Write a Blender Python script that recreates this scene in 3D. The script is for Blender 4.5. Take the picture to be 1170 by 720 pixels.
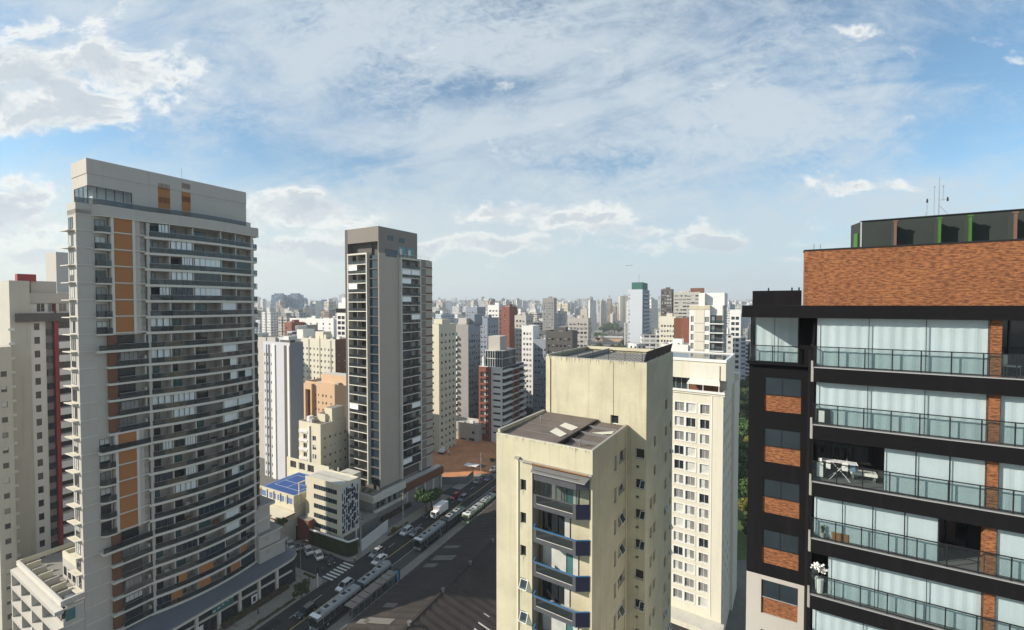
import bpy, bmesh, math, random
from math import sin, cos, tan, atan, atan2, radians as R, pi, sqrt, floor
from mathutils import Vector, Matrix
random.seed(11)
S = bpy.context.scene
COL = S.collection
for o in list(bpy.data.objects): bpy.data.objects.remove(o)
# ---------------------------------------------------------------- camera
H = 66.0; F = 500.0; T = atan(12/500.0)
cd = bpy.data.cameras.new('camera'); cam = bpy.data.objects.new('camera', cd); COL.objects.link(cam)
cam.location = (0, 0, H); cam.rotation_euler = (pi/2 - T, 0, 0)
cd.sensor_width = 36; cd.lens = F/1170*36; cd.clip_end = 30000; cd.clip_start = .1
S.camera = cam
S.view_settings.view_transform = 'Standard'; S.view_settings.look = 'None'
S.view_settings.exposure = 0.55; S.view_settings.gamma = 1
S.view_settings.use_curve_mapping = False
S.render.engine = 'CYCLES'
S.cycles.max_bounces = 6; S.cycles.transparent_max_bounces = 16; S.cycles.volume_bounces = 0
S.cycles.diffuse_bounces = 3; S.cycles.glossy_bounces = 3
# ---------------------------------------------------------------- sun and sky
SUNV = Vector((-.895, -.15, .47)).normalized()
sl = bpy.data.lights.new('sun', 'SUN'); sl.energy = 4.8; sl.angle = R(.53); sl.color = (1, .91, .79)
so = bpy.data.objects.new('sun', sl); COL.objects.link(so); so.location = (-60, -20, 120)
so.rotation_euler = SUNV.to_track_quat('Z', 'Y').to_euler()
W = bpy.data.worlds.new('World'); S.world = W; W.use_nodes = True

class NT:
    """tiny node-graph helper"""
    def __init__(s, t): s.t = t; t.nodes.clear()
    def n(s, k, **kw):
        x = s.t.nodes.new(k)
        for a, b in kw.items(): setattr(x, a, b)
        return x
    def put(s, v, sock):
        if isinstance(v, bpy.types.NodeSocket): s.t.links.new(v, sock)
        elif v is not None: sock.default_value = v
    def m(s, op, a, b=None, c=None, clamp=False):
        x = s.n('ShaderNodeMath', operation=op, use_clamp=clamp)
        s.put(a, x.inputs[0]); s.put(b, x.inputs[1]); s.put(c, x.inputs[2]); return x.outputs[0]
    def mix(s, f, a, b, blend='MIX'):
        x = s.n('ShaderNodeMix', data_type='RGBA', blend_type=blend)
        s.put(f, x.inputs[0]); s.put(a, x.inputs[6]); s.put(b, x.inputs[7]); return x.outputs[2]
    def ramp(s, f, lo, hi, a=0., b=1.):
        x = s.n('ShaderNodeMapRange', interpolation_type='SMOOTHSTEP')
        s.put(f, x.inputs[0]); x.inputs[1].default_value = lo; x.inputs[2].default_value = hi
        x.inputs[3].default_value = a; x.inputs[4].default_value = b; return x.outputs[0]
    def noise(s, vec, scale, det=4, rough=.55, dist=0, lac=2.):
        x = s.n('ShaderNodeTexNoise'); s.put(vec, x.inputs['Vector']); x.inputs['Scale'].default_value = scale
        x.inputs['Detail'].default_value = det; x.inputs['Roughness'].default_value = rough
        x.inputs['Distortion'].default_value = dist; return x.outputs['Fac']
    def xyz(s, a, b, c=0.):
        x = s.n('ShaderNodeCombineXYZ'); s.put(a, x.inputs[0]); s.put(b, x.inputs[1]); s.put(c, x.inputs[2]); return x.outputs[0]
    def sep(s, v):
        x = s.n('ShaderNodeSeparateXYZ'); s.put(v, x.inputs[0]); return x.outputs
def rgb(*c): return (*c, 1.)

g = NT(W.node_tree)
sky = g.n('ShaderNodeTexSky', sky_type='NISHITA', sun_disc=False)
sky.sun_elevation = math.asin(SUNV.z); sky.sun_rotation = atan2(SUNV.x, SUNV.y)
sky.air_density = 1.0; sky.dust_density = 1.2; sky.ozone_density = 2.2; sky.altitude = 760
tc = g.n('ShaderNodeTexCoord').outputs['Generated']
X, Y, Z = g.sep(tc)
yy = g.m('MAXIMUM', g.m('ABSOLUTE', Y), .12)
a0 = g.m('DIVIDE', X, yy); e0 = g.m('DIVIDE', Z, yy)
# edges of every cloud mass are broken up by warping the direction coordinates
wa = g.noise(g.xyz(g.m('MULTIPLY', a0, 3.2), g.m('MULTIPLY', e0, 4.5), .3), 1., 5, .6); wb = g.noise(g.xyz(g.m('MULTIPLY', a0, 3.2), g.m('MULTIPLY', e0, 4.5), 5.3), 1., 5, .6)
a = g.m('ADD', a0, g.m('MULTIPLY', g.m('SUBTRACT', wa, .5), .34)); e = g.m('ADD', e0, g.m('MULTIPLY', g.m('SUBTRACT', wb, .5), .16))
def blob(ca, ce, ra, re, k=1.):
    d = g.m('SQRT', g.m('ADD', g.m('POWER', g.m('ABSOLUTE', g.m('DIVIDE', g.m('SUBTRACT', a, ca), ra)), 2.), g.m('POWER', g.m('ABSOLUTE', g.m('DIVIDE', g.m('SUBTRACT', e, ce), re)), 2.)))
    r = g.ramp(d, .1, 1.2, 1., 0.)
    return r if k == 1. else g.m('MULTIPLY', r, k)
def mx(*v):
    r = v[0]
    for q in v[1:]: r = g.m('MAXIMUM', r, q)
    return r
# heaped clouds, lit from the left
def cufield(dx, dz, det): return g.noise(g.xyz(g.m('ADD', g.m('MULTIPLY', a0, 7.5), dx), g.m('ADD', g.m('MULTIPLY', e0, 13.), dz), 3.1), 1., det, .62, .35)
cuN = cufield(0., 0., 9); cuN2 = cufield(-.22, .30, 5)
mask = mx(blob(-1.02, .50, .42, .19), blob(-1.16, .20, .24, .13), blob(-.48, .19, .28, .07), blob(-.10, .125, .5, .045, .95), blob(.06, .20, .34, .05, .9),
          blob(-.45, .10, .34, .05, .9), blob(.42, .135, .34, .035, .8), blob(.76, .61, .07, .035, .8), blob(.77, .27, .16, .035, .8), blob(.30, .17, .2, .03, .7), blob(-1.0, .10, .4, .06, .8))
dens = g.m('ADD', g.m('MULTIPLY', mask, .36), cuN)
cum = g.ramp(dens, .61, .82)
shade = g.ramp(g.m('SUBTRACT', cuN2, cuN), -.06, .14)
core = g.ramp(dens, .73, .88)
cumcol = g.mix(g.m('MULTIPLY', core, .85), rgb(.98, .97, .92), rgb(.50, .57, .64))
cumcol = g.mix(g.m('MULTIPLY', shade, .6), cumcol, rgb(.46, .54, .63))
# high thin cloud: long streaks, mackerel ripples and gaps
ca_ = g.m('ADD', g.m('MULTIPLY', a0, .85), g.m('MULTIPLY', e0, .6)); cb_ = g.m('SUBTRACT', g.m('MULTIPLY', e0, 1.5), g.m('MULTIPLY', a0, .45))
veil = g.noise(g.xyz(g.m('MULTIPLY', ca_, 2.0), g.m('MULTIPLY', cb_, 4.6), 7.), 1., 8, .64, 1.1)
rip = g.noise(g.xyz(g.m('MULTIPLY', a0, 36.), g.m('MULTIPLY', e0, 64.), 1.), 1., 3, .6, .8)
mid_ = g.noise(g.xyz(g.m('MULTIPLY', a0, 6.), g.m('MULTIPLY', e0, 11.), 4.), 1., 8, .68, .8)
vm = mx(blob(-.50, .66, .95, .34), blob(.02, .50, .66, .36), blob(.42, .42, .62, .28, .95), blob(-.1, .22, 1.2, .15, .9), blob(.85, .24, .5, .08, .8))
hole = mx(blob(-.12, .475, .20, .05), blob(-.62, .30, .46, .08), blob(-1.12, .36, .5, .06), blob(1.1, .46, .34, .22, .9), blob(.22, .32, .26, .03, .7), blob(.55, .30, .25, .05, .6), blob(-.35, .50, .2, .03, .4))
vd = g.m('ADD', g.m('MULTIPLY', vm, .40), g.m('MULTIPLY', g.m('SUBTRACT', veil, .5), 1.25))
vd = g.m('ADD', vd, g.m('MULTIPLY', g.m('SUBTRACT', mid_, .5), 1.05)); vd = g.m('SUBTRACT', vd, g.m('MULTIPLY', hole, .36))
ripm = g.ramp(g.noise(g.xyz(g.m('MULTIPLY', a0, 2.5), g.m('MULTIPLY', e0, 4.), 12.), 1., 3), .42, .62)
vd = g.m('ADD', vd, g.m('MULTIPLY', g.m('MULTIPLY', g.m('SUBTRACT', rip, .5), .75), g.m('ADD', g.m('MULTIPLY', ripm, .8), .2)))
vf = g.m('MULTIPLY', g.ramp(vd, -.34, .56), .87)
skys = g.mix(1., sky.outputs[0], rgb(1.15, 1.42, 1.38), 'MULTIPLY')
scl = g.n('ShaderNodeVectorMath', operation='SCALE'); g.put(skys, scl.inputs[0]); scl.inputs['Scale'].default_value = .11
c0 = scl.outputs[0]
SK = g.mix(vf, c0, rgb(.60, .68, .74))
low = g.ramp(g.m('ABSOLUTE', e0), .0, .38, .95, 0.)
warm = g.ramp(a0, -1.2, .6)
SK = g.mix(low, SK, g.mix(warm, rgb(.80, .82, .73), rgb(.54, .65, .70)))
SK = g.mix(g.m('MULTIPLY', cum, g.ramp(e0, .02, .22, .45, .95)), SK, cumcol)
bg = g.n('ShaderNodeBackground'); g.put(SK, bg.inputs[0]); bg.inputs[1].default_value = .74
wo = g.n('ShaderNodeOutputWorld'); g.t.links.new(bg.outputs[0], wo.inputs[0])

# ---------------------------------------------------------------- viewing geometry: real points from measured directions
CT, ST = cos(T), sin(T)
def ray(px, py):
    k = (px-585)/F; s = (360-py)/F
    return Vector((k, CT + s*ST, s*CT - ST))
def gnd(px, py, z=0.):
    r = ray(px, py); t = (z-H)/r.z; return Vector((r.x*t, r.y*t, z))
def at(px, py, Yd):
    r = ray(px, py); t = Yd/r.y; return Vector((r.x*t, Yd, H + r.z*t))
class Fr:
    """ground frame of a building: local +Y runs away along the street grid, local +X to the right; origin its near right corner"""
    def __init__(s, px, Yd, th, z=0., x=None):
        k = (px-585)/F; s.th = R(th)
        dep = Yd*CT + (H-z)*ST
        s.o = Vector((k*dep if x is None else x, Yd, 0)); s.ux = Vector((cos(s.th), -sin(s.th))); s.uy = Vector((sin(s.th), cos(s.th)))
    def w(s, lx, ly): return Vector((s.o.x + s.ux.x*lx + s.uy.x*ly, s.o.y + s.ux.y*lx + s.uy.y*ly))
    def _solve(s, px, p, d, z):
        k = (px-585)/F
        return (k*(p.y*CT + (H-z)*ST) - p.x)/(d.x - k*d.y*CT)
    def ly(s, px, z=0., lx=0.): return s._solve(px, s.w(lx, 0), s.uy, z)
    def lx(s, px, z=0., ly=0.): return s._solve(px, s.w(0, ly), s.ux, z)
    def z(s, py, lx=0., ly=0.):
        y = s.w(lx, ly).y; q = (360-py)/F
        return H + (q*CT - ST)*y/(CT + q*ST)
    def loc(s, v):
        d = Vector((v.x-s.o.x, v.y-s.o.y)); return (d.dot(s.ux), d.dot(s.uy))

# ---------------------------------------------------------------- mesh builder
class MB:
    def __init__(s): s.v = []; s.f = []; s.m = []; s.uv = []; s.mats = []
    def mi(s, m):
        if m not in s.mats: s.mats.append(m)
        return s.mats.index(m)
    def poly(s, pts, m, uv=None):
        i = len(s.v); pts = [tuple(p) for p in pts]; s.v += pts; s.f.append(tuple(range(i, i+len(pts)))); s.m.append(s.mi(m))
        if uv is None:
            a, b, c = Vector(pts[0]), Vector(pts[1]), Vector(pts[-1] if len(pts) < 4 else pts[3])
            n = (b-a).cross(c-a)
            if abs(n.z) > .7*n.length: uv = [(p[0], p[1]) for p in pts]
            else:
                d = Vector((-n.y, n.x, 0)); d = d.normalized() if d.length > 1e-9 else Vector((1, 0, 0))
                uv = [(p[0]*d.x + p[1]*d.y, p[2]) for p in pts]
        s.uv += uv
    def box(s, x0, x1, y0, y1, z0, z1, m, top=None, skip=''):
        if x0 > x1: x0, x1 = x1, x0
        if y0 > y1: y0, y1 = y1, y0
        P = [(x0, y0, z0), (x1, y0, z0), (x1, y1, z0), (x0, y1, z0), (x0, y0, z1), (x1, y0, z1), (x1, y1, z1), (x0, y1, z1)]
        for k, q in (('f', (0, 1, 5, 4)), ('r', (1, 2, 6, 5)), ('k', (2, 3, 7, 6)), ('l', (3, 0, 4, 7)), ('t', (4, 5, 6, 7)), ('b', (3, 2, 1, 0))):
            if k not in skip: s.poly([P[i] for i in q], top if (k == 't' and top) else m)
    def prism(s, pts, z0, z1, m, top=None):
        n = len(pts)
        for i in range(n):
            a, b = pts[i], pts[(i+1) % n]
            s.poly([(a[0], a[1], z0), (b[0], b[1], z0), (b[0], b[1], z1), (a[0], a[1], z1)], m)
        s.poly([(p[0], p[1], z1) for p in pts], top or m); s.poly([(p[0], p[1], z0) for p in reversed(pts)], m)
    def tube(s, a, b, r, m, n=8, r2=None):
        a, b = Vector(a), Vector(b); r2 = r if r2 is None else r2
        d = (b-a); q = d.to_track_quat('Z', 'Y'); A = []; B = []
        for i in range(n):
            t = 2*pi*i/n; o = q @ Vector((cos(t), sin(t), 0)); A.append(a+o*r); B.append(b+o*r2)
        for i in range(n):
            j = (i+1) % n; s.poly([A[i], A[j], B[j], B[i]], m)
        s.poly(list(reversed(A)), m); s.poly(B, m)
    def obox(s, a, b, w, z0, z1, m, top=None):
        """box along the plan line a-b, w thick"""
        a = Vector((a[0], a[1])); b = Vector((b[0], b[1])); d = (b-a).normalized(); n = Vector((d.y, -d.x))*w/2
        s.prism([(a-n)[:], (a+n)[:], (b+n)[:], (b-n)[:]][::1], z0, z1, m, top)
    def build(s, name, parent=None, loc=None, rz=0., smooth=False):
        me = bpy.data.meshes.new(name); me.from_pydata(s.v, [], s.f)
        for m in s.mats: me.materials.append(m)
        me.polygons.foreach_set('material_index', s.m)
        u = me.uv_layers.new(name='UVMap'); fl = [c for p in s.uv for c in p]; u.data.foreach_set('uv', fl)
        if smooth: me.polygons.foreach_set('use_smooth', [True]*len(s.f))
        me.update()
        return place(name, me, parent, loc, rz)
def place(name, me, parent=None, loc=None, rz=0.):
    o = bpy.data.objects.new(name, me); COL.objects.link(o)
    if loc is not None: o.location = loc
    o.rotation_euler.z = rz
    if parent is not None: o.parent = parent
    return o
def tag(o, label, cat, group=None):
    o['label'] = label; o['category'] = cat
    if group: o['group'] = group
    return o
def thing(name, label, cat, loc=(0, 0, 0), rz=0., group=None):
    o = bpy.data.objects.new(name, None); COL.objects.link(o); o.empty_display_size = .5
    o.location = loc; o.rotation_euler.z = rz; return tag(o, label, cat, group)
def struct(o): o['kind'] = 'structure'; return o
def stuff(o): o['kind'] = 'stuff'; return o
def dup(root, loc, rz=None, label=None, sc=None):
    r = root.copy(); COL.objects.link(r); r.location = loc
    if rz is not None: r.rotation_euler.z = rz
    if label: r['label'] = label
    if sc: r.scale = sc if hasattr(sc, '__len__') else (sc,)*3
    for ch in list(root.children):
        c = ch.copy(); COL.objects.link(c); c.parent = r
        for gch in list(ch.children):
            d = gch.copy(); COL.objects.link(d); d.parent = c
    return r

# ---------------------------------------------------------------- materials
def newmat(name):
    m = bpy.data.materials.new(name); m.use_nodes = True; k = NT(m.node_tree)
    b = k.n('ShaderNodeBsdfPrincipled'); o = k.n('ShaderNodeOutputMaterial'); k.t.links.new(b.outputs[0], o.inputs[0])
    return m, k, b
def bump(k, b, h, dist=.01, st=.5):
    x = k.n('ShaderNodeBump'); x.inputs['Distance'].default_value = dist; x.inputs['Strength'].default_value = st
    k.put(h, x.inputs['Height']); k.t.links.new(x.outputs[0], b.inputs['Normal'])
def wallm(name, col, var=.12, stain=.25, rough=.85, sc=1., dirt=(.55, .5, .42), bmp=.006, spec=.3):
    """painted render / concrete: broad mottling, fine grain, rain streaks"""
    m, k, b = newmat(name); oc = k.n('ShaderNodeTexCoord').outputs['Object']
    x, y, z = k.sep(oc)
    big = k.noise(oc, .25*sc, 5, .6); fine = k.noise(oc, 6*sc, 4, .6)
    st = k.noise(k.xyz(k.m('MULTIPLY', x, 1.6*sc), k.m('MULTIPLY', y, 1.6*sc), k.m('MULTIPLY', z, .07*sc)), 1., 5, .65)
    v = k.m('ADD', k.m('MULTIPLY', k.m('SUBTRACT', big, .5), var*2.2), k.m('MULTIPLY', k.m('SUBTRACT', fine, .5), var*1.1))
    v = k.m('ADD', v, 1.)
    c = k.mix(1., rgb(*col), k.xyz(v, v, v), 'MULTIPLY')
    sf = k.m('MULTIPLY', k.ramp(st, .5, .72), stain)
    c = k.mix(sf, c, rgb(*[col[i]*dirt[i] for i in range(3)]))
    k.put(c, b.inputs['Base Color']); b.inputs['Roughness'].default_value = rough; b.inputs['Specular IOR Level'].default_value = spec
    if bmp: bump(k, b, fine, bmp)
    return m
def plain(name, col, rough=.6, metal=0., spec=.4, em=0.):
    m, k, b = newmat(name); oc = k.n('ShaderNodeTexCoord').outputs['Object']
    n = k.noise(oc, 3., 3); v = k.m('ADD', k.m('MULTIPLY', k.m('SUBTRACT', n, .5), .25), 1.)
    k.put(k.mix(1., rgb(*col), k.xyz(v, v, v), 'MULTIPLY'), b.inputs['Base Color'])
    b.inputs['Roughness'].default_value = rough; b.inputs['Metallic'].default_value = metal; b.inputs['Specular IOR Level'].default_value = spec
    if em: b.inputs['Emission Color'].default_value = rgb(*col); b.inputs['Emission Strength'].default_value = em
    return m
def glassm(name, col=(.02, .026, .03), rough=.06, spec=.6, folds=False):
    m, k, b = newmat(name); oc = k.n('ShaderNodeTexCoord').outputs['Object']
    b.inputs['Roughness'].default_value = rough; b.inputs['Specular IOR Level'].default_value = spec
    n = k.noise(oc, .8, 3)
    k.put(k.mix(n, rgb(*[c*.6 for c in col]), rgb(*[c*1.4 for c in col])), b.inputs['Base Color'])
    bump(k, b, k.noise(oc, .6, 1), .02, .15)
    return m
def clearm(name, tint=(.8, .9, .9), alpha=.3, gl=.08):
    """see-through railing glass: tinted transmission with a fresnel mirror"""
    m = bpy.data.materials.new(name); m.use_nodes = True; k = NT(m.node_tree)
    t = k.n('ShaderNodeBsdfTransparent'); t.inputs[0].default_value = rgb(*tint)
    d = k.n('ShaderNodeBsdfPrincipled'); d.inputs['Base Color'].default_value = rgb(.06, .08, .09); d.inputs['Roughness'].default_value = .1
    lw = k.n('ShaderNodeLayerWeight'); fr_ = k.m('ADD', k.m('MULTIPLY', k.m('POWER', lw.outputs['Facing'], 4.), .5), gl*.4)
    gls = k.n('ShaderNodeBsdfGlossy'); gls.inputs['Roughness'].default_value = .02
    a = k.n('ShaderNodeMixShader'); a.inputs[0].default_value = alpha; k.t.links.new(t.outputs[0], a.inputs[1]); k.t.links.new(d.outputs[0], a.inputs[2])
    c = k.n('ShaderNodeMixShader'); k.put(fr_, c.inputs[0]); k.t.links.new(a.outputs[0], c.inputs[1]); k.t.links.new(gls.outputs[0], c.inputs[2])
    o = k.n('ShaderNodeOutputMaterial'); k.t.links.new(c.outputs[0], o.inputs[0]); return m
def brickm(name, c1, c2, mort, sx=.24, sz=.075, contrast=1.):
    m, k, b = newmat(name); uv = k.n('ShaderNodeUVMap').outputs[0]
    t = k.n('ShaderNodeTexBrick'); k.put(uv, t.inputs['Vector']); t.inputs['Color1'].default_value = rgb(*c1); t.inputs['Color2'].default_value = rgb(*c2)
    t.inputs['Mortar'].default_value = rgb(*mort); t.inputs['Scale'].default_value = 1.; t.inputs['Brick Width'].default_value = sx; t.inputs['Row Height'].default_value = sz
    t.inputs['Mortar Size'].default_value = .008; t.inputs['Mortar Smooth'].default_value = .3; t.inputs['Bias'].default_value = -.1
    u, v, _ = k.sep(uv)
    n = k.noise(k.xyz(k.m('MULTIPLY', u, 4.2), k.m('MULTIPLY', v, 13.)), 1., 3, .6); n2 = k.noise(uv, .5, 4)
    cc = k.mix(k.ramp(n, .38, .66), t.outputs[0], k.mix(1., t.outputs[0], rgb(.38, .34, .34), 'MULTIPLY'))
    vv = k.m('ADD', k.m('MULTIPLY', k.m('SUBTRACT', n2, .5), .5), 1.)
    k.put(k.mix(1., cc, k.xyz(vv, vv, vv), 'MULTIPLY'), b.inputs['Base Color']); b.inputs['Roughness'].default_value = .85
    bump(k, b, k.m('SUBTRACT', 1., t.outputs['Fac']), .01, .6)
    return m
def facadem(name, wall, glass=(.04, .05, .06), sx=3.2, sz=3.0, wx=.5, wz=.42, band=None, rough=.8):
    """far buildings: rows of windows laid out in metres on the walls, with curtains in some of them"""
    m, k, b = newmat(name); uv = k.n('ShaderNodeUVMap').outputs[0]; u, v, _ = k.sep(uv)
    ob = k.n('ShaderNodeObjectInfo').outputs['Random']
    us = k.m('DIVIDE', u, sx); vs = k.m('DIVIDE', v, sz)
    fu = k.m('ABSOLUTE', k.m('SUBTRACT', k.m('FRACT', us), .5)); fv = k.m('ABSOLUTE', k.m('SUBTRACT', k.m('FRACT', vs), .5))
    inu = k.m('LESS_THAN', fu, wx/2); inv = k.m('LESS_THAN', fv, wz/2); msk = k.m('MULTIPLY', inu, inv)
    wn = k.n('ShaderNodeTexWhiteNoise', noise_dimensions='3D'); k.put(k.xyz(k.m('FLOOR', us), k.m('FLOOR', vs), ob), wn.inputs[0])
    r = wn.outputs['Value']
    gc = k.mix(k.m('MULTIPLY', k.m('GREATER_THAN', r, .72), .6), rgb(*glass), rgb(.5, .5, .46))
    colv = k.m('FLOOR', k.m('DIVIDE', u, sx*3)); wn2 = k.n('ShaderNodeTexWhiteNoise', noise_dimensions='2D'); k.put(k.xyz(colv, ob), wn2.inputs[0])
    strip = k.m('GREATER_THAN', wn2.outputs['Value'], .8)
    wc = k.mix(k.m('MULTIPLY', strip, .5), rgb(*wall), rgb(*[c*.55 for c in wall]))
    oc = k.n('ShaderNodeTexCoord').outputs['Object']; n = k.noise(oc, .12, 4); vv = k.m('ADD', k.m('MULTIPLY', k.m('SUBTRACT', n, .5), .3), 1.)
    wc = k.mix(1., wc, k.xyz(vv, vv, vv), 'MULTIPLY')
    if band: wc = k.mix(k.m('MULTIPLY', k.m('GREATER_THAN', fv, .42), 1.), wc, rgb(*band))
    k.put(k.mix(msk, wc, gc), b.inputs['Base Color'])
    k.put(k.m('SUBTRACT', rough, k.m('MULTIPLY', msk, rough-.15)), b.inputs['Roughness'])
    return m

M = {}
M['cream'] = wallm('cream_render', (.49, .455, .325), .26, .34, dirt=(.60, .56, .48), sc=1.6, bmp=.015)
M['cream_lt'] = wallm('pale_cream_render', (.62, .575, .44), .09, .2)
M['ivory'] = wallm('ivory_render', (.60, .57, .465), .07, .22, dirt=(.6, .5, .35))
M['white'] = wallm('white_paint', (.68, .67, .64), .06, .15)
M['stone'] = wallm('grey_beige_render', (.45, .42, .375), .07, .15)
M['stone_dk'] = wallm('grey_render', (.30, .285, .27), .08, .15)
M['slab'] = wallm('pale_concrete_band', (.60, .57, .50), .07, .2)
M['conc'] = wallm('concrete', (.33, .32, .29), .12, .35)
M['conc_dk'] = wallm('dark_concrete', (.16, .155, .15), .15, .35)
M['roof'] = wallm('flat_roof_membrane', (.24, .225, .20), .3, .3, sc=1.5)
M['roof_lt'] = wallm('pale_flat_roof', (.52, .50, .44), .2, .3, sc=1.5)
M['black'] = wallm('black_render', (.0075, .007, .008), .3, .35, dirt=(2.4, 2.3, 2.1), rough=.8, spec=.12)
M['char'] = wallm('charcoal_render', (.105, .098, .092), .1, .15)
M['taupe'] = wallm('taupe_render', (.215, .19, .165), .07, .12)
M['greige'] = wallm('greige_panel', (.40, .36, .30), .06, .12)
M['navy'] = glassm('blue_black_glass', (.012, .028, .045), .08)
M['wood'] = wallm('orange_wood_cladding', (.36, .15, .05), .12, .1, sc=2)
M['brown'] = wallm('brown_cladding', (.17, .075, .04), .12, .1)
M['brick'] = brickm('orange_brick', (.37, .135, .043), (.27, .085, .03), (.21, .13, .07))
M['brick_red'] = brickm('red_brick', (.33, .10, .055), (.25, .075, .045), (.24, .13, .10))
M['red'] = plain('red_paint', (.28, .02, .03), .6)
M['glass'] = glassm('dark_window_glass')
M['glass_b'] = glassm('bluish_window_glass', (.022, .032, .04), .06, .5)
M['glass_w'] = glassm('curtained_window', (.50, .51, .48), .15)
M['glass_g'] = glassm('half_drawn_curtain', (.20, .20, .19), .12)
M['glass_teal'] = glassm('teal_window_glass', (.06, .16, .16), .06)
M['frame'] = plain('window_frame_grey', (.16, .16, .155), .45)
M['frame_w'] = plain('window_frame_white', (.62, .62, .6), .5)
M['frame_k'] = plain('window_frame_black', (.015, .016, .018), .4)
M['rail_g'] = clearm('railing_glass', (.62, .72, .74), .22)
M['rail_dk'] = clearm('smoked_railing_glass', (.56, .58, .58), .22)
M['rail_gr'] = clearm('green_tinted_glass', (.92, .957, .955), .06)
M['cl'] = clearm('balcony_glazing', (.965, .98, .985), .03)
M['metal'] = plain('galvanised_metal', (.35, .36, .37), .4, .6)
M['steel'] = plain('light_steel', (.5, .5, .5), .35, .5)
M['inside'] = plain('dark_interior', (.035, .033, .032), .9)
M['blk'] = plain('black_plastic', (.015, .015, .016), .5)
M['rubber'] = plain('tyre_rubber', (.018, .018, .018), .85)
M['wht'] = plain('white_gloss', (.78, .78, .78), .3)

# windows --------------------------------------------------------------
WC = {}
def win_into(q, w, h, kind, x=0., y=0., z=0., right=False, fr='frame', plane=0.):
    """adds one window (frame, sash bar, pane) to builder q"""
    gm = {'d': 'glass', 'b': 'glass_b', 'w': 'glass_w', 'g': 'glass_g', 't': 'glass_teal', 'n': 'navy'}[kind[0]]
    def B(x0, x1, y0, y1, z0, z1, m):
        if right: q.box(plane-y1, plane-y0, y+x0 if False else x0+x, x1+x, z0+z, z1+z, m)
        else: q.box(x0+x, x1+x, plane+y0, plane+y1, z0+z, z1+z, m)
    f = min(.06, w*.08); Fm = M[fr]
    B(0, w, 0, .05, 0, f, Fm); B(0, w, 0, .05, h-f, h, Fm); B(0, f, .002, .05, f, h-f, Fm); B(w-f, w, .002, .05, f, h-f, Fm)
    if w > .9: B(w/2-f*.5, w/2+f*.5, .004, .05, f, h-f, Fm)
    if w > 2.4:
        B(w*.25-f*.4, w*.25+f*.4, .004, .05, f, h-f, Fm); B(w*.75-f*.4, w*.75+f*.4, .004, .05, f, h-f, Fm)
    if len(kind) > 1 and kind[1] == 'h' and h > .8:      # blind drawn part of the way
        s = h*.45
        B(f, w-f, .03, .045, h-f-s, h-f, M['glass_w']); B(f, w-f, .03, .045, f, h-f-s, M[gm])
    elif len(kind) > 1 and kind[1] == 's' and w > .9:    # one sash with curtain
        B(f, w/2, .03, .045, f, h-f, M['glass_w']); B(w/2, w-f, .03, .045, f, h-f, M[gm])
    else: B(f, w-f, .03, .045, f, h-f, M[gm])
def win_mesh(w, h, kind, fr='frame'):
    key = (round(w, 2), round(h, 2), kind, fr)
    if key not in WC:
        q = MB(); win_into(q, w, h, kind, fr=fr)
        o = q.build('window'); WC[key] = o.data; bpy.data.objects.remove(o)
    return WC[key]
KINDS = ['d', 'd', 'dh', 'ds', 'g', 'b', 'dh', 'w']
def wall_holes(q, face, a0, a1, z0, z1, holes, m, plane=0., rec=.2):
    """a wall with true openings and their reveals"""
    def P(a, d, z): return (a, plane+d, z) if face == 'f' else (plane-d, a, z)
    xs = sorted({round(v, 4) for v in [a0, a1] + [h[0] for h in holes] + [h[1] for h in holes] if a0-1e-6 <= v <= a1+1e-6})
    zs = sorted({round(v, 4) for v in [z0, z1] + [h[2] for h in holes] + [h[3] for h in holes] if z0-1e-6 <= v <= z1+1e-6})
    hs = {}
    for h in holes:
        for i in range(len(xs)-1):
            if xs[i] >= h[0]-1e-3 and xs[i+1] <= h[1]+1e-3:
                for j in range(len(zs)-1):
                    if zs[j] >= h[2]-1e-3 and zs[j+1] <= h[3]+1e-3: hs[(i, j)] = 1
    for i in range(len(xs)-1):
        j = 0
        while j < len(zs)-1:
            if (i, j) in hs: j += 1; continue
            k = j
            while k+1 < len(zs)-1 and (i, k+1) not in hs: k += 1
            q.poly([P(xs[i], 0, zs[j]), P(xs[i+1], 0, zs[j]), P(xs[i+1], 0, zs[k+1]), P(xs[i], 0, zs[k+1])], m); j = k+1
    for h in holes:
        b0, b1, c0, c1 = h[:4]
        q.poly([P(b0, 0, c0), P(b1, 0, c0), P(b1, rec, c0), P(b0, rec, c0)], m); q.poly([P(b0, rec, c1), P(b1, rec, c1), P(b1, 0, c1), P(b0, 0, c1)], m)
        q.poly([P(b0, 0, c0), P(b0, rec, c0), P(b0, rec, c1), P(b0, 0, c1)], m); q.poly([P(b1, rec, c0), P(b1, 0, c0), P(b1, 0, c1), P(b1, rec, c1)], m)
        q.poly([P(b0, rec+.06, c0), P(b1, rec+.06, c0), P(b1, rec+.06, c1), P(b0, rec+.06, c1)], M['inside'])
def grid(cols, zs, h): return [(c[0], c[1], z, z+h) for z in zs for c in cols]
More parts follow.
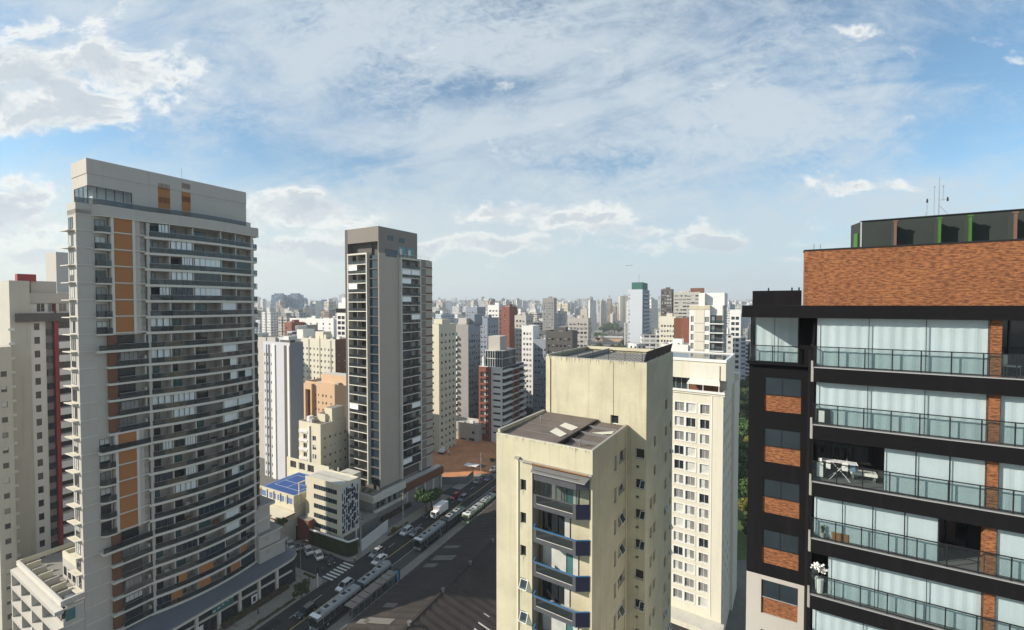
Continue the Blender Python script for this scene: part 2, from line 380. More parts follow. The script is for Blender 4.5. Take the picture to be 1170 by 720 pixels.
def add_windows(root, face, holes, plane=0., rec=.2, fr='frame', kinds=KINDS, cap=100, name='window', sill=False):
    """one window part per opening; past the cap one shared part"""
    hs = sorted(holes, key=lambda h: -h[2]); rest = MB(); nr = 0
    for i, h in enumerate(hs):
        kd = random.choice(kinds) if len(h) < 5 else h[4]
        w, hh = h[1]-h[0], h[3]-h[2]
        if i < cap:
            lc = (h[0], plane+rec, h[2]) if face == 'f' else (plane-rec, h[0], h[2])
            place(name, win_mesh(w, hh, kd, fr), root, lc, 0 if face == 'f' else pi/2)
        else:
            nr += 1; win_into(rest, w, hh, kd, x=h[0], z=h[2], right=(face == 'r'), fr=fr, plane=(plane+rec if face == 'f' else plane-rec))
    if nr: stuff(rest.build(name+'s_more' if False else name, root))
    return hs[:cap]
def levels(z0, z1, st):
    r = []; z = z0
    while z + st <= z1 + .01: r.append(z); z += st
    return r
def building(name, label, fr, W, D, zt, wall, front=None, right=None, storey=3., base=0., roof='roof', para=.9, rootz=0., frm='frame', cat='apartment building', rec=.2, cap=100, wall_r=None, kinds=KINDS, group=None):
    """tower with near right corner at the frame's origin. front/right: lists of (a0, a1, sill, height) per storey in metres along the face"""
    root = thing(name, label, cat, (fr.o.x, fr.o.y, rootz), -fr.th, group)
    q = MB(); wm = M[wall]; wr = M[wall_r or wall]
    zs = levels(base, zt-.3, storey)
    fh = []; rh = []
    for z in zs:
        for c in (front or []): fh.append((c[0], c[1], z+c[2], z+c[2]+c[3]))
        for c in (right or []): rh.append((c[0], c[1], z+c[2], z+c[2]+c[3]))
    wall_holes(q, 'f', -W, 0, 0, zt, fh, wm, 0, rec); wall_holes(q, 'r', 0, D, 0, zt, rh, wr, 0, rec)
    q.poly([(-W, 0, 0), (-W, D, 0), (-W, D, zt), (-W, 0, zt)], wm); q.poly([(-W, D, 0), (0, D, 0), (0, D, zt), (-W, D, zt)], wm)
    p = .25
    q.box(-W, 0, 0, p, zt, zt+para, wm, skip='b'); q.box(-W, 0, D-p, D, zt, zt+para, wm, skip='b'); q.box(-p, 0, p, D-p, zt, zt+para, wr, skip='b'); q.box(-W, -W+p, p, D-p, zt, zt+para, wm, skip='b')
    q.build('wall', root)
    r = MB(); r.poly([(-W+p, p, zt), (-p, p, zt), (-p, D-p, zt), (-W+p, D-p, zt)], M[roof]); r.build('roof', root)
    if W*D > 70:
        st_ = random.getstate(); ac_clutter(root, -W+.6, -.6, .6, D-.6, zt, 4)
        boxpart(root, 'water_tank_house', wall, -W*.62, -W*.62+min(4, W*.35), D*.35, D*.35+min(4, D*.4), zt, zt+2.6, top=roof)
        t_ = MB(); t_.tube((-W*.3, D*.6, zt), (-W*.3, D*.6, zt+3.8), .04, M['metal'], 5); t_.build('antenna', root); random.setstate(st_)
    n1 = len(fh); n2 = len(rh)
    cf = cap if n1+n2 <= cap else int(cap*n1/(n1+n2))
    if fh: add_windows(root, 'f', fh, 0, rec, frm, kinds, cf)
    if rh: add_windows(root, 'r', rh, 0, rec, frm, kinds, cap-cf if n1+n2 > cap else cap)
    return root
def boxpart(root, name, m, *b, top=None):
    q = MB(); q.box(*b, M[m] if isinstance(m, str) else m, top=M[top] if top else None); return q.build(name, root)
def ac_clutter(root, x0, x1, y0, y1, z, n=4):
    for i in range(n):
        w = random.uniform(.8, 2.2); d = random.uniform(.8, 1.8); h = random.uniform(.7, 1.8); x = random.uniform(x0, x1-w); y = random.uniform(y0, y1-d)
        boxpart(root, 'roof_unit', random.choice(['white', 'conc', 'stone']), x, x+w, y, y+d, z+.01, z+h)
# ================================================================ SETTING
M['earth'] = wallm('city_ground', (.15, .145, .125), .5, .2, sc=.12)
M['asphalt'] = wallm('asphalt', (.042, .041, .040), .25, .5, sc=.5, dirt=(.55, .55, .55), rough=.9)
M['pave'] = wallm('pavement', (.27, .245, .205), .22, .4, sc=1.2)
M['pave_d'] = wallm('dark_paving', (.16, .15, .14), .25, .4, sc=1.2)
M['paint'] = wallm('road_paint', (.62, .60, .54), .25, .3, sc=3)
M['paint_y'] = wallm('yellow_road_paint', (.55, .42, .12), .25, .3, sc=3)
M['kerb'] = wallm('kerb_stone', (.36, .34, .30), .15, .3)
M['dirt'] = wallm('red_earth', (.58, .26, .12), .42, .5, sc=.7, dirt=(.5, .38, .3), bmp=.15)
M['grass'] = wallm('grass_patch', (.07, .11, .03), .5, .3, sc=2)
q = MB(); q.poly([(-9000, -1500, 0), (9000, -1500, 0), (9000, 16000, 0), (-9000, 16000, 0)], M['earth']); struct(q.build('ground'))
AVo = gnd(442.2, 637.8); AVT = R(26.5)
AX = Vector((cos(AVT), -sin(AVT))); AY = Vector((sin(AVT), cos(AVT)))
def A(x, y, z=0.): return Vector((AVo.x + AX.x*x + AY.x*y, AVo.y + AX.y*x + AY.y*y, z))
def avobj(q, name): 
    o = q.build(name, None, (AVo.x, AVo.y, 0), -AVT); return o
q = MB(); q.poly([(-6.2, -160, .008), (6.8, -160, .008), (6.8, 900, .008), (-6.2, 900, .008)], M['asphalt'])
struct(avobj(q, 'avenue'))
q = MB(); q.poly([(-150, -13.4, .006), (-6.2, -13.4, .006), (-6.2, -5.6, .006), (-150, -5.6, .006)], M['asphalt']); q.poly([(-150, 38, .005), (-6.2, 38, .005), (-6.2, 44, .005), (-150, 44, .005)], M['asphalt']); struct(avobj(q, 'side_street'))
# painted markings
q = MB()
def stripe(x0, x1, y0, y1, m): q.poly([(x0, y0, .012), (x1, y0, .012), (x1, y1, .012), (x0, y1, .012)], m)
stripe(-.1, .1, -5, 400, M['paint_y']); stripe(-.1, .1, -150, -15, M['paint_y']); stripe(3.35, 3.47, -150, 400, M['paint'])
for y in range(-140, 300, 6):
    if not -16 < y < -5: stripe(-3.2, -3.08, y, y+2.4, M['paint'])
stripe(-5.9, -.3, 12.2, 12.5, M['paint'])
for i in range(7): stripe(-8.6, -5.2, -13.0+i*1.05, -12.5+i*1.05, M['paint'])
struct(avobj(q, 'road_markings'))
M['patch_a'] = wallm('fresh_asphalt_patch', (.022, .022, .023), .3, .3, sc=1); M['patch_b'] = wallm('old_asphalt_patch', (.07, .067, .062), .3, .4, sc=1)
q = MB(); random.seed(9)
for i in range(34):
    x, y, w, l = random.uniform(-5.8, 4.5), random.uniform(-60, 120), random.uniform(.5, 1.8), random.uniform(1.2, 9); mm = M[random.choice(['patch_a', 'patch_b', 'patch_a'])]
    q.poly([(x, y, .0095), (x+w, y, .0095), (x+w+random.uniform(-.2, .2), y+l, .0095), (x, y+l, .0095)], mm)
q.poly([(3.5, -150, .0098), (6.7, -150, .0098), (6.7, 300, .0098), (3.5, 300, .0098)], M['lane'] if 'lane' in M else M.setdefault('lane', wallm('worn_concrete_bus_lane', (.085, .082, .076), .35, .6, sc=.8)))
struct(avobj(q, 'road_patches'))
# pavements with kerbs
def walk(pts, name, m='pave', h=.13):
    q = MB(); q.prism(pts, .0, h, M['kerb'], M[m]); struct(avobj(q, name))
def arc(cx, cy, r, a0, a1, n=8): return [(cx+r*cos(R(a0+(a1-a0)*i/n)), cy+r*sin(R(a0+(a1-a0)*i/n))) for i in range(n+1)]
walk([(-10.4, -150), (-6.2, -150)] + arc(-9.2, -16.4, 3., 0, 90) + [(-40, -13.4), (-40, -15.5), (-10.4, -15.5)], 'pavement')
walk([(-60, -5.6)] + arc(-8.8, -3., 2.6, -90, 0) + [(-6.2, 38), (-9.6, 38), (-10.4, -4.6), (-60, -4.6)], 'pavement')
walk([(-6.2, 44), (-6.2, 300), (-9.6, 300), (-9.6, 44)], 'pavement')
walk([(6.8, -150), (14.2, -150), (14.2, 400), (6.8, 400)], 'pavement')

# ================================================================ foreground: cream building
th = 32.4
FC = Fr(677.1, 33.8, th, z=54.6)
zs_ = FC.z(516); zt_ = 60.5
Wd = -FC.lx(567.2, z=54); Dd = FC.ly(717.1, z=54.6)
root = thing('apartment_building', 'yellow-cream apartment block with dark canted balconies and taller blank block behind it', 'apartment building', (FC.o.x, FC.o.y, 0), -FC.th)
ST_ = 2.86
# window strip and balcony stack positions on the front, measured from the picture
bx0 = FC.lx(624, z=45); bx1 = FC.lx(676.5, z=45); wx0 = FC.lx(591.5, z=45); wx1 = FC.lx(600, z=45); px0 = FC.lx(594-13, z=50)
q = MB()
tx0 = FC.lx(623.8, z=60, ly=Dd); tx1 = FC.lx(738.9, z=60, ly=Dd); TD = 10.8
tz = FC.z(415.1, tx1, Dd)
stack0, stack1 = FC.lx(608, z=45), -.25
# short block: front wall split round the recessed balcony stack
zlev = [FC.z(597.5+38.3*0, wx0, 0) - 38.3*k*0 for k in range(1)]
wz = [FC.z(y, wx0, 0) for y in (547,)]
fz0 = wz[0] - .8
fh = [(FC.lx(594.5, z=45), FC.lx(601, z=45), fz0 - k*ST_ - .1, fz0 - k*ST_ + .85, 'd' if k < 3 else 'ds') for k in range(14)]
stz = FC.z(524, stack0, 0) - .5
wall_holes(q, 'f', -Wd, stack0, 0, zs_, fh, M['cream'])
q.poly([(stack0, 0, stz), (0, 0, stz), (0, 0, zs_), (stack0, 0, zs_)], M['cream'])
q.poly([(-.22, 0, 0), (0, 0, 0), (0, 0, stz), (-.22, 0, stz)], M['cream'])
rc = 1.25   # depth of the balcony recess
q.poly([(stack0, 0, 0), (stack0, rc, 0), (stack0, rc, stz), (stack0, 0, stz)], M['conc'])
q.poly([(-.22, rc, 0), (-.22, 0, 0), (-.22, 0, stz), (-.22, rc, stz)], M['cream']); q.poly([(stack0, 0, stz), (-.22, 0, stz), (-.22, rc, stz), (stack0, rc, stz)], M['cream'])
# side face of the short block
sh = []
sa = FC.ly(702, z=50), FC.ly(704.6, z=50), FC.ly(706.8, z=50), FC.ly(714.5, z=50)
z0r = FC.z(522, 0, 6.6)
for k in range(17):
    z = z0r - k*ST_ + .1
    sh += [(sa[0], sa[1], z-1.0, z+.35, 'd'), (sa[2], sa[3], z-.75, z+.35, 'dh' if k % 3 else 'ds')]
wall_holes(q, 'r', 0, Dd, 0, zs_, sh, M['cream'])
q.poly([(-Wd, 0, 0), (-Wd, Dd, 0), (-Wd, Dd, zs_), (-Wd, 0, zs_)], M['cream'])
# back wall of balconies
bh = []
for k in range(15):
    z = stz - 2.75 - k*ST_
    bh.append((stack0+.5, -.8, z+.1, z+2.2, 'd'))
# tall block
fh2 = []
lx_a, lx_b = FC.lx(697.5, z=54, ly=Dd), FC.lx(706.5, z=54, ly=Dd)
fh2.append((lx_a, lx_b, FC.z(484, lx_a, Dd), FC.z(474, lx_a, Dd), 'd'))
jx0, jx1 = FC.lx(725.5, z=50, ly=Dd), FC.lx(737, z=50, ly=Dd)
jz = FC.z(512, jx0, Dd)
for k in range(17):
    fh2.append((jx0, jx1-.08, jz - k*ST_ - .95, jz - k*ST_, 'ds'))
    fh2.append((jx0+.08, jx0+.38, jz - k*ST_ - 1.85, jz - k*ST_ - 1.6, 'd'))
def shiftf(hs): return hs
t = MB()
wall_holes(q, 'f', tx0, tx1, 0, tz, fh2, M['cream'], plane=Dd)
sh2 = []
c1 = [(FC.ly(px, z=55, lx=tx1)-Dd) for px in (744.5, 746.5, 748, 751, 760, 762.5)]
zt0 = FC.z(428, tx1, Dd+c1[4])
for k in range(19):
    z = zt0 - k*ST_
    if k > 0: sh2.append((Dd+c1[4], Dd+c1[5], z-.95, z+.1, 'd'))
    if k > 1: sh2.append((Dd+c1[2]-.2, Dd+c1[3]-.3, z-.85, z+.15, 'd'))
    if k > 3: sh2.append((Dd+c1[0]-.35, Dd+c1[1]-.2, z-.85, z+.25, 'ds'))
    if k > 1: sh2.append((Dd+c1[5]+1.3, Dd+c1[5]+1.9, z-.6, z+.1, 'd'))
wall_holes(q, 'r', Dd, Dd+TD, 0, tz, sh2, M['cream'], plane=tx1)
q.poly([(tx0, Dd, 0), (tx0, Dd+TD, 0), (tx0, Dd+TD, tz), (tx0, Dd, tz)], M['cream']); q.poly([(tx0, Dd+TD, 0), (tx1, Dd+TD, 0), (tx1, Dd+TD, tz), (tx0, Dd+TD, tz)], M['cream'])
# chamfered pilaster with a cap beside the balconies
q.build('wall', root)
add_windows(root, 'f', fh, 0, .2, 'frame_k'); add_windows(root, 'f', fh2, Dd, .2, 'frame_w'); add_windows(root, 'r', sh, 0, .2, 'frame_w'); add_windows(root, 'r', sh2, tx1, .2, 'frame')
# pilaster cap and concrete eyebrow over the top balcony
q = MB(); pl0 = FC.lx(591, z=50); q.box(pl0, pl0+.16, -.10, -.001, 0, stz+.25, M['cream_lt'])
q.box(pl0-.12, pl0+.34, -.3, -.001, stz+.26, stz+.44, M['conc'])
q.box(pl0+.34, -.0, -.24, -.001, stz+.12, stz+.24, M['conc']); q.build('ledge', root)
M['stainbrown'] = wallm('rust_stain', (.30, .15, .06), .4, .5, sc=3)
q = MB(); q.box(stack0+.1, -.3, -.3, -.245, stz+.13, stz+.22, M['stainbrown']); q.build('ledge_stain', root)
q = MB(); q.tube((tx0+.5, Dd-.06, 0), (tx0+.5, Dd-.06, tz-.2), .05, M['cream_lt'], 6); q.tube((-.08, Dd-.35, 0) if False else (.07, Dd-.5, 0), (.07, Dd-.5, zs_-.3), .05, M['cream_lt'], 6); q.build('downpipe', root)
M['run'] = wallm('water_run_stain', (.27, .25, .20), .4, .4, sc=3)
q = MB(); random.seed(12)
for h_ in fh: 
    for j in range(2): x_ = h_[0]+random.uniform(.02, .5); q.poly([(x_, -.003, h_[2]-random.uniform(.3, .8)), (x_+.03, -.003, h_[2]-.25), (x_+.05, -.003, h_[2]), (x_-.01, -.003, h_[2])], M['run'])
for j in range(46):
    x_ = random.uniform(tx0+.1, tx1-.2); L_ = random.uniform(.15, .9)*random.random()**.5; q.poly([(x_+.02, Dd-.003, tz-L_), (x_+random.uniform(.03, .10), Dd-.003, tz), (x_-.02, Dd-.003, tz)], M['run'])
for j in range(34):
    x_ = random.uniform(-Wd+.1, -.2); L_ = random.uniform(.1, .6)*random.random()**.5; q.poly([(x_+.02, -.004, zs_-L_), (x_+random.uniform(.03, .09), -.004, zs_), (x_-.02, -.004, zs_)], M['run'])
q.build('stain_marks', root)
# hung-open sashes
def open_sash(x, y, z, w, h, right, ang=38):
    q = MB(); q.box(0, .05, 0, .04, -h, 0, M['frame_w']); q.box(w-.05, w, 0, .04, -h, 0, M['frame_w']); q.box(.05, w-.05, 0, .04, -.05, 0, M['frame_w']); q.box(.05, w-.05, 0, .04, -h, -h+.05, M['frame_w'])
    q.box(.05, w-.05, .01, .03, -h+.05, -.05, M['rail_g'])
    o = q.build('open_sash', root, (x, y, z)); o.rotation_euler = (-R(ang), 0, pi/2 if right else 0)
for k in (3, 4, 5, 6, 8): open_sash(fh[k][0]+.05, -.02, fh[k][3]-.05, .75, .8, False, 30)
for i, h in enumerate(sh):
    if i % 2 and (i//2) in (2, 3, 5, 6, 8): open_sash(.02, h[0]+.1, h[3]-.05, (h[1]-h[0])*.5, .75, True, 30)
for i, h in enumerate(sh2):
    if i in (6, 11, 18, 22, 27, 34, 41, 48): open_sash(tx1+.02, h[0]+.02, h[3]-.03, h[1]-h[0]-.04, .6, True, 32)
for i, h in enumerate(fh2[1:]):
    if i % 4 == 2 or i % 6 == 4: open_sash(h[0]+.55, Dd-.02, h[3]-.05, .5, .8, False, 42)
M['balc'] = wallm('blue_grey_balcony', (.075, .078, .088), .15, .3); M['balc_s'] = plain('navy_side_panel', (.018, .022, .05), .45)
M['balc_cap'] = plain('bright_blue_rail', (.045, .15, .30), .35); M['pane_dk'] = clearm('dusty_pane', (.45, .46, .42), .3)
# balconies: canted fronts projecting from the recess
b0, b1 = stack0+.32, -.55
for k in range(14):
    zb = stz - 2.15 - k*ST_ + (0)       # top of parapet
    pr = .62
    outl = [(b0, -.02), (b0+.18, -pr), (b1-.55, -pr), (b1+.35, -.02)]
    q = MB()
    for i in range(3):
        a_, c_ = Vector(outl[i]), Vector(outl[i+1])
        mm = M['balc_s'] if i == 2 else M['balc']
        if i == 1:   # opening with a dusty pane in the long front
            L = c_-a_
            q.obox(a_, c_, .08, zb-1.12, zb-.74, mm); q.obox(a_, a_+L*.07, .08, zb-.739, zb, mm); q.obox(a_+L*.93, c_, .08, zb-.739, zb, mm); q.obox(a_+L*.071, a_+L*.929, .08, zb-.1, zb-.002, mm)
            q.obox(a_+L*.072, a_+L*.928, .11, zb-.78, zb-.74, M['slab'])
        else: q.obox(a_, c_, .08, zb-1.12, zb, mm)
    q.prism([outl[0], outl[1], outl[2], outl[3], (b1+.33, rc-.01), (b0, rc-.01)], zb-1.2, zb-1.121, M['balc'], M['conc'])
    bal = q.build('balcony', root)
    q = MB(); a_, c_ = Vector(outl[1]), Vector(outl[2]); L = c_-a_; q.obox(a_+L*.072, a_+L*.928, .02, zb-.735, zb-.105, M['pane_dk']); q.build('pane', bal)
    if 0 < k:
        q = MB(); cm = M['balc_cap'] if k < 5 else M['steel']
        for i in range(3): q.obox(Vector(outl[i]), Vector(outl[i+1]), .12, zb+.002, zb+.05, cm)
        q.build('handrail', bal)
    # sliding door, curtain and pier behind
    q = MB(); zf = zb-1.12; yb = rc-.03; xm = b0 + (b1-b0)*(.45 if k % 2 else .62)
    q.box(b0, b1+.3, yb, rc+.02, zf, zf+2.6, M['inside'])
    q.box(b0+.1, xm-.5, yb-.08, yb-.01, zf, zf+2.2, random.choice([M['glass_g'], M['glass'], M['glass_w']])); q.box(xm-.42, xm+.1, yb-.06, yb-.012, zf, zf+2.2, M['glass_teal'] if k % 2 == 0 else M['glass']); q.box(xm+.14, xm+.6, yb-.1, yb-.013, zf, zf+2.2, M['glass_w'])
    q.box(xm+.7, b1+.29, yb-.05, yb-.014, zf, zf+2.5, M['cream']); q.build('balcony_door', root)
# top balcony enclosure and smoked awning
q = MB(); zb = stz-2.15; o1 = [(b0+.02, -.05), (b0+.2, -.6), (b1-.55, -.6), (b1+.33, -.05)]
for i in range(3):
    a_, c_ = Vector(o1[i]), Vector(o1[i+1]); n_ = 3 if i == 1 else 1
    for j in range(n_+1):
        p = a_+(c_-a_)*j/n_; q.box(p.x-.025, p.x+.025, p.y-.025, p.y+.025, zb+.01, zb+1.15, M['frame_k'])
    q.obox(a_, c_, .02, zb+.05, zb+1.14, M['rail_gr'])
    q.obox(a_, c_, .07, zb+1.16, zb+1.99, M['balc'])
q.build('glazed_enclosure', root)
q = MB(); q.poly([(b0-.2, 0, stz+.02), (b1+.45, 0, stz+.02), (b1+.25, -.85, stz-.28), (b0+.0, -.85, stz-.28)], M['conc_dk']); q.poly([(b0, -.85, stz-.28), (b1+.25, -.85, stz-.28), (b1+.25, -.85, stz-.34), (b0, -.85, stz-.34)], M['steel']); q.build('awning', root)
# corrugated fibre-cement roof of the short block with skylights
M['corr'] = wallm('weathered_roof_sheets', (.165, .135, .115), .35, .5, sc=2.2, dirt=(.5, .5, .5), bmp=.02)
q = MB(); n = 60; xL, xR = -Wd+.25, -.2; mid = FC.lx(639.5, z=55, ly=.4)
def rz_(x, y): return zs_ - .32 + .028*(y) + (.22 if x < mid else 0)
for i in range(n):
    x0, x1 = xL+(xR-xL)*i/n, xL+(xR-xL)*(i+1)/n; zz = .035*(i % 2)
    z2 = .035*((i+1) % 2)
    q.poly([(x0, .2, rz_(x0, 0)+zz), (x1, .2, rz_(x0, 0)+z2), (x1, Dd-.01, rz_(x0, Dd)+z2), (x0, Dd-.01, rz_(x0, Dd)+zz)], M['corr'])
for y in (2.2, 4.4, 6.4): q.box(xL, xR, y, y+.05, rz_(-1, y)+.02, rz_(mid-1, y)+.055, M['conc_dk'])
q.box(mid-.09, mid+.05, .2, Dd-.1, rz_(mid-1, 0)-.1, rz_(mid-1, 0)+.26, M['blk']); q.build('corrugated_roof', root)
for (x_, y_) in ((xL+1.2, 5.6), (xR-1.5, 1.4)):
    q = MB(); q.tube((x_, y_, rz_(x_, y_)), (x_, y_, rz_(x_, y_)+.45), .06, M['metal'], 7); q.tube((x_, y_, rz_(x_, y_)+.45), (x_, y_, rz_(x_, y_)+.52), .11, M['metal'], 7); q.build('vent_pipe', root)
q = MB()
q.box(-Wd, 0, 0, .22, zs_, zs_+.06, M['cream_lt'], M['conc']); q.box(-Wd, -Wd+.25, .22, Dd, zs_+.0, zs_+.35, M['cream'], M['conc']); q.box(-.2, 0, .22, Dd, zs_, zs_+.07, M['cream_lt'], M['conc'])
q.build('coping', root)
M['sky_l'] = plain('fibreglass_skylight', (.62, .60, .50), .6)
def onroof(px, py):
    """point of the short roof seen at a picture position"""
    p = gnd(px, py, zs_-.1); return FC.loc(p)
for poly in ([(639, 489), (645.6, 485.6), (661, 491), (653, 494.5)], [(627.8, 495), (635.6, 491), (647.8, 497.8), (640, 501)], [(674.5, 496.7), (673, 494.5), (702, 493), (699, 496)]):
    q = MB(); P = [onroof(*p) for p in poly]; cx = sum(p[0] for p in P)/4; zz = max(rz_(p[0], p[1]) for p in P)+.09
    q.poly([(p[0], p[1], rz_(p[0], p[1])+.075) for p in P], M['sky_l']); q.build('skylight', root)
# tall block roof: parapet, wire posts, brown sheet screen on the right
q = MB(); q.poly([(tx0+.2, Dd+.2, tz-.35), (tx1-.2, Dd+.2, tz-.35), (tx1-.2, Dd+TD-.2, tz-.35), (tx0+.2, Dd+TD-.2, tz-.35)], M['conc'])
q.box(tx0, tx1, Dd, Dd+.2, tz, tz+.06, M['conc']); q.box(tx1-.2, tx1, Dd+.2, Dd+TD, tz, tz+.06, M['cream_lt']); q.box(tx0, tx0+.2, Dd+.2, Dd+TD, tz, tz+.2, M['cream'], M['conc']); q.box(tx0+.2, tx1-.2, Dd+TD-.2, Dd+TD, tz-.1, tz+.25, M['cream'], M['conc'])
q.box(tx0+3.0, tx0+3.2, Dd+.9, Dd+TD-.4, tz-.34, tz+.12, M['conc'])
q.build('roof', root)
q = MB(); x_ = tx1-.28
for i in range(44):
    y = Dd+.05+(TD-.1)*i/44; q.poly([(x_+.03*(i % 2), y, tz+.05), (x_+.03*((i+1) % 2), y+(TD-.1)/44, tz+.05), (x_+.25+.03*((i+1) % 2), y+(TD-.1)/44, tz+1.05), (x_+.25+.03*(i % 2), y, tz+1.05)], M['brown_sheet'] if 'brown_sheet' in M else M.setdefault('brown_sheet', wallm('weathered_brown_sheet', (.075, .055, .045), .3, .5, sc=2)))
for i in range(6): q.box(x_+.0, x_+.06, Dd+.3+i*2, Dd+.36+i*2, tz+.02, tz+1.0, M['metal'])
q.build('sheet_screen', root)
for (yy, n) in ((Dd+.12, 7), (Dd+TD-.12, 7)):
    for i in range(n):
        x = tx0+.25+(tx1-tx0-.7)*i/(n-1); q = MB(); q.tube((x, yy, tz), (x, yy, tz+.95), .025, M['blk'], 6); q.build('fence_post', root)
q = MB()
for zz in (.3, .6, .9):
    for yy in (Dd+.12, Dd+TD-.12): q.tube((tx0+.25, yy, tz+zz), (tx1-.45, yy, tz+zz), .007, M['blk'], 4)
for i in range(24):
    x = tx0+.4+(tx1-tx0-.9)*i/23; q.tube((x, Dd+.3, tz-.25), (x, Dd+TD-.3, tz-.25), .03, M['conc_dk'], 4)
q.build('fence_wire', root)
q = MB()
q.tube((tx0+7.3, Dd-.02, tz-.1), (tx0+7.35, Dd-.02, zs_+.2), .012, M['blk'], 4); q.build('cable', root)

# ================================================================ right: black and brick apartment building
RB = Fr(929.5, 23.0, 30, z=61)
zb0 = RB.z(363.5, 0, 0)                       # underside of the roof band
root = thing('apartment_building', 'black apartment building with brick upper wall, glass balconies and white curtains, on the right', 'apartment building', (RB.o.x, RB.o.y, 0), -RB.th)
RW = 16.; RD = 14.; SH = 3.03
f0 = RB.z(419, 0, 0)                          # top of first balcony edge
lx0 = -3.05; back = 1.8                        # left bay: 1.8 m behind the balcony line
q = MB()
q.box(lx0-.35, RW, -.15, 2.6, zb0, zb0+.66, M['black']); q.box(lx0-.35, RW, 2.6, RD, zb0+.002, zb0+.64, M['black'], M['roof']); q.build('roof_band', root)
# left bay wall with window openings
q = MB(); hs = []; bays = []
gx0 = RB.lx(870, z=50, ly=back); gx1 = RB.lx(912, z=50, ly=back)
wtop = [RB.z(y, gx0, back) for y in (430,)][0]
zsplit = RB.z(652, lx0, back)
for k in range(16):
    zt2 = wtop - k*SH; hs.append((gx0, gx1, zt2-2.04, zt2))
fl0 = RB.z(413.5, gx0, back)
lo = [h for h in hs if h[3] < zsplit]; hi = [h for h in hs if h[3] >= zsplit]
hi2 = [(h[0], h[1], max(h[2], zsplit), h[3]) for h in hi]; lo2 = lo + [(h[0], h[1], h[2], zsplit) for h in hi if h[2] < zsplit]
wall_holes(q, 'f', lx0, -.0, zsplit, fl0, hi2, M['black'], back, .12)
wall_holes(q, 'f', lx0, -.0, 0, zsplit, lo2, M['stone'], back, .12)
for (z0, z1, mm) in ((zsplit, fl0, M['black']), (0, zsplit, M['stone'])): q.poly([(lx0, back, z0), (lx0, RD, z0), (lx0, RD, z1), (lx0, back, z1)], mm)
q.box(-.55, -.05, back-.0-.02, back+2.5, fl0, zb0, M['black'], skip='tb')
q.box(lx0-.0, lx0+.05, back+2.4, RD, fl0, zb0, M['black'])
q.poly([(RW, 0, 0), (RW, RD, 0), (RW, RD, zb0), (RW, 0, zb0)], M['black']); q.poly([(lx0, RD, 0), (RW, RD, 0), (RW, RD, zb0), (lx0, RD, zb0)], M['black'])
q.box(-.14, .0, 0.3, back, 0, fl0+.9, M['black'])
q.build('wall', root)
for h in hs:
    zt2 = h[3]; q = MB(); q.box(h[0]+.001, h[1]-.001, back+.10, back+.14, zt2-2.04+.001, zt2-1.08, M['brick']); q.build('brick_panel', root)
    q = MB(); a_ = h[0]; w_ = h[1]-h[0]; q.box(a_, a_+.04, back+.06, back+.11, zt2-1.08, zt2-.001, M['frame_k']); q.box(h[1]-.04, h[1], back+.06, back+.11, zt2-1.08, zt2-.001, M['frame_k']); q.box(a_+.04, h[1]-.04, back+.06, back+.11, zt2-.045, zt2-.001, M['frame_k']); q.box(a_+.04, h[1]-.04, back+.05, back+.11, zt2-1.08, zt2-1.04, M['steel'] if zt2 < zsplit else M['frame_k'])
    q.box(a_+.04, h[1]-.04, back+.085, back+.1, zt2-1.04, zt2-.045, M['glass_b'])
    q.box(a_+w_*.5-.02, a_+w_*.5+.02, back+.07, back+.084, zt2-1.04, zt2-.045, M['frame_k']); q.build('window', root)
# top corner balcony of the left bay
M['curtain'] = None
m, k_, b_ = newmat('white_curtain'); uv = k_.n('ShaderNodeUVMap').outputs[0]; u_, v_, _ = k_.sep(uv)
fold = k_.noise(k_.xyz(k_.m('MULTIPLY', u_, 5.), k_.m('MULTIPLY', v_, .12)), 1., 4, .6); f2 = k_.noise(uv, .7, 3)
vv = k_.m('ADD', k_.m('ADD', k_.m('MULTIPLY', k_.m('SUBTRACT', fold, .5), .22), k_.m('MULTIPLY', k_.m('SUBTRACT', f2, .5), .2)), 1.)
k_.put(k_.mix(1., rgb(.53, .60, .605), k_.xyz(vv, vv, vv), 'MULTIPLY'), b_.inputs['Base Color']); b_.inputs['Roughness'].default_value = .9
bump(k_, b_, fold, .03, .4); M['curtain'] = m
def curtain(root, x0, x1, y, z0, z1, name='curtain'):
    q = MB(); n = max(4, int((x1-x0)/.09))
    for i in range(n):
        xa, xb = x0+(x1-x0)*i/n, x0+(x1-x0)*(i+1)/n; ya = y+.010*sin(i*1.3)+.006*sin(i*.37); yb = y+.010*sin((i+1)*1.3)+.006*sin((i+1)*.37)
        q.poly([(xa, ya, z0), (xb, yb, z0), (xb, yb, z1), (xa, ya, z1)], M['curtain'])
    return q.build(name, root, smooth=True)
def glaze(root, x0, x1, y, z0, z1, n=3):
    q = MB(); q.box(x0, x1, y, y+.012, z0, z1, M['cl']); o = q.build('glazing', root)
    q = MB()
    for i in range(n+1):
        x = x0+(x1-x0)*i/n; q.box(x-.012, x+.012, y-.008, y+.02, z0, z1, M['frame_k'])
    q.build('mullion', o); return o
def railing(root, pts, z0, h=1.02, sp=1.15, name='glass_railing'):
    q = MB(); gq = MB()
    for (a_, c_) in zip(pts[:-1], pts[1:]):
        a_, c_ = Vector(a_), Vector(c_); L = (c_-a_).length; n = max(1, round(L/sp))
        q.obox(a_, c_, .05, z0+h-.045, z0+h, M['frame_k']); q.obox(a_, c_, .04, z0+.05, z0+.09, M['frame_k'])
        for i in range(n+1):
            p = a_+(c_-a_)*i/n; q.box(p.x-.022, p.x+.022, p.y-.022, p.y+.022, z0, z0+h-.046, M['frame_k'])
        gq.obox(a_, c_, .012, z0+.09, z0+h-.047, M['rail_gr'])
    o = q.build(name, root); gq.build('pane', o); return o
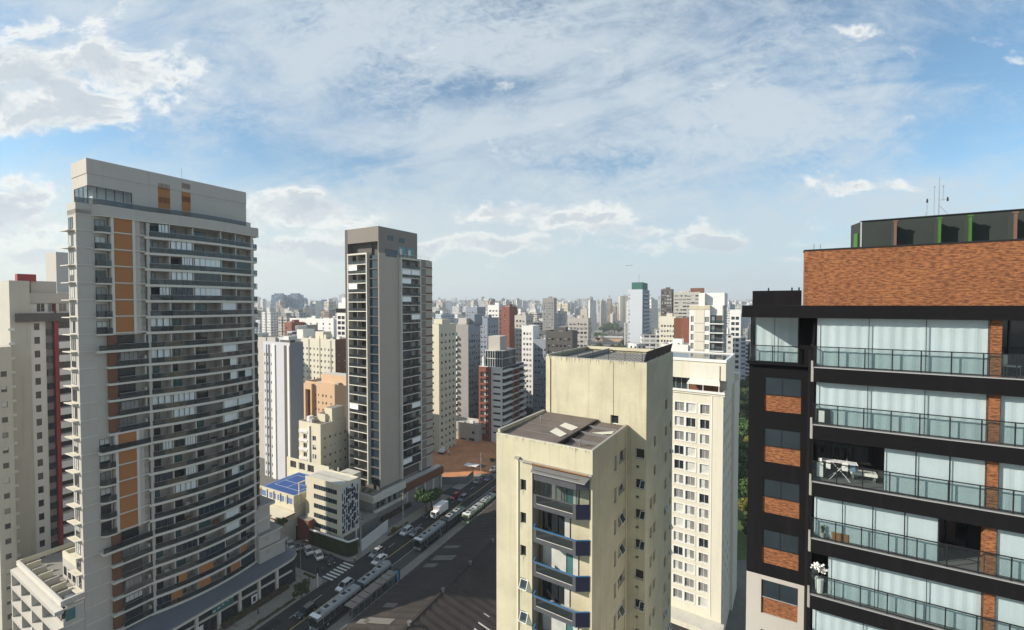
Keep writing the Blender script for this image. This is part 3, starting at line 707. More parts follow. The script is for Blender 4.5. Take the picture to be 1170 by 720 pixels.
curtain(root, lx0+.3, -.62, back+.25, fl0+.02, zb0, 'curtain'); glaze(root, lx0+.12, -.6, back+.08, fl0+.02, zb0, 2)
railing(root, [(lx0-.05, back+2.2), (lx0-.05, back-.22), (-.62, back-.22)], fl0-.0, 1.0, 1.2)
q = MB(); q.box(lx0-.12, -.02, back-.3, back-.005, fl0-.12, fl0, M['black']); q.build('balcony_slab', root)
# stacked balconies
bcol = RB.lx(1127, z=55), RB.lx(1141, z=55)
bays_x = [(0.12, bcol[0]), (bcol[1], RW-.3)]
scen = {0: [('c', 0, 1)], 1: [('c', 0, 1)], 2: [('o', 0, .44), ('p', .44, 1)], 3: [('p', 0, .76), ('o', .76, 1)], 4: [('o', 0, .10), ('c', .10, 1)]}
for k in range(17):
    fz = f0 - k*SH; ceil = (zb0 if k == 0 else fz + SH - .80)
    q = MB(); q.box(-.02, RW, -.06, 2.9, fz-.80, fz, M['black'], M['conc_dk']); q.box(-.0, RW, -.10, -.061, fz-.05, fz-.0, M['steel']); q.build('balcony_slab', root)
    q = MB(); q.box(-.12, -.021, .0, .16, fz-.8, fz+.30, M['conc']); q.build('slab_end', root)
    q = MB(); q.box(bcol[0]+.01, bcol[1]-.01, .18, .62, fz, ceil, M['brick']); q.build('brick_column', root)
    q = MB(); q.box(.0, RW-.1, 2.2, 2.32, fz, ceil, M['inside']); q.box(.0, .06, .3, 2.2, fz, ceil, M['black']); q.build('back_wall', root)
    sc_ = scen.get(k, [('c', 0, 1)] if k % 2 else [('c', 0, .8), ('o', .8, 1)])
    for bi, (xa, xb) in enumerate(bays_x):
        for (kd, s0, s1) in (sc_ if bi == 0 else ([('o', 0, 1)] if k == 0 else [('p' if k > 2 else 'c', 0, 1)])):
            x0, x1 = xa+(xb-xa)*s0, xa+(xb-xa)*s1
            if kd == 'c': curtain(root, x0+.02, x1-.02, .34, fz+.02, ceil); glaze(root, x0, x1, .2, fz+.01, ceil, max(1, round((x1-x0)/1.9)))
            elif kd == 'p':
                n = max(1, round((x1-x0)/1.15)); q = MB()
                for i in range(n): q.box(x0+(x1-x0)*i/n+.015, x0+(x1-x0)*(i+1)/n-.015, .3, .31, fz+.02, ceil, M['curtain'])
                q.build('roller_blind', root); glaze(root, x0, x1, .2, fz+.01, ceil, n)
            else:
                q = MB(); n = max(1, round((x1-x0)/.9))
                for i in range(n+1): q.box(x0+(x1-x0)*i/n-.03, x0+(x1-x0)*i/n+.03, 2.1, 2.19, fz, ceil, M['frame_k'])
                q.box(x0, x1, 2.17, 2.198, fz, ceil, M['glass']); q.build('balcony_door', root)
    railing(root, [(-.02, 1.6), (-.02, -.0), (RW-.1, -.0)], fz, 1.08, 1.09)
# brick storey above the band
bz1 = RB.z(287, RB.lx(918, z=64, ly=1.3), 1.3)
bx_ = RB.lx(918, z=64, ly=1.3)
q = MB(); q.box(bx_, RW, 1.3, 2.1, zb0+.66, bz1, M['brick'], M['roof']); q.build('brick_wall', root); q = MB(); q.box(bx_+2.2, RW, 2.11, RD-.1, zb0+.66, bz1-.3, M['black'], M['roof']); q.build('upper_storey', root)
q = MB(); q.box(bx_-.04, RW+.05, 1.26, 1.5, bz1, bz1+.07, M['frame_k']); q.box(bx_-.04, bx_+.2, 1.5, 2.14, bz1, bz1+.07, M['frame_k']); q.build('coping', root)
q = MB(); q.box(lx0+.1, bx_-.02, 2.9, 7, zb0+.66, zb0+1.55, M['black']); q.build('low_parapet', root)
for x in (-.9, -.55, -2.1):
    q = MB(); q.tube((x, 3, zb0+1.55), (x, 3, zb0+1.72), .04, M['blk'], 6); q.build('vent_pipe', root)
for x in (.45, .75):
    q = MB(); q.tube((bx_+x, 1.8, bz1+.07), (bx_+x, 1.8, bz1+.4), .02, M['metal'], 6); q.build('vent_pipe', root)
# dark plant room on top with coloured fins
py_ = 4.9; pxl = RB.lx(983, z=69, ly=py_); pz1 = RB.z(253.5, pxl, py_)
M['plant'] = wallm('green_grey_render', (.032, .04, .037), .12, .2)
q = MB(); pc = RB.lx(972, z=69, ly=py_+1.2)
q.prism([(pxl, py_), (RW, py_), (RW, py_+4), (pc+1.2, py_+4), (pc, py_+1.3)], bz1, pz1, M['plant'], M['roof'])
q.build('plant_room', root)
q = MB(); q.box(pxl-.02, RW, py_-.06, py_+.1, pz1, pz1+.05, M['blk']); q.box(pxl-.02, pxl+.05, py_-.03, py_-.005, bz1, pz1, M['steel']); q.build('trim', root)
M['green_p'] = plain('green_painted_steel', (.045, .135, .02), .45); M['brown_p'] = plain('brown_painted_steel', (.16, .085, .06), .5)
for px, mm in ((1022, 'brown_p'), (1072.5, 'green_p'), (1107.5, 'green_p'), (1159, 'brown_p')):
    x = RB.lx(px, z=67.5, ly=py_-.7); q = MB(); q.box(x-.05, x+.05, py_-.72, py_-.62, bz1+.0, pz1-.25, M[mm]); q.box(x-.09, x+.09, py_-.74, py_-.56, pz1-.25, pz1-.17, M[mm]); q.box(x-.04, x+.04, py_-.579, py_-.002, bz1+.05, pz1-.28, M['plant'])
    q.build('fin', root)
q = MB(); p = Vector((pc, py_+1.25)); a_ = Vector((pxl, py_)); m1 = p+(a_-p)*.45; m2 = p+(a_-p)*.8; q.obox(m1+Vector((-.05, -.05)), m2+Vector((-.05, -.05)), .06, bz1, bz1+1.3, M['green_p']); q.build('door_frame', root)
# antennas
ant = thing('antenna_mast', 'thin whip antennas and small wind vane mounted on the dark rooftop plant room', 'antenna', tuple(RB.w(RB.lx(1072, z=70, ly=py_+1), py_+1)) + (pz1-.02,), -RB.th)
q = MB(); q.tube((0, 0, 0), (0, 0, 2.35), .025, M['metal'], 6, .012); q.tube((0, 0, .8), (.55, 0, 0), .012, M['metal'], 5); q.tube((0, 0, 1.05), (.42, 0, 1.1), .012, M['metal'], 5); q.build('mast', ant)
for x in (-.2, .17): q = MB(); q.tube((x, 0, 0 if x < 0 else 1.0), (x, 0, 1.9), .012, M['metal'], 5); q.tube((x-.04, 0, 1.82), (x+.04, 0, 1.82), .02, M['metal'], 5); q.build('whip_antenna', ant)
for x in (.36, -.5):
    q = MB(); q.tube((x, 0, .95 if x > 0 else .0), (x, 0, 1.1), .012, M['metal'], 5); q.tube((x, 0, .98), (x, 0, 1.2), .05, M['blk'], 7, .03); q.build('sensor', ant)
q = MB(); q.tube((-.72, 0, 0), (-.55, 0, .4), .01, M['metal'], 5); q.tube((-.45, 0, 0), (-.57, 0, .4), .01, M['metal'], 5); q.build('brace', ant)

def balcony_item(fx, fy, k): 
    p = RB.w(fx, fy); return (p.x, p.y, f0 - k*SH)
t = thing('drying_rack', 'folding white clothes drying rack on the open balcony with dark interior', 'drying rack', balcony_item(1.25, .85, 2), -RB.th)
q = MB()
for s in (-1, 1):
    q.tube((-.45, .25*s, 0), (.35, -.25*s, .95), .012, M['wht'], 5); q.tube((-.35, .25*s, .95), (.45, -.25*s, 0), .012, M['wht'], 5)
q.build('leg', t)
q = MB()
for i in range(9): q.tube((-.75, -.27+i*.068, .97), (.75, -.27+i*.068, .97), .006, M['wht'], 5)
q.tube((-.75, -.28, .97), (-.75, .28, .97), .012, M['wht'], 5); q.tube((.75, -.28, .97), (.75, .28, .97), .012, M['wht'], 5); q.build('rails', t)
M['cloth'] = plain('white_laundry', (.72, .70, .64), .95); M['cloth2'] = plain('blue_laundry', (.12, .2, .3), .95)
q = MB()
for i, (x, w_, mm) in enumerate(((-.6, .2, 'cloth'), (.1, .25, 'cloth'), (.45, .22, 'cloth2'))): q.box(x, x+w_, -.2+.07*i, -.185+.07*i, .55, .975, M[mm])
q.build('laundry', t)
t = thing('folded_ironing_board', 'cream folded board leaning at the left end of the open balcony', 'ironing board', balcony_item(.38, .55, 2), -RB.th)
q = MB(); q.prism([(-.14, 0), (.14, 0), (.14, .05), (-.14, .05)], .1, .9, M['cloth']); q.prism([(-.08, 0), (.08, 0), (.08, .05), (-.08, .05)], .9, 1.1, M['cloth']); q.build('board', t)
q = MB(); q.tube((-.1, .08, 0), (.1, .08, .7), .012, M['steel'], 5); q.tube((.1, .08, 0), (-.1, .08, .7), .012, M['steel'], 5); q.build('leg', t)
def chair(lab, pos, rz, mat, grp=None):
    t = thing('chair', lab, 'chair', pos, rz, grp)
    q = MB(); q.box(-.24, .24, -.24, .24, .42, .47, M[mat]); q.build('seat', t)
    q = MB(); q.box(-.24, .24, .2, .25, .5, .95, M[mat]); q.build('backrest', t)
    for x in (-.21, .21):
        for y in (-.21, .21): q = MB(); q.tube((x, y, 0), (x, y, .42 if y < 0 else .52), .015, M['metal'], 5); q.build('leg', t)
chair('metal chair at the left end of the balcony two floors under the drying rack', balcony_item(.45, .8, 4), .3, 'cloth')
t = thing('potted_plant', 'two pale stone balls stacked as garden ornament on the lowest open balcony corner', 'ornament', balcony_item(.34, .32, 4), 0)
def lump(q, c, r, m, n=7, sq=1.):
    """rounded pebble/bush lump"""
    c = Vector(c); rows = []
    for i in range(n+1):
        ph = pi*i/n; rows.append([c+Vector((r*sin(ph)*cos(2*pi*j/(n+2)), r*sin(ph)*sin(2*pi*j/(n+2)), r*sq*cos(ph))) for j in range(n+2)])
    for i in range(n):
        for j in range(n+2):
            k = (j+1) % (n+2); q.poly([rows[i][j], rows[i+1][j], rows[i+1][k], rows[i][k]], m)
bpy.data.objects.remove(t)
t = thing('plant_pot', 'white pot with two pale round flower heads in the lowest open balcony corner', 'plant pot', balcony_item(.42, .35, 4), 0)
q = MB(); q.tube((0, 0, 0), (0, 0, .75), .16, M['cloth'], 10, .2); q.build('pot', t, smooth=True)
for (x, z, r) in ((-.12, 1.45, .22), (.22, 1.2, .17)):
    q = MB(); q.tube((x*.3, 0, .7), (x, 0, z), .015, M['blk'], 5)
    random.seed(3)
    for i in range(26):
        lump(q, (x+random.gauss(0, r*.45), random.gauss(0, r*.4), z+random.gauss(0, r*.4)), .06, M['cloth'], 4)
    q.build('flower_head', t)
random.seed(5)
t = thing('planter', 'small dark framed box with cream front on the second balcony, left corner', 'planter', balcony_item(.45, .4, 1), -RB.th)
q = MB(); q.box(-.3, .3, -.2, .2, 0, .78, M['blk']); q.build('frame', t); q = MB(); q.box(-.2, .05, -.22, -.201, .1, .7, M['cloth']); q.build('front_panel', t)
t = thing('storage_box', 'tan woven basket beside dark blue bundle behind the railing of the fourth balcony', 'basket', balcony_item(1.25, .1+.15-.0, 3), -RB.th)
q = MB(); q.prism([(-.3, -.0), (.35, -.0), (.4, .25-.2), (-.35, .25-.2)], 0, .4, M['wood']); q.build('basket', t)
t = thing('pedestal_fan', 'white standing fan in the dark open part of the fourth balcony', 'fan', balcony_item(4.25, 1.2, 3), -RB.th)
q = MB(); q.tube((0, 0, 0), (0, 0, .04), .2, M['wht'], 12); q.tube((0, 0, .04), (0, 0, 1.2), .02, M['wht'], 6); q.build('stand', t)
q = MB(); q.tube((0, -.09, 1.4), (0, .05, 1.4), .24, M['cloth'], 14); q.build('fan_head', t)
t = thing('bench', 'low cream upholstered bench on the dark open balcony behind the clothes rack', 'bench', balcony_item(2.35, 1.4, 2), -RB.th)
q = MB(); q.box(-.55, .55, -.25, .25, .3, .46, M['cloth']); q.build('seat', t)
for x in (-.45, .45): q = MB(); q.box(x-.04, x+.04, -.2, .2, 0, .3, M['metal']); q.build('leg', t)

chair('pale chair behind the glass on the topmost balcony, right of the brick column', balcony_item(7.6, 1.0, 0), .5, 'cloth'); chair('dark chair in the dark open bay of the fourth balcony', balcony_item(5.2, 1.3, 3), -.6, 'blk')
chair('dark chair beside the bench on the open balcony with the drying rack', balcony_item(1.9, 1.6, 2), .9, 'metal')
for (fx, k_, lab) in ((6.9, 0, 'potted palm behind the railing of the topmost balcony right of the brick column'), (.5, 3, 'leafy potted plant in the left corner of the fourth balcony')):
    t = thing('potted_plant', lab, 'plant', balcony_item(fx, .13 if k_ else .9, k_), 0)
    q = MB(); q.tube((0, 0, 0), (0, 0, .3), .08, M['conc'], 9, .1); q.build('pot', t); q = MB(); random.seed(int(fx*10))
    for j in range(26):
        a_ = random.uniform(0, 6.28); r_ = random.uniform(.1, .26 if k_ else .4); zz = random.uniform(.4, .75 if k_ else 1.1); d_ = Vector((cos(a_), sin(a_)*.4, 0)); n_ = Vector((-sin(a_), cos(a_), 0))*.035
        q.poly([Vector((0, 0, .3)), Vector((0, 0, zz))+d_*r_*.5+n_, Vector((0, 0, zz-.1))+d_*r_, Vector((0, 0, zz))+d_*r_*.5-n_], M['frond'] if 'frond' in M else M.setdefault('frond', plain('frond_green', (.035, .07, .02), .6)))
    q.build('leaves', t)
# ================================================================ left: tall tower with curved balconies
TW = Fr(98.9, 76.6, 29.6, z=91)
root = thing('apartment_tower', 'tall grey-beige apartment tower with curved balcony bands and orange wood panels', 'apartment building', (TW.o.x, TW.o.y, 0), -TW.th)
PX = .3
def Ly(px, z=80, X=PX): return TW.ly(px, z=z, lx=X)
y86, y102, y122, y127, y148, y158, y165, y169 = [Ly(p) for p in (86.5, 102, 122, 127, 148, 157, 164, 169)]
bays = [Ly(169, X=1.4)] + [Ly(p, X=2.2) for p in (194, 219.3, 251, 269.4)] + [Ly(286.8, X=1.4)]
yE = bays[-1]; yS = bays[0]
def xb(y): t = min(1, max(0, (y-yS)/(yE-yS))); return 1.45 + 1.5*4*t*(1-t)
zpar = TW.z(242, 1.4, yS); ztop = TW.z(180.5, 0, 0)
zt = [TW.z(y, 1.45, yS) for y in (270.2,)][0]
SH2 = 3.0; NF = 25
def slabz(k): return zt - SH2*k
grp = lambda k: 1 if k < 7 else 2 if k < 13 else 3 if k < 19 else 4     # which facade pattern floor k (from the top) has
st = M['stone']
q = MB()
q.box(-3.6, PX, y86, 1.5, 0, zpar-1.1, st, skip='b'); q.box(-6.9, -.2, 0.01, yE+.6, 0, zpar-1.1, st, M['roof'], skip='b'); q.box(-8.5, -6.91, 9, yE-1, 0, zpar-1.1, st, M['roof'], skip='b')
q.box(-.2, PX-.004, 1.5, y122, 0, zpar-1.1, st, skip='b')
q.build('wall', root)
# right-hand end wall and end return
boxpart(root, 'end_wall', 'stone', -1.2, 1.35, yE+.08, yE+.5, 6.2, zpar-1.0)
# bay shaft with wood panels: groups 1 and 3 stand proud
for g0, g1 in ((0, 7), (13, 19)):
    zh = slabz(g0)+2.75 if g0 else slabz(g0)+2.7; zl = slabz(g1)+2.7
    q = MB(); q.box(-.19, 1.25, y122+.15, y158, zl, zh, st); q.box(-.19, .7, y158, y165, zl, zh, st); q.build('wall_shaft', root)
    for px_ in (y127-.42, y148+.02): boxpart(root, 'pilaster', 'slab', 1.25, 1.42, px_, px_+.4, zl, zh)
    for k in range(g0, g1):
        z = slabz(k); boxpart(root, 'wood_panel', 'wood', 1.251, 1.31, y127+.02, y148-.02, z+.16, z+2.86)
        boxpart(root, 'string_course', 'slab', 1.25, 1.48, y127-.5, y165-.2, z-.02, z+.15)
        wm_ = win_mesh(.55, .5, 'd', 'frame_k'); place('small_window', wm_, root, (.705, y158+.25, z+1.3), pi/2)
        boxpart(root, 'ledge', 'slab', .7, .95, y158, y165+.2, z-.1, z)
for g0, g1 in ((7, 13), (19, 25)):
    for k in range(g0, g1):
        z = slabz(k); ya, yb_ = y127-1.15, y127+.25
        boxpart(root, 'brown_panel', 'brown', .301, .9, ya+.2, yb_, z+.16, z+2.62)
        q = MB(); q.box(-.1, 1.5, ya, y165+.1, z-.34, z, M['slab']); q.build('balcony_slab', root)
        q = MB(); q.box(1.40, 1.44, yb_+.05, y165, z, z+1.0, M['rail_dk']); q.box(1.38, 1.45, yb_, y165, z+1.0, z+1.05, M['metal']); q.build('railing', root)
        place('balcony_window', win_mesh(2.6, 2.25, random.choice(['d', 'dh', 'g', 'ds']), 'frame_k'), root, (.05 if random.random() < .6 else 1.3, yb_+.3, z+.02 + .2), pi/2)
        boxpart(root, 'divider', 'stone', -.1, 1.3, y158+.4, y158+.65, z, z+2.62 if k % 2 else z+1.6)
# corner balcony stack
for k in range(NF-5 if False else 19):
    z = slabz(k)
    if grp(k) in (1, 3):
        q = MB(); n = 6; pts = [(PX, y102+.5)] + [(PX+1.25*sin(R(90*i/n)) if i else PX+.3, y102+.5+ (1.2*(1-cos(R(90*i/n))))) for i in range(n+1)] + [(1.55, y122+.14), (PX, y122+.14)]
        q.prism(pts, z-.32, z-.05, M['slab']); q.build('balcony_slab', root)
        q = MB()
        pp = pts[1:-1]
        for i in range(len(pp)-1): q.obox(Vector(pp[i])*.98+Vector((0, .08)), Vector(pp[i+1])*.98+Vector((0, .08)), .03, z-.04, z+.98, M['rail_dk'])
        q.build('railing', root)
        place('balcony_door', win_mesh(y122-y102-.9, 2.2, random.choice(['d', 'dh', 'g']), 'frame_k'), root, (PX+.06, y102+.65, z-.02), pi/2)
    boxpart(root, 'string_course', 'slab', PX, PX+.12, y86, y102+.5, z-.05, z+.08)
for k in range(19, NF): boxpart(root, 'string_course', 'slab', PX, PX+.12, y86, y122, slabz(k)-.05, slabz(k)+.08)
for k in (6, 12, 18):   # full-width slabs where the pattern changes
    z = slabz(k+1); q = MB(); q.box(PX+.001, 1.8, y102+.4, y165+.1, z-.42, z-.0, M['slab']); q.build('balcony_slab', root)
    q = MB(); q.box(1.66, 1.7, y102+.5, y165, z, z+.95, M['rail_dk']); q.build('railing', root)
# narrow front with windows and cantilevered shelves
for k in range(NF):
    z = slabz(k)
    place('window', win_mesh(1.9, 2.0, ['d', 'dh', 'ds', 'w', 'g'][k*7 % 5], 'frame_k'), root, (-2.9, y86-.06, z+.25))
    q = MB(); q.prism([(-4.1, y86-.9), (-.7, y86-.75), (-.4, y86), (-3.7, y86)], z-.16, z+.0, M['slab'], M['cream_lt']); q.build('window_shelf', root)
# curved balcony bands
def band(z0, z1, off, inner, name, m='slab', top=None):
    q = MB(); n = 22; o_ = [(xb(yS+(yE-yS)*i/n)+off, yS-.55+(yE+.55-yS+.35)*i/n) for i in range(n+1)]
    q.prism([(inner, yS-.55)] + o_ + [(inner, yE+.35)], z0, z1, M[m], M[top] if top else None); return q.build(name, root)
proto = None
for k in range(NF):
    z = slabz(k)
    if proto is None: proto = band(z-.46, z, .0, -.19, 'balcony_band')
    else: place('balcony_band', proto.data, root, (0, 0, z-slabz(0)))
pr = None
for k in range(NF):
    z = slabz(k)
    if pr is None:
        q = MB(); n = 22
        for i in range(n):
            ya, yb_ = yS+(yE-yS)*i/n, yS+(yE-yS)*(i+1)/n
            q.obox((xb(ya)-.07, ya), (xb(yb_)-.07, yb_), .02, z+.03, z+.98, M['rail_dk']); q.obox((xb(ya)-.07, ya), (xb(yb_)-.07, yb_), .06, z+.98, z+1.03, M['metal'])
        pr = q.build('railing', root)
    else: place('railing', pr.data, root, (0, 0, z-slabz(0)))
for i, y in enumerate(bays):
    w_ = .2 if i else .5
    for k in range(NF):   # each storey's pier and party wall
        z = slabz(k)
        if k == 0:
            q = MB(); x = xb(y)-(.22 if 0 < i < 5 else .02); q.box(x-.3, x, y-w_/2, y+w_/2, z, z+SH2-.46, M['stone']); q.box(-.18, x-.3, y-.1, y+.1, z, z+SH2-.46, M['stone']); pp = q.build('pier', root)
        elif len(bays)*k < 96 or True:
            pass
    q = MB()
    for k in range(1, NF):
        z = slabz(k); x = xb(y)-(.22 if 0 < i < 5 else .02); q.box(x-.3, x, y-w_/2, y+w_/2, z, z+SH2-.46, M['stone']); q.box(-.18, x-.3, y-.1, y+.1, z, z+SH2-.46, M['stone'])
    q.build('pier', root)
random.seed(21)
rest = MB(); cnt = 0
M['blind'] = plain('white_blind', (.88, .89, .87), .8)
for k in range(NF):
    z = slabz(k)
    for i in range(5):
        y0, y1 = bays[i]+.2, bays[i+1]-.2; w = y1-y0; cnt += 1
        q = MB() if cnt <= 100 else rest
        r = random.random(); h = SH2-.47
        kind = 'open'
        if r < .2: kind = 'blind'
        elif r < .31: kind = 'dark'
        segs = [(y0, y1)] if w < 5.4 else [(y0, (y0+y1)/2), ((y0+y1)/2, y1)]
        for (a_, c_) in segs:
            kd = kind if len(segs) == 1 else random.choice(['open', 'open', 'open', 'blind', 'dark'])
            # back of the loggia: sliding door in a rendered wall
            d0 = a_+.15; d1 = a_+(c_-a_)*random.choice([.5, .62, .7])
            q.box(-.19, -.15, d0, d1, z, z+2.25, random.choice([M['glass'], M['glass'], M['glass_g'], M['glass_teal']]))
            for yy in (d0, (d0+d1)/2, d1): q.box(-.15, -.11, yy-.04, yy+.04, z, z+2.25, M['frame_k'])
            q.box(-.15, -.11, d0, d1, z+2.25, z+2.33, M['frame_k'])
            if random.random() < .35: q.box(.3, .8, c_-1.1, c_-.3, z, z+.75, random.choice([M['wood'], M['blk'], M['cloth'], M['glass_teal']]))
            if random.random() < .35: q.box(.2, .7, a_+.6, a_+1.7, z, z+.6, random.choice([M['blk'], M['stone_dk'], M['cloth']]))
            if kd != 'open':
                X0 = xb((a_+c_)/2) - .16 - (.12 if w > 4 else .04); n = max(2, round((c_-a_)/.95))
                fa, fc = a_, c_
                if kd == 'blind' and random.random() < .35: fa = a_+(c_-a_)*.5
                for j in range(n):
                    ya = fa+(fc-fa)*j/n; yb_ = fa+(fc-fa)*(j+1)/n; xa = min(xb(ya), xb(yb_))-.2
                    hh = h-.02
                    dz = 0 if kd == 'dark' else random.choice([0, 0, .9, 1.0, .4])
                    if kd == 'dark': q.box(xa-.02, xa, ya+.02, yb_-.02, z+.02, z+hh, M['navy'])
                    else:
                        q.box(xa-.04, xa-.03, ya+.02, yb_-.02, z+dz+.02, z+hh, M['blind'])
                        q.box(xa-.015, xa, ya+.02, yb_-.02, z+.02, z+hh, M['cl'])
                    q.box(xa-.03, xa+.01, ya-.02, ya+.02, z+.02, z+hh, M['frame'])
        if cnt <= 100: q.build('loggia', root)
stuff(rest.build('loggia', root))
# base storeys: orange panels between the lowest bands
for k, sp in ((23, ((1, .1, .45), (2, .02, .5), (4, .0, .35))), (24, ((0, .75, 1.), (1, .0, .25), (2, .0, .4), (3, .3, .9)))):
    for (i, s0, s1) in sp:
        y0, y1 = bays[i], bays[i+1]; z = slabz(k)
        a_, c_ = y0+(y1-y0)*s0, y0+(y1-y0)*s1
        q = MB(); q.obox((xb(a_)-.12, a_), (xb(c_)-.12, c_), .08, z+.02, z+SH2-.5, M['wood']); q.build('wood_panel', root)
# roof terrace parapet following the curve
q = MB(); n = 22
pts = [(PX, y86), (PX, y102+.3), (1.5, y102+1.1), (1.5, yS-.5)] + [(xb(yS+(yE-yS)*i/n), yS+(yE-yS)*i/n) for i in range(n+1)] + [(1.7, yE+1.2), (1.1, yE+1.9), (-.3, yE+2.1), (-3.6, yE+2.1), (-3.6, y86)]
q.prism(pts, zpar-1.95, zpar-.0, M['stone'], M['roof']); q.build('roof_parapet', root)
q = MB(); q.prism([(p[0]+(.12 if p[0] > 0 else 0), p[1]) for p in pts], zpar-1.99, zpar-1.86, M['slab']); q.build('string_course', root)
q = MB()
for i in range(len(pts)-6):
    a_, c_ = Vector(pts[i]), Vector(pts[i+1])
    a_ = a_-Vector((.12, 0)); c_ = c_-Vector((.12, 0)); q.obox(a_, c_, .02, zpar+.02, zpar+.95, M['rail_dk']); q.obox(a_, c_, .05, zpar+.95, zpar+1.0, M['metal'])
q.build('roof_railing', root)
# penthouse block with tall glazed corner and slatted openings
pe = TW.ly(281, z=90); pg1 = TW.ly(151.5, z=80); zg1 = TW.z(212, 0, .3); zg0 = zpar-.1
q = MB()
g_in = 1.4
zb_ = TW.z(198.0, 0, .2)
q.box(-6.8, 0, pg1, pe, zpar-.2, ztop, st, M['roof']); q.box(-7.0, 0, 0, pg1, zg1, ztop, st, M['roof']); q.box(-7, -6.2, 0, pg1, zpar-.2, zg1, st)
q.box(-6.2, -2.4, 1.4, pg1, zpar-.2, zg1, M['white'])
q.box(-7.06, .08, -.08, pe+.0, zb_, ztop+.02, M['stone'], M['roof_lt']); q.build('penthouse', root)
pr_ = MB()
n = 5
for j in range(n+1):
    y = .05+(pg1-.1)*j/n; pr_.box(-.1, .02, y-.05, y+.05, zg0, zg1, M['frame_k'])
for j in range(4):
    x = -.05-5.9*j/3; pr_.box(x-.06, x+.06, -.02, .08, zg0, zg1, M['frame_k'])
for zz in (zg0+1.15, zg1-.1): pr_.box(-.09, .03, .05, pg1, zz, zz+.09, M['frame_k']); pr_.box(-6, -.1, -.03, .06, zz, zz+.09, M['frame_k'])
o = pr_.build('corner_glazing', root)
q = MB(); q.box(-.06, -.04, .1, pg1-.05, zg0, zg1-.1, M['cl']); q.box(-5.9, -.1, .02, .04, zg0, zg1-.1, M['cl']); q.build('pane', o)
M['slat_w'] = wallm('slatted_wood', (.12, .04, .018), .2, .1)
for pxa, pxb in ((180.5, 194), (207.5, 217.5)):
    a_, c_ = TW.ly(pxa, z=88), TW.ly(pxb, z=88); zt1 = TW.z(208, 0, a_)
    q = MB(); q.box(.001, .06, a_, c_, zpar, zt1, M['wood'])
    for z0 in (zt1-1.25, zt1-3.9):
        nn = 9
        for j in range(nn): yy = a_+(c_-a_)*(j+.5)/nn; q.box(.061, .1, yy-.05, yy+.04, z0, z0+1.1, M['slat_w'])
    q.build('wood_panel', root)
yv = TW.ly(250, z=88); q = MB(); q.box(.001, .05, yv-.9, yv+.7, ztop-3.2, ztop-3.05, M['metal']); q.build('vent', root)
q = MB(); ya_ = TW.ly(213, z=92); q.tube((-2, ya_, ztop), (-2, ya_, ztop+2.6), .04, M['metal'], 6); q.build('antenna', root)
# side balconies on the right-hand end
for k in range(NF-1):
    z = slabz(k); q = MB(); n = 6
    pts2 = [(-.6, yE+.5)] + [(-.6+2.0*sin(R(90*i/n)) if i else -.6, 0) for i in range(0)] + [(1.2, yE+.5), (1.15, yE+1.1), (.6, yE+1.75), (-.2, yE+1.95), (-2.2, yE+1.95), (-2.2, yE+.5)]
    if k == 0:
        q.prism(pts2, z-.34, z-.02, M['slab']); e0 = q.build('balcony_slab', root)
        q = MB()
        for i in range(1, 5): q.obox(Vector(pts2[i]), Vector(pts2[i+1]), .03, z-.01, z+1.0, M['rail_g'])
        e1 = q.build('railing', root)
    else: place('balcony_slab', e0.data, root, (0, 0, z-slabz(0))); place('railing', e1.data, root, (0, 0, z-slabz(0)))
boxpart(root, 'end_wall', 'stone', -3.9, -1.6, yE+.5, yE+2.3, 6.2, zpar-2.3)
# podium: storefront, canopy that rounds the corner, stepped blocks at the far end
zc = 6.3; YC = 31.5
can = [(1.2, -14), (9.3, -14)] + [(8.6-.055*(y-9), y) for y in (0, 8, 16, 24)] + [(7.2+.0*i, YC) for i in range(1)] + [(7.0-.2, YC+1.7), (5.6, YC+3.2), (3.8, YC+3.9), (-12, YC+3.9), (-12, 1.2), (.31, 1.2)]
q = MB(); q.prism(can, zc-.55, zc-.1, M['slab'], M['roof']); q.build('canopy', root)
M['mem'] = wallm('blue_grey_membrane', (.13, .14, .16), .2, .3)
q = MB(); q.prism([(p[0]-.45 if p[0] > 0 else p[0], min(p[1], YC+3.4)) for p in can], zc-.09, zc-.05, M['mem']); q.build('canopy_membrane', root)
q = MB(); q.prism([(6.2 if p[0] > 3 else p[0], min(p[1], YC+2.4)) for p in can], 0, zc-.56, M['inside']); q.build('shop_core', root)
yy = -12
while yy < YC+1:
    q = MB(); q.box(6.25, 7.0, yy-.25, yy+.25, 0, zc-.56, M['slab']); q.build('column', root)
    if yy+3.6 < YC+2:
        q = MB(); q.box(6.3, 6.36, yy+.25, yy+3.85, 0, zc-.56, M['glass_b']); 
        for j in range(4): q.box(6.36, 6.44, yy+.25+j*.9-.03, yy+.25+j*.9+.03, 0, zc-.56, M['frame_k'])
        q.box(6.36, 6.5, yy+.25, yy+3.85, 2.9, 3.35, M['slab']); q.build('shop_window', root)
    yy += 4.1
for j in range(4):
    x = 5.0-j*3; q = MB(); q.box(x-.2, x+.2, YC+2.41, YC+3.0, 0, zc-.56, M['slab']); q.build('column', root)
    q = MB(); q.box(x-2.7, x-.25, YC+2.42, YC+2.5, 0, zc-.56, M['glass_b']); q.build('shop_window', root)
ye = yE+.5
for (z0, z1, a_, c_, xo) in ((zc-.05, 9.3, ye-.2, YC+2.2, 2.6), (9.32, 12.4, ye-.2, YC+1.2, 2.3)):
    q = MB(); q.box(-8, xo, a_, c_, z0, z1, M['stone'], M['roof']); q.box(-8, xo+.45, a_-.1, c_+.5, z1, z1+.28, M['slab'], M['roof']); q.build('podium_block', root)
    place('small_window', win_mesh(.6, .6, 'd', 'frame_k'), root, (xo+.01, a_+1.6, z0+1.6), pi/2)
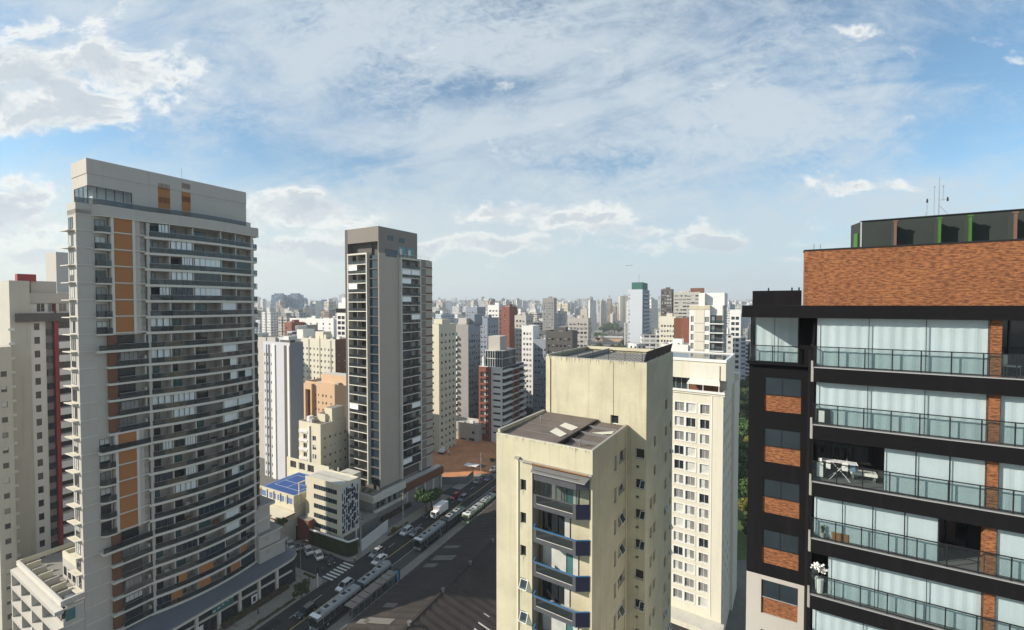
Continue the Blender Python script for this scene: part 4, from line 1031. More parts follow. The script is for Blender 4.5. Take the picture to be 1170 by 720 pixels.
q = MB(); q.box(-8, 1.2, ye+.1, YC-.6, 12.7, 18.6, M['stone'], M['roof']); q.box(-8, 1.5, ye+.1, YC-.3, 15.6, 15.85, M['slab']); q.box(-8, 1.9, ye+.1, YC+.3, 18.6, 19.3, M['stone'], M['roof']); q.build('podium_block', root)
q = MB(); zb4 = 2.1
q.box(7.05, 7.12, 15.2, 19.4, zc-2.6, zc-.9, M['glass_teal'])
for i in range(9): q.poly([(7.125, 15.4+i*.42, zc-2.3+.12*i), (7.125, 15.9+i*.42, zc-2.2+.12*i), (7.125, 15.9+i*.42, zc-1.9+.1*i), (7.125, 15.4+i*.42, zc-2.0+.1*i)], M['balc_cap' if i % 2 else 'white'])
ban = q.build('banner', root); ban['label'] = 'turquoise banner on the shopfront'
q = MB(); q.box(7.05, 7.1, 23.0, 24.3, 1.0, 2.9, M['white']); q.box(7.101, 7.11, 23.35, 23.95, 1.5, 2.5, M['navy']); q.build('poster', root)
q = MB(); q.box(7.05, 7.1, 12.4, 13.6, 1.0, 2.8, M['white']); q.build('poster', root)
# roof-garden planters
# ---------------------------------------------------------------- low terraced wing in front of the tower, left
LWp = Ly(71.5, z=18, X=PX); LF = TW
zl_ = TW.z(686, PX, LWp)
lr = thing('terraced_apartment_wing', 'low cream wing with framed loggias and roof patios below the tall tower', 'apartment building', tuple(TW.w(PX-.02, LWp)) + (0,), -TW.th)
FL = Fr(0, 0, 29.6); FL.o = Vector((lr.location.x, lr.location.y, 0))
wL = -FL.lx(21.4, z=18); dl = y86-LWp
q = MB(); q.box(-wL, 0, 0, dl-.02, 0, zl_-3.4, M['stone'], M['roof']); q.box(-wL+.5, -.02, .6, dl-.04, zl_-3.39, zl_-1.2, M['stone'], M['roof']); q.box(-wL, -3.62, dl-.0, dl+9, 0, zl_-1.2, M['stone'], M['roof']); q.build('wall', lr)
q = MB(); q.box(-wL, .3, -.35, 0, zl_-.9, zl_, M['slab']); q.box(-.2, .3, .001, dl-.03, zl_-.9, zl_, M['stone']); q.box(-wL, -wL+.3, .001, dl+9, zl_-.9, zl_, M['cream_lt']); q.box(-wL+.3, -.2, .0, .3, zl_-1.19, zl_-.35, M['white']); q.build('parapet', lr)
for i in range(1, 7):
    x = -wL+i*wL/7; q = MB(); q.box(x-.12, x+.12, .3, dl-.5, zl_-1.19, zl_-.05, M['cream_lt'] if i % 2 else M['stone']); q.build('patio_wall', lr)
q = MB(); q.box(-5.4, -1.2, .9, dl-.6, zl_-1.17, zl_-.95, M['white']); q.build('patio_deck', lr)
for fl in range(5):
    z = zl_-.95-3.05*(fl+1)
    q = MB(); q.box(-wL-.3, .35, -1.1, -.01, z+1.9 if fl == 0 else z+2.0, z+2.6, M['stone'], M['slab']); q.build('beam', lr)
    for i in range(4):
        x = -wL+.3+i*(wL-.5)/4
        place('window', win_mesh((wL-.5)/4-.5, 1.7, random.choice(['d', 'g', 'dh']), 'frame_k'), lr, (x+.2, -.07, z+.25))
        q = MB(); q.box(x-.25, x+.1, -1.1, -.02, z-.4 if fl < 4 else 0, z+1.9, M['stone'] if i % 2 else M['slab']); q.build('pier', lr)
    q = MB(); q.box(.001, .12, -.01, dl-.1, z+2.2, z+2.45, M['slab']); q.build('string_course', lr)
    if fl == 0:
        q = MB(); q.box(.002, .05, .3, dl*.55, z+.1, z+2.0, M['glass_teal']); q.build('window', lr)
x0_, x1_ = FL.lx(47, z=24, ly=dl+3), FL.lx(68, z=24, ly=dl+1)
q = MB(); zr_ = zl_+2.6
q.box(-11.5, -3.7, dl+.3, dl+7, zl_-1.19, zr_, M['stone']); q.box(-11.5, -3.7, dl+.3, dl+.6, zr_, zr_+1.1, M['cream_lt']); q.box(-11.5, -3.7, dl+6.7, dl+7, zr_, zr_+1.1, M['cream_lt']); q.box(-11.5, -11.2, dl+.6, dl+6.7, zr_, zr_+1.1, M['cream_lt']); q.box(-4, -3.7, dl+.6, dl+6.7, zr_, zr_+1.1, M['stone']); q.build('stair_block', lr)
for i in range(3): place('window', win_mesh(1.2, 1.5, 'd', 'frame_k'), lr, (-10.8+i*2.2, dl+.23, zl_-.4))
# ================================================================ middle distance
def fc(fr, pairs, sill, h, z=40, ly=0, kind=None): return [(min(fr.lx(a, z=z, ly=ly), fr.lx(b, z=z, ly=ly)), max(fr.lx(a, z=z, ly=ly), fr.lx(b, z=z, ly=ly)), sill, h) for a, b in pairs]
def rcl(fr, pairs, sill, h, z=40): return [(fr.ly(a, z=z), fr.ly(b, z=z), sill, h) for a, b in pairs]
def even(L, n, w, sill, h, m=.6, s=1, off=0.):
    """n openings evenly spread over length L (s=-1: front face, counted from -L)"""
    p = (L-2*m)/n; r = []
    for i in range(n):
        c = m + p*(i+.5); a0 = c-w/2; r.append((a0 - (L if s < 0 else 0), a0+w - (L if s < 0 else 0), sill, h))
    return r
# charcoal and greige tower
CH = Fr(432.3, 136, 30.5, z=88)
cz = CH.z(258.1, 0, 0); cW = -CH.lx(394, z=88); cD = CH.ly(476.7, z=88); cz2 = CH.z(296, 0, cD); cD2 = CH.ly(491.5, z=75)
root = thing('apartment_tower', 'slim charcoal tower with pale blank panel and stacked loggias, beyond the bus avenue', 'apartment building', (CH.o.x, CH.o.y, 0), -CH.th)
f1, f2 = CH.lx(397.6, z=75), CH.lx(419.3, z=75); n1_ = CH.lx(421, z=75)
r1, r2 = CH.ly(456, z=75), CH.ly(478, z=75); r3 = CH.ly(484, z=75)
zs0 = CH.z(290.6, f1, 0); cb = 8.4; SHc = 3.0; nfl = int((zs0-1.6-cb)/SHc)
q = MB()
q.box(-cW, f1, 0, cD, 0, cz, M['char'], M['roof']); q.box(f1, f2, 2.0, cD, 0, cz, M['char']); q.box(f2, -.35, 2.6, cD, 0, cz, M['char'], M['roof']); q.box(f1, f2+.0, 0.01, 1.99, zs0+.0, zs0+.02, M['char']); 
q.box(-.35, 0, 0, cD, 0, cz, M['taupe'], M['roof']); q.box(f2, -.36, 0, 2.59, 84 if False else zs0+3.3, cz, M['taupe']); q.box(f1, f2, 0.0, 1.99, zs0+3.3, cz, M['taupe'])
q.build('wall', root)
q = MB(); q.box(0.001, .12, -.0, r1-.25, cb, cz2+.5, M['greige']); q.build('pale_panel', root)
for pa, pb, ya, yb_ in ((448, 456, 268, 274), (461, 468, 271, 276)):
    a_, c_ = CH.ly(442.8+(pa-448), z=84), CH.ly(449.8+(pa-448), z=84); z1 = CH.z(ya+.5, 0, a_); q = MB(); q.box(.001, .03, a_, c_, z1-1.6, z1, M['glass']); q.build('window', root)
a_, c_ = CH.ly(440.4, z=80), CH.ly(453.3, z=80); z1 = CH.z(284.5, 0, a_); place('window', win_mesh(c_-a_, 2.3, 'n', 'frame_k'), root, (.19, a_, z1-2.3), pi/2)
for (pa, pb) in ((455, 463.5), (465, 473)): 
    a_, c_ = CH.ly(pa, z=80), CH.ly(pb, z=80); q = MB(); q.box(.02, .06, a_, c_, cz2+.6, cz2+3.4, M['glass_teal']); q.box(.06, .1, a_+.6, (a_+c_)/2, cz2+.8, cz2+2.6, M['glass_w']); q.build('window', root)
# loggia stacks: recessed black openings between pale frames
def stack(root, face, a0, a1, ztop_, n, sh, dep, proj, ncol, kinds_, base):
    q = MB()
    def bx(u0, u1, d0, d1, z0, z1, m, qq): 
        if face == 'f': qq.box(u0, u1, d0, d1, z0, z1, m)
        else: qq.box(-d1, -d0, u0, u1, z0, z1, m)
    bx(a0-.25, a0+.15, -proj, dep, base, ztop_, M['slab'], q); bx(a1-.15, a1+.25, -proj, dep, base, ztop_, M['slab'], q); bx(a0+.15, a1-.15, -proj+.01, dep, ztop_-.5, ztop_, M['slab'], q)
    q.build('frame', root)
    for k in range(n):
        z = ztop_-.5-sh*(k+1)
        q = MB(); bx(a0+.151, a1-.151, -proj+.02, dep-.01, z-.22, z+.05, M['slab'], q); q.build('balcony_slab', root)
        q = MB(); bx(a0+.152, a1-.152, -proj+.06, -proj+.09, z+.06, z+1.0, M['rail_dk'], q); q.build('railing', root)
        q = MB(); w = (a1-a0-.3)/ncol
        for j in range(ncol):
            u0 = a0+.15+w*j
            if j: bx(u0-.09, u0+.09, -proj+.1, dep-.02, z+.051, z+sh-.23, M['taupe'], q)
            bx(u0+.12, u0+w*.62, dep-.1, dep-.03, z+.06, z+2.3, random.choice([M['glass'], M['glass'], M['glass_g']]), q)
            if random.random() < .13: bx(u0+.15, u0+w-.15, -proj+.1, -proj+.13, z+1.1, z+sh-.3, M['blind'], q)
            elif random.random() < .1: bx(u0+.12, u0+w-.12, -proj+.1, -proj+.13, z+.1, z+sh-.3, M['glass_b'], q)
        q.build('loggia', root)
M['inside2'] = wallm('loggia_wall', (.09, .075, .065), .1, .1)
boxpart(root, 'loggia_wall', 'inside2', f1+.1, f2-.1, 1.7, 1.98, cb, zs0)
stack(root, 'f', f1+.2, f2-.1, zs0, nfl, SHc, 1.7, .25, 2, None, cb)
q = MB(); q.box(f2+.3, -.36, .9, 2.5, cb, zs0-.8, M['navy']); 
for k in range(nfl): q.box(f2+.6, -.4, .2, 1.2, zs0-2-SHc*k-.25, zs0-2-SHc*k, M['char'])
q.build('glass_strip', root)
cz2b = cz2-.3
q = MB(); q.box(-4, -.01, cD+.0, cD2, 0, cz2, M['char'], M['roof']); q.build('wing_wall', root)
boxpart(root, 'loggia_wall', 'inside2', .002, .02, r1+.1, r2-.1, cb, cz2b)
def rstack():
    stack(root, 'r', r1+.1, r2-.1, cz2b+.0, int((cz2b-cb-1)/SHc), SHc, -.03, 1.15, 2, None, cb)
rstack()
q = MB(); q.box(0.0, 1.0, r2+.2, r3, cb, cz2b, M['taupe']); q.box(0.0, .9, r3+.01, cD2, cb, cz2b, M['greige'])
q.build('end_panel', root)
for k in range(nfl-1):
    z = cz2b-2.4-SHc*k; q = MB(); q.box(.9, .96, r3+.02, cD2, z-.35, z+.25, M['brown']); q.box(.96, 1.15, r2+.2, cD2, z-.5, z-.36, M['slab']); q.build('panel_band', root)
q = MB()
for i in range(9): y = r1+(cD2-r1)*i/8; q.box(.85, .91, y-.03, y+.03, cz2b, cz2b+1.1, M['frame_w'])
q.box(.84, .9, r1, cD2, cz2b+1.1, cz2b+1.15, M['frame_w']); q.build('roof_railing', root)
# podium with roof garden
pd = CH.lx(421, z=8, ly=-4.5) 
q = MB(); q.box(-cW, 2.6, -5.2, -.02, 0, cb-.9, M['stone_dk'], M['roof']); q.box(.13, 2.6, -.01, cD2+3, 0, cb-.9, M['stone_dk'], M['roof_lt']); q.build('podium', root)
q = MB(); q.box(-cW, 3.0, -5.5, -5.21, cb-2.2, cb, M['slab']); q.box(2.61, 3.0, -5.2, r1-.5, cb-2.2, cb, M['slab']); q.box(2.61, 3.2, -5.2, r1-.5, cb-5.4, cb-4.6, M['slab']); q.box(2.61, 3.3, r1-.49, cD2+3, cb-3.6, cb-1.2, M['brown']); q.build('podium_band', root)
for i in range(6): place('window', win_mesh(2.0, 1.9, 'ds', 'frame_k'), root, (2.63, -4.8+i*2.3, cb-4.4), pi/2)
for i in range(5): q = MB(); y = r1+i*(cD2+2-r1)/4; q.box(2.61, 3.2, y-.25, y+.25, 0, cb-3.61, M['slab']); q.build('column', root)
M['leaf_a'] = None
# ------------------------------------------------------------ block with striped front and rooftop court
HB = Fr(389.5, 115.5, 27.5, z=10)
hz = HB.z(555.8, 0, 0); hb = HB.z(615.5, 0, 0); hW = -HB.lx(349, z=14); hD = max(5.5, HB.ly(410.2, z=14))
root = thing('hotel_block', 'cream five-storey block with ribbon windows and black-and-white patterned side, at the street corner', 'building', (HB.o.x, HB.o.y, 0), -HB.th)
hs = []; sp = (hz-hb-.8)/5
a_, c_ = HB.lx(358.5, z=12), HB.lx(385, z=12)
for k in range(5): hs.append((a_, c_, hb+.75+sp*k, hb+.75+sp*k+1.35, 'd'))
q = MB(); wall_holes(q, 'f', -hW, 0, hb, hz, hs, M['cream_lt'], 0, .15); q.box(-hW, -.0, .25, hD, hb, hz-.01, M['cream_lt'], M['roof_lt']); q.box(-.26, .0, 0.001, .25, hb, hz, M['cream_lt'], skip='fl'); q.poly([(-hW, 0, hb), (-hW, .3, hb), (-hW, .3, hz), (-hW, 0, hz)], M['cream_lt']); q.poly([(-hW, 0, hb), (0, 0, hb), (0, .3, hb), (-hW, .3, hb)], M['cream_lt'])
q.build('wall', root)
q = MB(); q.box(-hW, 0, 0, .2, hz+.0, hz+.35, M['cream_lt']); q.box(-.2, 0, .2, hD, hz, hz+.35, M['cream_lt']); q.box(-hW, 0, hD-.2, hD+0, hz+.0, hz+.35, M['cream_lt']); q.box(-hW, -.2, hD*.5, hD*.5+.1, hz, hz+.08, M['roof']); q.build('parapet', root)
for h in hs:
    for j in range(5):
        w = (c_-a_)/5; place('window', win_mesh(w-.05, 1.33, 'n', 'frame'), root, (a_+w*j+.02, .1, h[2]+.01))
# pattern: two-tone upright bars on the side wall
M['pat_w'] = wallm('pale_pattern_panel', (.52, .52, .55), .06, .1); M['pat_k'] = plain('navy_black_pattern', (.012, .014, .025), .5)
q = MB(); q.box(.001, .05, .35, hD-.15, hb+.8, hz-.5, M['pat_w']); 
random.seed(4); nc = 9; cw = (hD-.5)/nc
for i in range(nc):
    z = hb+.8+random.uniform(0, 1.); 
    while z < hz-1.6:
        L = random.uniform(.7, 2.2); q.box(.051, .07, .35+cw*i+.02, .35+cw*(i+ (1 if random.random() < .5 else .6))-.04, z, min(z+L, hz-.6), M['pat_k']); z += L+random.uniform(.25, 1.0)
q.build('pattern_wall', root)
q = MB(); q.box(-hW-6, -.6, 1., hD+8, 0, hb-.01, M['conc_dk'], M['roof']); q.build('base_storey', root)
for y in (.6, hD-1): q = MB(); q.box(-.9, -.3, y, y+.5, 0, hb-.01, M['white']); q.build('column', root)
# dark green wall with white coping round the base, in avenue coordinates
M['hedge_w'] = wallm('dark_green_creeper', (.035, .045, .015), .6, .4, sc=4, bmp=.1)
t = thing('boundary_wall', 'dark creeper-covered wall with white coping behind the parked cars', 'wall', tuple(A(0, 0)), -AVT)
q = MB(); q.obox((-31, -4.3), (-9.2, -4.3), .3, 0, 4.0, M['hedge_w']); q.obox((-9.2, -4.3), (-8.3, -2.0), .3, 0, 4.0, M['hedge_w']); q.obox((-31.15, -4.3), (-31.15, 6), .3, 0, 4.0, M['blk']); q.build('wall', t)
q = MB(); q.obox((-31.1, -4.3), (-9.1, -4.3), .5, 4.0, 4.22, M['white']); q.obox((-9.1, -4.25), (-8.1, -1.8), .5, 4.001, 4.221, M['white']); q.build('coping', t)
t = thing('site_hoarding', 'plain white hoarding along the pavement beside the patterned block', 'hoarding', tuple(A(0, 0)), -AVT)
q = MB(); 
for i in range(6): q.obox((-8.0-i*.25, -1.2+i*2.0), (-8.0-(i+1)*.25, -1.25+(i+1)*2.0), .1, .1, 3.3, M['white'])
q.build('panel', t)
# sports court building
HC = Fr(336, 121, 27.5, z=12)
ck = HC.z(565, 0, 0)
root = thing('sports_building', 'cream low building with blue tennis court on its roof', 'sports building', (HC.o.x, HC.o.y, 0), -HC.th)
M['court'] = wallm('blue_court_surface', (.035, .085, .26), .1, .15, rough=.6); M['court_l'] = plain('light_blue_court', (.13, .2, .38), .6)
cwW = 15; cwD = HC.ly(349, z=ck)+9
P = [HC.loc(gnd(px, py, ck-.4)) for px, py in ((336, 563), (303, 551.5), (323, 538), (349, 541))]
q = MB(); q.box(-cwW, 0, 0, cwD, 0, ck-.7, M['cream_lt'], M['court_l'])
q.build('wall', root)
q = MB(); q.box(-cwW+.8, -.6, .8, cwD-.6, ck-.68, ck-.62, M['court']); q.build('court_floor', root)
q = MB(); z = ck-.615
for (x0, x1, y0, y1) in ((-cwW+2, -2, 3, 3.1), (-cwW+2, -2, cwD-2.1, cwD-2), (-2.1, -2, 3, cwD-2), (-cwW+2, -cwW+2.1, 3, cwD-2), (-cwW/2-.05, -cwW/2+.05, 3, cwD-2), (-cwW+2, -2, cwD/2, cwD/2+.1)): q.poly([(x0, y0, z), (x1, y0, z), (x1, y1, z), (x0, y1, z)], M['wht'])
stripe_o = q.build('court_lines', root)
q = MB()
for (a_, c_, m_) in (((-cwW, -.1), (0, -.1), 'white'), ((.1, -.2), (.1, cwD), 'white')):
    q.obox(a_, c_, .2, ck-.71, ck-.35, M['cream_lt']); q.obox(a_, c_, .2, ck-3.6, ck-3.2, M['cream_lt'])
    A_, C_ = Vector(a_), Vector(c_)
    for i in range(6): p = A_+(C_-A_)*i/5; q.box(p.x-.14, p.x+.14, p.y-.14, p.y+.14, ck-3.2, ck-.7, M['cream_lt'])
q.build('parapet_frame', root)
for i in range(4): q = MB(); q.box(-cwW+.5+i*3.6, -cwW+3.4+i*3.6, -.04, -.001, ck-3.0, ck-1.4, M['court_l']); q.build('blue_panel', root)
q = MB(); q.box(-cwW-1, .6, -5, -.22, 0, ck-5.2, M['stone'], M['cream_lt']); q.box(-cwW-1.2, .9, -5.2, -.25, ck-5.2, ck-4.8, M['brown'], M['cream_lt']); q.build('lower_terrace', root)
# tall cream screen wall with big openings behind the court
q = MB(); hsx = [(-cwW-5+i*4.2+.6, -cwW-5+i*4.2+3.6, ck+.2, ck+2.4) for i in range(3)]
wall_holes(q, 'f', -cwW-6, -1.2, 0, ck+3.4, hsx, M['cream_lt'], cwD+.1, .3); q.build('screen_wall', root)
q = MB()
for i in range(4): q.box(.5, .8, 1+i*4.5, 1.3+i*4.5, ck-.3, ck+2.8, M['cream_lt'])
q.box(.5, .8, .8, cwD, ck+2.81, ck+3.1, M['cream_lt']); q.build('portal_frame', root)
q = MB(); q.box(.35, 6, 6, cwD+6, 0, ck+1.2, M['cream_lt'], M['roof_lt']); q.build('annex', root)
q = MB(); q.box(.9, 5.5, .3, 5.9, 0, 6.5, M['brick_red'], M['roof']); q.build('brick_annex', root)
# ------------------------------------------------------------ white building right of the cream block
K = Fr(826.7, 82, 33, z=49)
kz = K.z(449, 0, 0)
Kc = fc(K, [(771, 777), (784, 794), (800, 810.5)], .7, 1.75, z=45, ly=0)
kD = 22.; kW = 19.
Kc = [(c[0], c[0]+1.75, .65, 1.8) for c in Kc] + [(Kc[0][0]-2.6, Kc[0][0]-.85, .65, 1.8)]
Krc = [(1.6+i*3.3, 2.5+i*3.3, .9, 1.1) for i in range(6)]
root = building('apartment_building', 'ivory apartment block with square windows, stone frames and a glazed rooftop terrace', K, kW, kD, kz-.9, 'ivory', Kc, Krc, storey=2.9, base=kz-.9-2.9*14-1.3, roof='roof_lt', para=.9, frm='frame_w', kinds=['g', 'gs', 'd', 'w', 'g', 'd', 'gs'], rec=.22)
q = MB()
for z in levels(kz-.9-2.9*14-1.3, kz-1.2, 2.9):
    for c in Kc:
        q.box(c[0]-.2, c[0], -.06, -.001, z+.5, z+2.6, M['white']); q.box(c[1], c[1]+.2, -.06, -.001, z+.5, z+2.6, M['white']); q.box(c[0], c[1], -.06, -.001, z+2.45, z+2.6, M['white']); q.box(c[0], c[1], -.1, -.001, z+.5, z+.65, M['white'])
q.build('window_surround', root)
q = MB(); q.box(-kW-.3, .25, -.4, 0-.001, kz-.35, kz+.05, M['white']); q.box(-kW-.3, .25, -.2, -.001, kz-.75, kz-.35, M['ivory']); q.build('cornice', root)
q = MB(); q.box(-2.4, -.0, -.12, -.002, 6, kz-.76, M['ivory']); q.box(-2.1, -1.9, -.18, -.121, 6, kz-.76, M['white']); q.build('pilaster', root)
kz2 = K.z(413.5, 0, 1.6)
q = MB(); q.box(-kW, .1, 4.2, kD-6, kz-.89, kz2-.3, M['ivory']); q.box(-kW, .1, 2.2, 4.19, kz+1.9, kz2-.3, M['ivory']); q.box(-kW, .1, 4.2, kD-6, kz2-.29, kz2, M['glass_b']); q.box(-kW, .2, 2.0, 2.3, kz2-.3, kz2+.25, M['white']); q.box(-.15, .2, 2.3, kD-6, kz2-.3, kz2+.25, M['white']); q.box(-kW, -.1, kD-6.2, kD-6, kz2, kz2+.25, M['white']); q.build('penthouse', root)
q = MB(); q.box(-kW, -6.5, 4.0, 4.15, kz-.6, kz+1.85, M['glass_b'])
for i in range(9): q.box(-15+i*1.1, -14.95+i*1.1, 3.93, 4.0, kz-.6, kz+1.9, M['frame_w'])
q.box(-15, -6.5, -.1, -.05, kz+.1, kz+.95, M['rail_gr']); q.build('terrace_glazing', root)
q = MB(); q.poly([(-6.6, -.1, kz+1.15), (-.6, -.1, kz+1.15), (-1.1, 2.3, kz+2.3), (-6.2, 2.3, kz+2.3)], M['slab']); q.box(-6.2, -1.0, 2.0, 2.19, kz+2.2, kz2-.9, M['slab']); q.box(-6.4, -1, 1.7, 1.8, kz-.4, kz+1.5, M['brown'])
for x in (-6.3, -3.6, -.8): q.box(x-.06, x+.06, -.08, 0.02, kz+.05, kz+1.15, M['white'])
q.build('awning', root)
q = MB(); q.box(-kW, .6, -3.5, -.05, 0, 5.2, M['ivory'], M['roof_lt']); q.box(-9, -1.5, -3.6, -3.51, .5, 4.2, M['inside']); q.build('entrance_block', root)
q = MB(); q.box(.001, .5, kD*.6, kD, 0, kz-.2, M['ivory'], M['roof_lt']); q.box(-.5, .7, kD*.85, kD+.2, kz-.19, kz+1.2, M['ivory']); q.build('side_wing', root)

# ------------------------------------------------------------ far left cream building with red stripe
G = Fr(8, 92, 29.6, z=75)
gz = G.z(320.5, 0, 0)
root = thing('apartment_building', 'cream apartment block with narrow red stripe and dark roof-level beam behind the tall tower', 'apartment building', (G.o.x, G.o.y, 0), -G.th)
gy = [G.ly(p, z=60) for p in (8, 33.5, 39, 47.5, 53.5, 60.5, 64.5, 82)]
gl = G.ly(86, z=60)
zbm = G.z(358, 0, gy[2]); zbb = G.z(367.5, 0, gy[2]); zup = G.z(334.5, 0, gy[1])
q = MB(); wr = [(gy[2], gy[3]-.3, G.z(369.5, 0, gy[2])-k*3.0-1.5, G.z(369.5, 0, gy[2])-k*3.0, 'd') for k in range(19)]
q.box(-14, .9, 0, gy[1]-.0, 0, gz, M.setdefault('putty', wallm('putty_render', (.47, .45, .385), .12, .3)), M['roof']); wall_holes(q, 'r', gy[1], gy[4]-.2, 0, zbb, wr, M['white'], 0, .2); q.box(-14, -.45, gy[1]+.01, gl, 0, zup-2.6, M['stone_dk'], M['roof'])
q.build('wall', root); add_windows(root, 'r', wr, 0, .2, 'frame_k', cap=100)
q = MB(); q.box(-.9, 1.6, gy[1]-2.2, gl, zbb, zbm, M['char']); q.build('beam', root)
q = MB(); q.box(-14, .2, gy[1]+.02, gl, zup-2.3, zup, M['stone'], M['roof']); q.box(-14, -.2, gy[1]+.02, gl, zbm, zup-2.31, M['white']); q.build('upper_storey', root)
for i in range(5): place('window', win_mesh(1.3, 1.9, ['d', 'ds', 'g'][i % 3], 'frame_w'), root, (-.17, gy[1]+1.2+i*1.75, zbm+.3), pi/2)
q = MB(); q.box(-.44, 1.1, gy[5], gy[6], 0, zbb-.01, M['red']); q.box(.3, 1.15, gy[5]+.3, gy[6]-.4, zbm+.01, zup-2.31, M['red']); q.build('red_fin', root)
for k in range(19):
    z = zbb-3.0*(k+1)
    q = MB(); q.box(-.44, 1.4, gy[6]+.02, gl, z-.1, z+1.35, M['white']); q.build('balcony', root)
    q = MB(); q.box(-.44, .2, gy[4]-.1, gy[5]-.02, z-.1, z+1.2, M['glass_b']); q.box(-.44, -.38, gy[6]+.3, gl, z+1.5, z+2.8, M['glass']); q.build('window', root)
    q = MB(); q.box(.901, 1.25, -.35, .55, z+1.2, z+1.75, M['white']); q.build('ac_unit', root)
q = MB(); q.box(-1.6, -.0, 1.4, 4.2, gz, gz+1.5, M['red']); q.build('water_tank', root)
q = MB(); q.box(-8, -.5, gy[1]+.5, gy[1]+4.5, zup, zup+2.6, M['stone'], M['roof']); q.build('stair_house', root)
# pale block behind
G2 = Fr(64.5, 205, 29.6, z=80)
root = building('apartment_tower', 'plain beige tower top showing behind the red-striped block', G2, 14, 22, G2.z(290, 0, 0), 'stone', None, None, frm='frame_k')
q = MB(); q.box(.1, 2.5, -.5, 14, G2.z(334, 0, 0)-.4, G2.z(334, 0, 0), M['slab'], None); q.build('ledge', root)
G3 = Fr(6, 175, 29.6, z=50)
building('apartment_building', 'grey edge of an apartment block at the far left margin behind the cream shaft', G3, 14, 10, G3.z(345, 0, 0), 'stone', None, [(1, 2, .9, 1.2), (4, 5.2, .9, 1.2)])
G4 = Fr(-6, 84, 29.6, z=55)
building('apartment_building', 'low sunlit cream block cut by the left margin below the shaft', G4, 14, 2.2, G4.z(402, 0, 1), 'putty', None, [(.7, 1.5, .9, 1.1)])
# curved garden wall and yard
t = thing('garden_wall', 'curved white wall round a sunken yard at the lower left', 'wall', (0, 0, 0))
cpt = [gnd(*p, 6.) for p in ((14, 622), (5, 632), (1, 646), (6, 662), (16, 673), (26, 678))]
q = MB()
for a_, c_ in zip(cpt[:-1], cpt[1:]): q.obox((a_.x, a_.y), (c_.x, c_.y), .35, 0, 6.2, M['stone'], M['white'])
q.build('wall', t)

# ------------------------------------------------------------ centre-left cluster
B1 = Fr(331, 160, 29, z=48)
b1z = B1.z(394.5, 0, 0)
w1 = -B1.lx(301, z=45); b1d = B1.ly(346.5, z=45)
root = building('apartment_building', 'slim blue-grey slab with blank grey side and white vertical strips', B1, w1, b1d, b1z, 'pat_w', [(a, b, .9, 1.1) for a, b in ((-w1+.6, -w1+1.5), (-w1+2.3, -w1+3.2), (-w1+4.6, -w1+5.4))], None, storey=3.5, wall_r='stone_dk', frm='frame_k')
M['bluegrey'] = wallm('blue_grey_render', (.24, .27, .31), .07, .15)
for (x0, x1, m_) in ((-w1+1.8, -w1+2.1, 'white'), (-w1+3.5, -w1+3.8, 'stone_dk'), (-w1+5.7, -w1+7.6, 'white'), (-2.9, -1.2, 'char'), (-1.15, -.0, 'white')): boxpart(root, 'facade_strip', m_, x0, x1, -.35, -.002, 0, b1z-.2)
boxpart(root, 'side_panel', 'bluegrey', .002, .05, .5, b1d, 0, b1z+.3); 
boxpart(root, 'roof_house', 'stone', -w1+1, -w1+6, 1, b1d-1, b1z, b1z+2.4, top='roof'); boxpart(root, 'roof_house', 'white', -5, -2, 1, b1d-1, b1z, b1z+3.1, top='roof_lt')
q = MB(); q.box(-6.4, -.5, .5, 2.5, b1z+.3, b1z+1.7, M['char']); q.build('plant_screen', root)
B1b = Fr(304, 185, 29, z=48)
building('apartment_building', 'pale block edge squeezed between the tall tower and the blue-grey slab', B1b, 6, 10, B1b.z(388, 0, 0), 'stone', None, [(1, 2, .9, 1.1), (4, 5, .9, 1.1)], 3.0)
B2 = Fr(383, 215, 28, z=45)
b2z = B2.z(390, 0, 0); w2 = -B2.lx(344, z=42)
root = building('apartment_building', 'wide cream slab block with many small square windows and a brown brick end', B2, w2, 12, b2z, 'ivory', [c for c in even(w2, 9, 1.0, .9, 1.15, s=-1)], even(12, 3, 1., .9, 1.1), 3.0, roof='roof_lt', wall_r='brown', cap=100)
for i in (2, 5, 8): boxpart(root, 'facade_strip', 'stone' if i != 5 else 'cream_lt', -w2+.6+i*(w2-1.2)/9-.35, -w2+.6+i*(w2-1.2)/9+.35, -.25, -.002, 0, b2z+ (2.2 if i == 5 else .3))
ac_clutter(root, -w2+2, -1, 2, 10, b2z, 7); boxpart(root, 'roof_house', 'cream_lt', -w2+6, -w2+12, 4, 9, b2z, b2z+4, top='roof_lt'); boxpart(root, 'roof_house', 'white', -w2-6, -w2-1, 2, 9, b2z, b2z+5, top='roof')
B3 = Fr(381, 300, 28, z=60)
building('apartment_building', 'wide white and grey flats showing above the roof of the cream slab', B3, -B3.lx(331, z=60), 14, B3.z(366, 0, 0), 'white', even(-B3.lx(331, z=60), 7, 1.5, .9, 1.2, s=-1), None, 3.0)
B3b = Fr(333, 305, 28, z=60); building('apartment_building', 'short orange-brick block left of the white and grey flats', B3b, 8, 10, B3b.z(370, 0, 0), 'brick_red', even(8, 2, 1.5, .9, 1.2, s=-1), None, 3.0)
B4 = Fr(395, 250, 28, z=60)
b4z = B4.z(359, 0, 0); root = building('apartment_tower', 'white tower with black banded balconies and stepped crown beside the charcoal tower', B4, 7.5, 12, b4z, 'white', even(7.5, 2, 2.6, .5, 1.9, s=-1), None, 3.0, kinds=['d'])
boxpart(root, 'black_collar', 'black', -7.8, .1, -.3, .5, b4z+.9, b4z+3.2)
boxpart(root, 'crown', 'white', -7.2, 0, 1, 10, b4z+.9, b4z+6.5); boxpart(root, 'crown', 'white', -5.4, -1.6, 2, 8, b4z+6.5, b4z+9.5)
B5 = Fr(400, 172, 28, z=35)
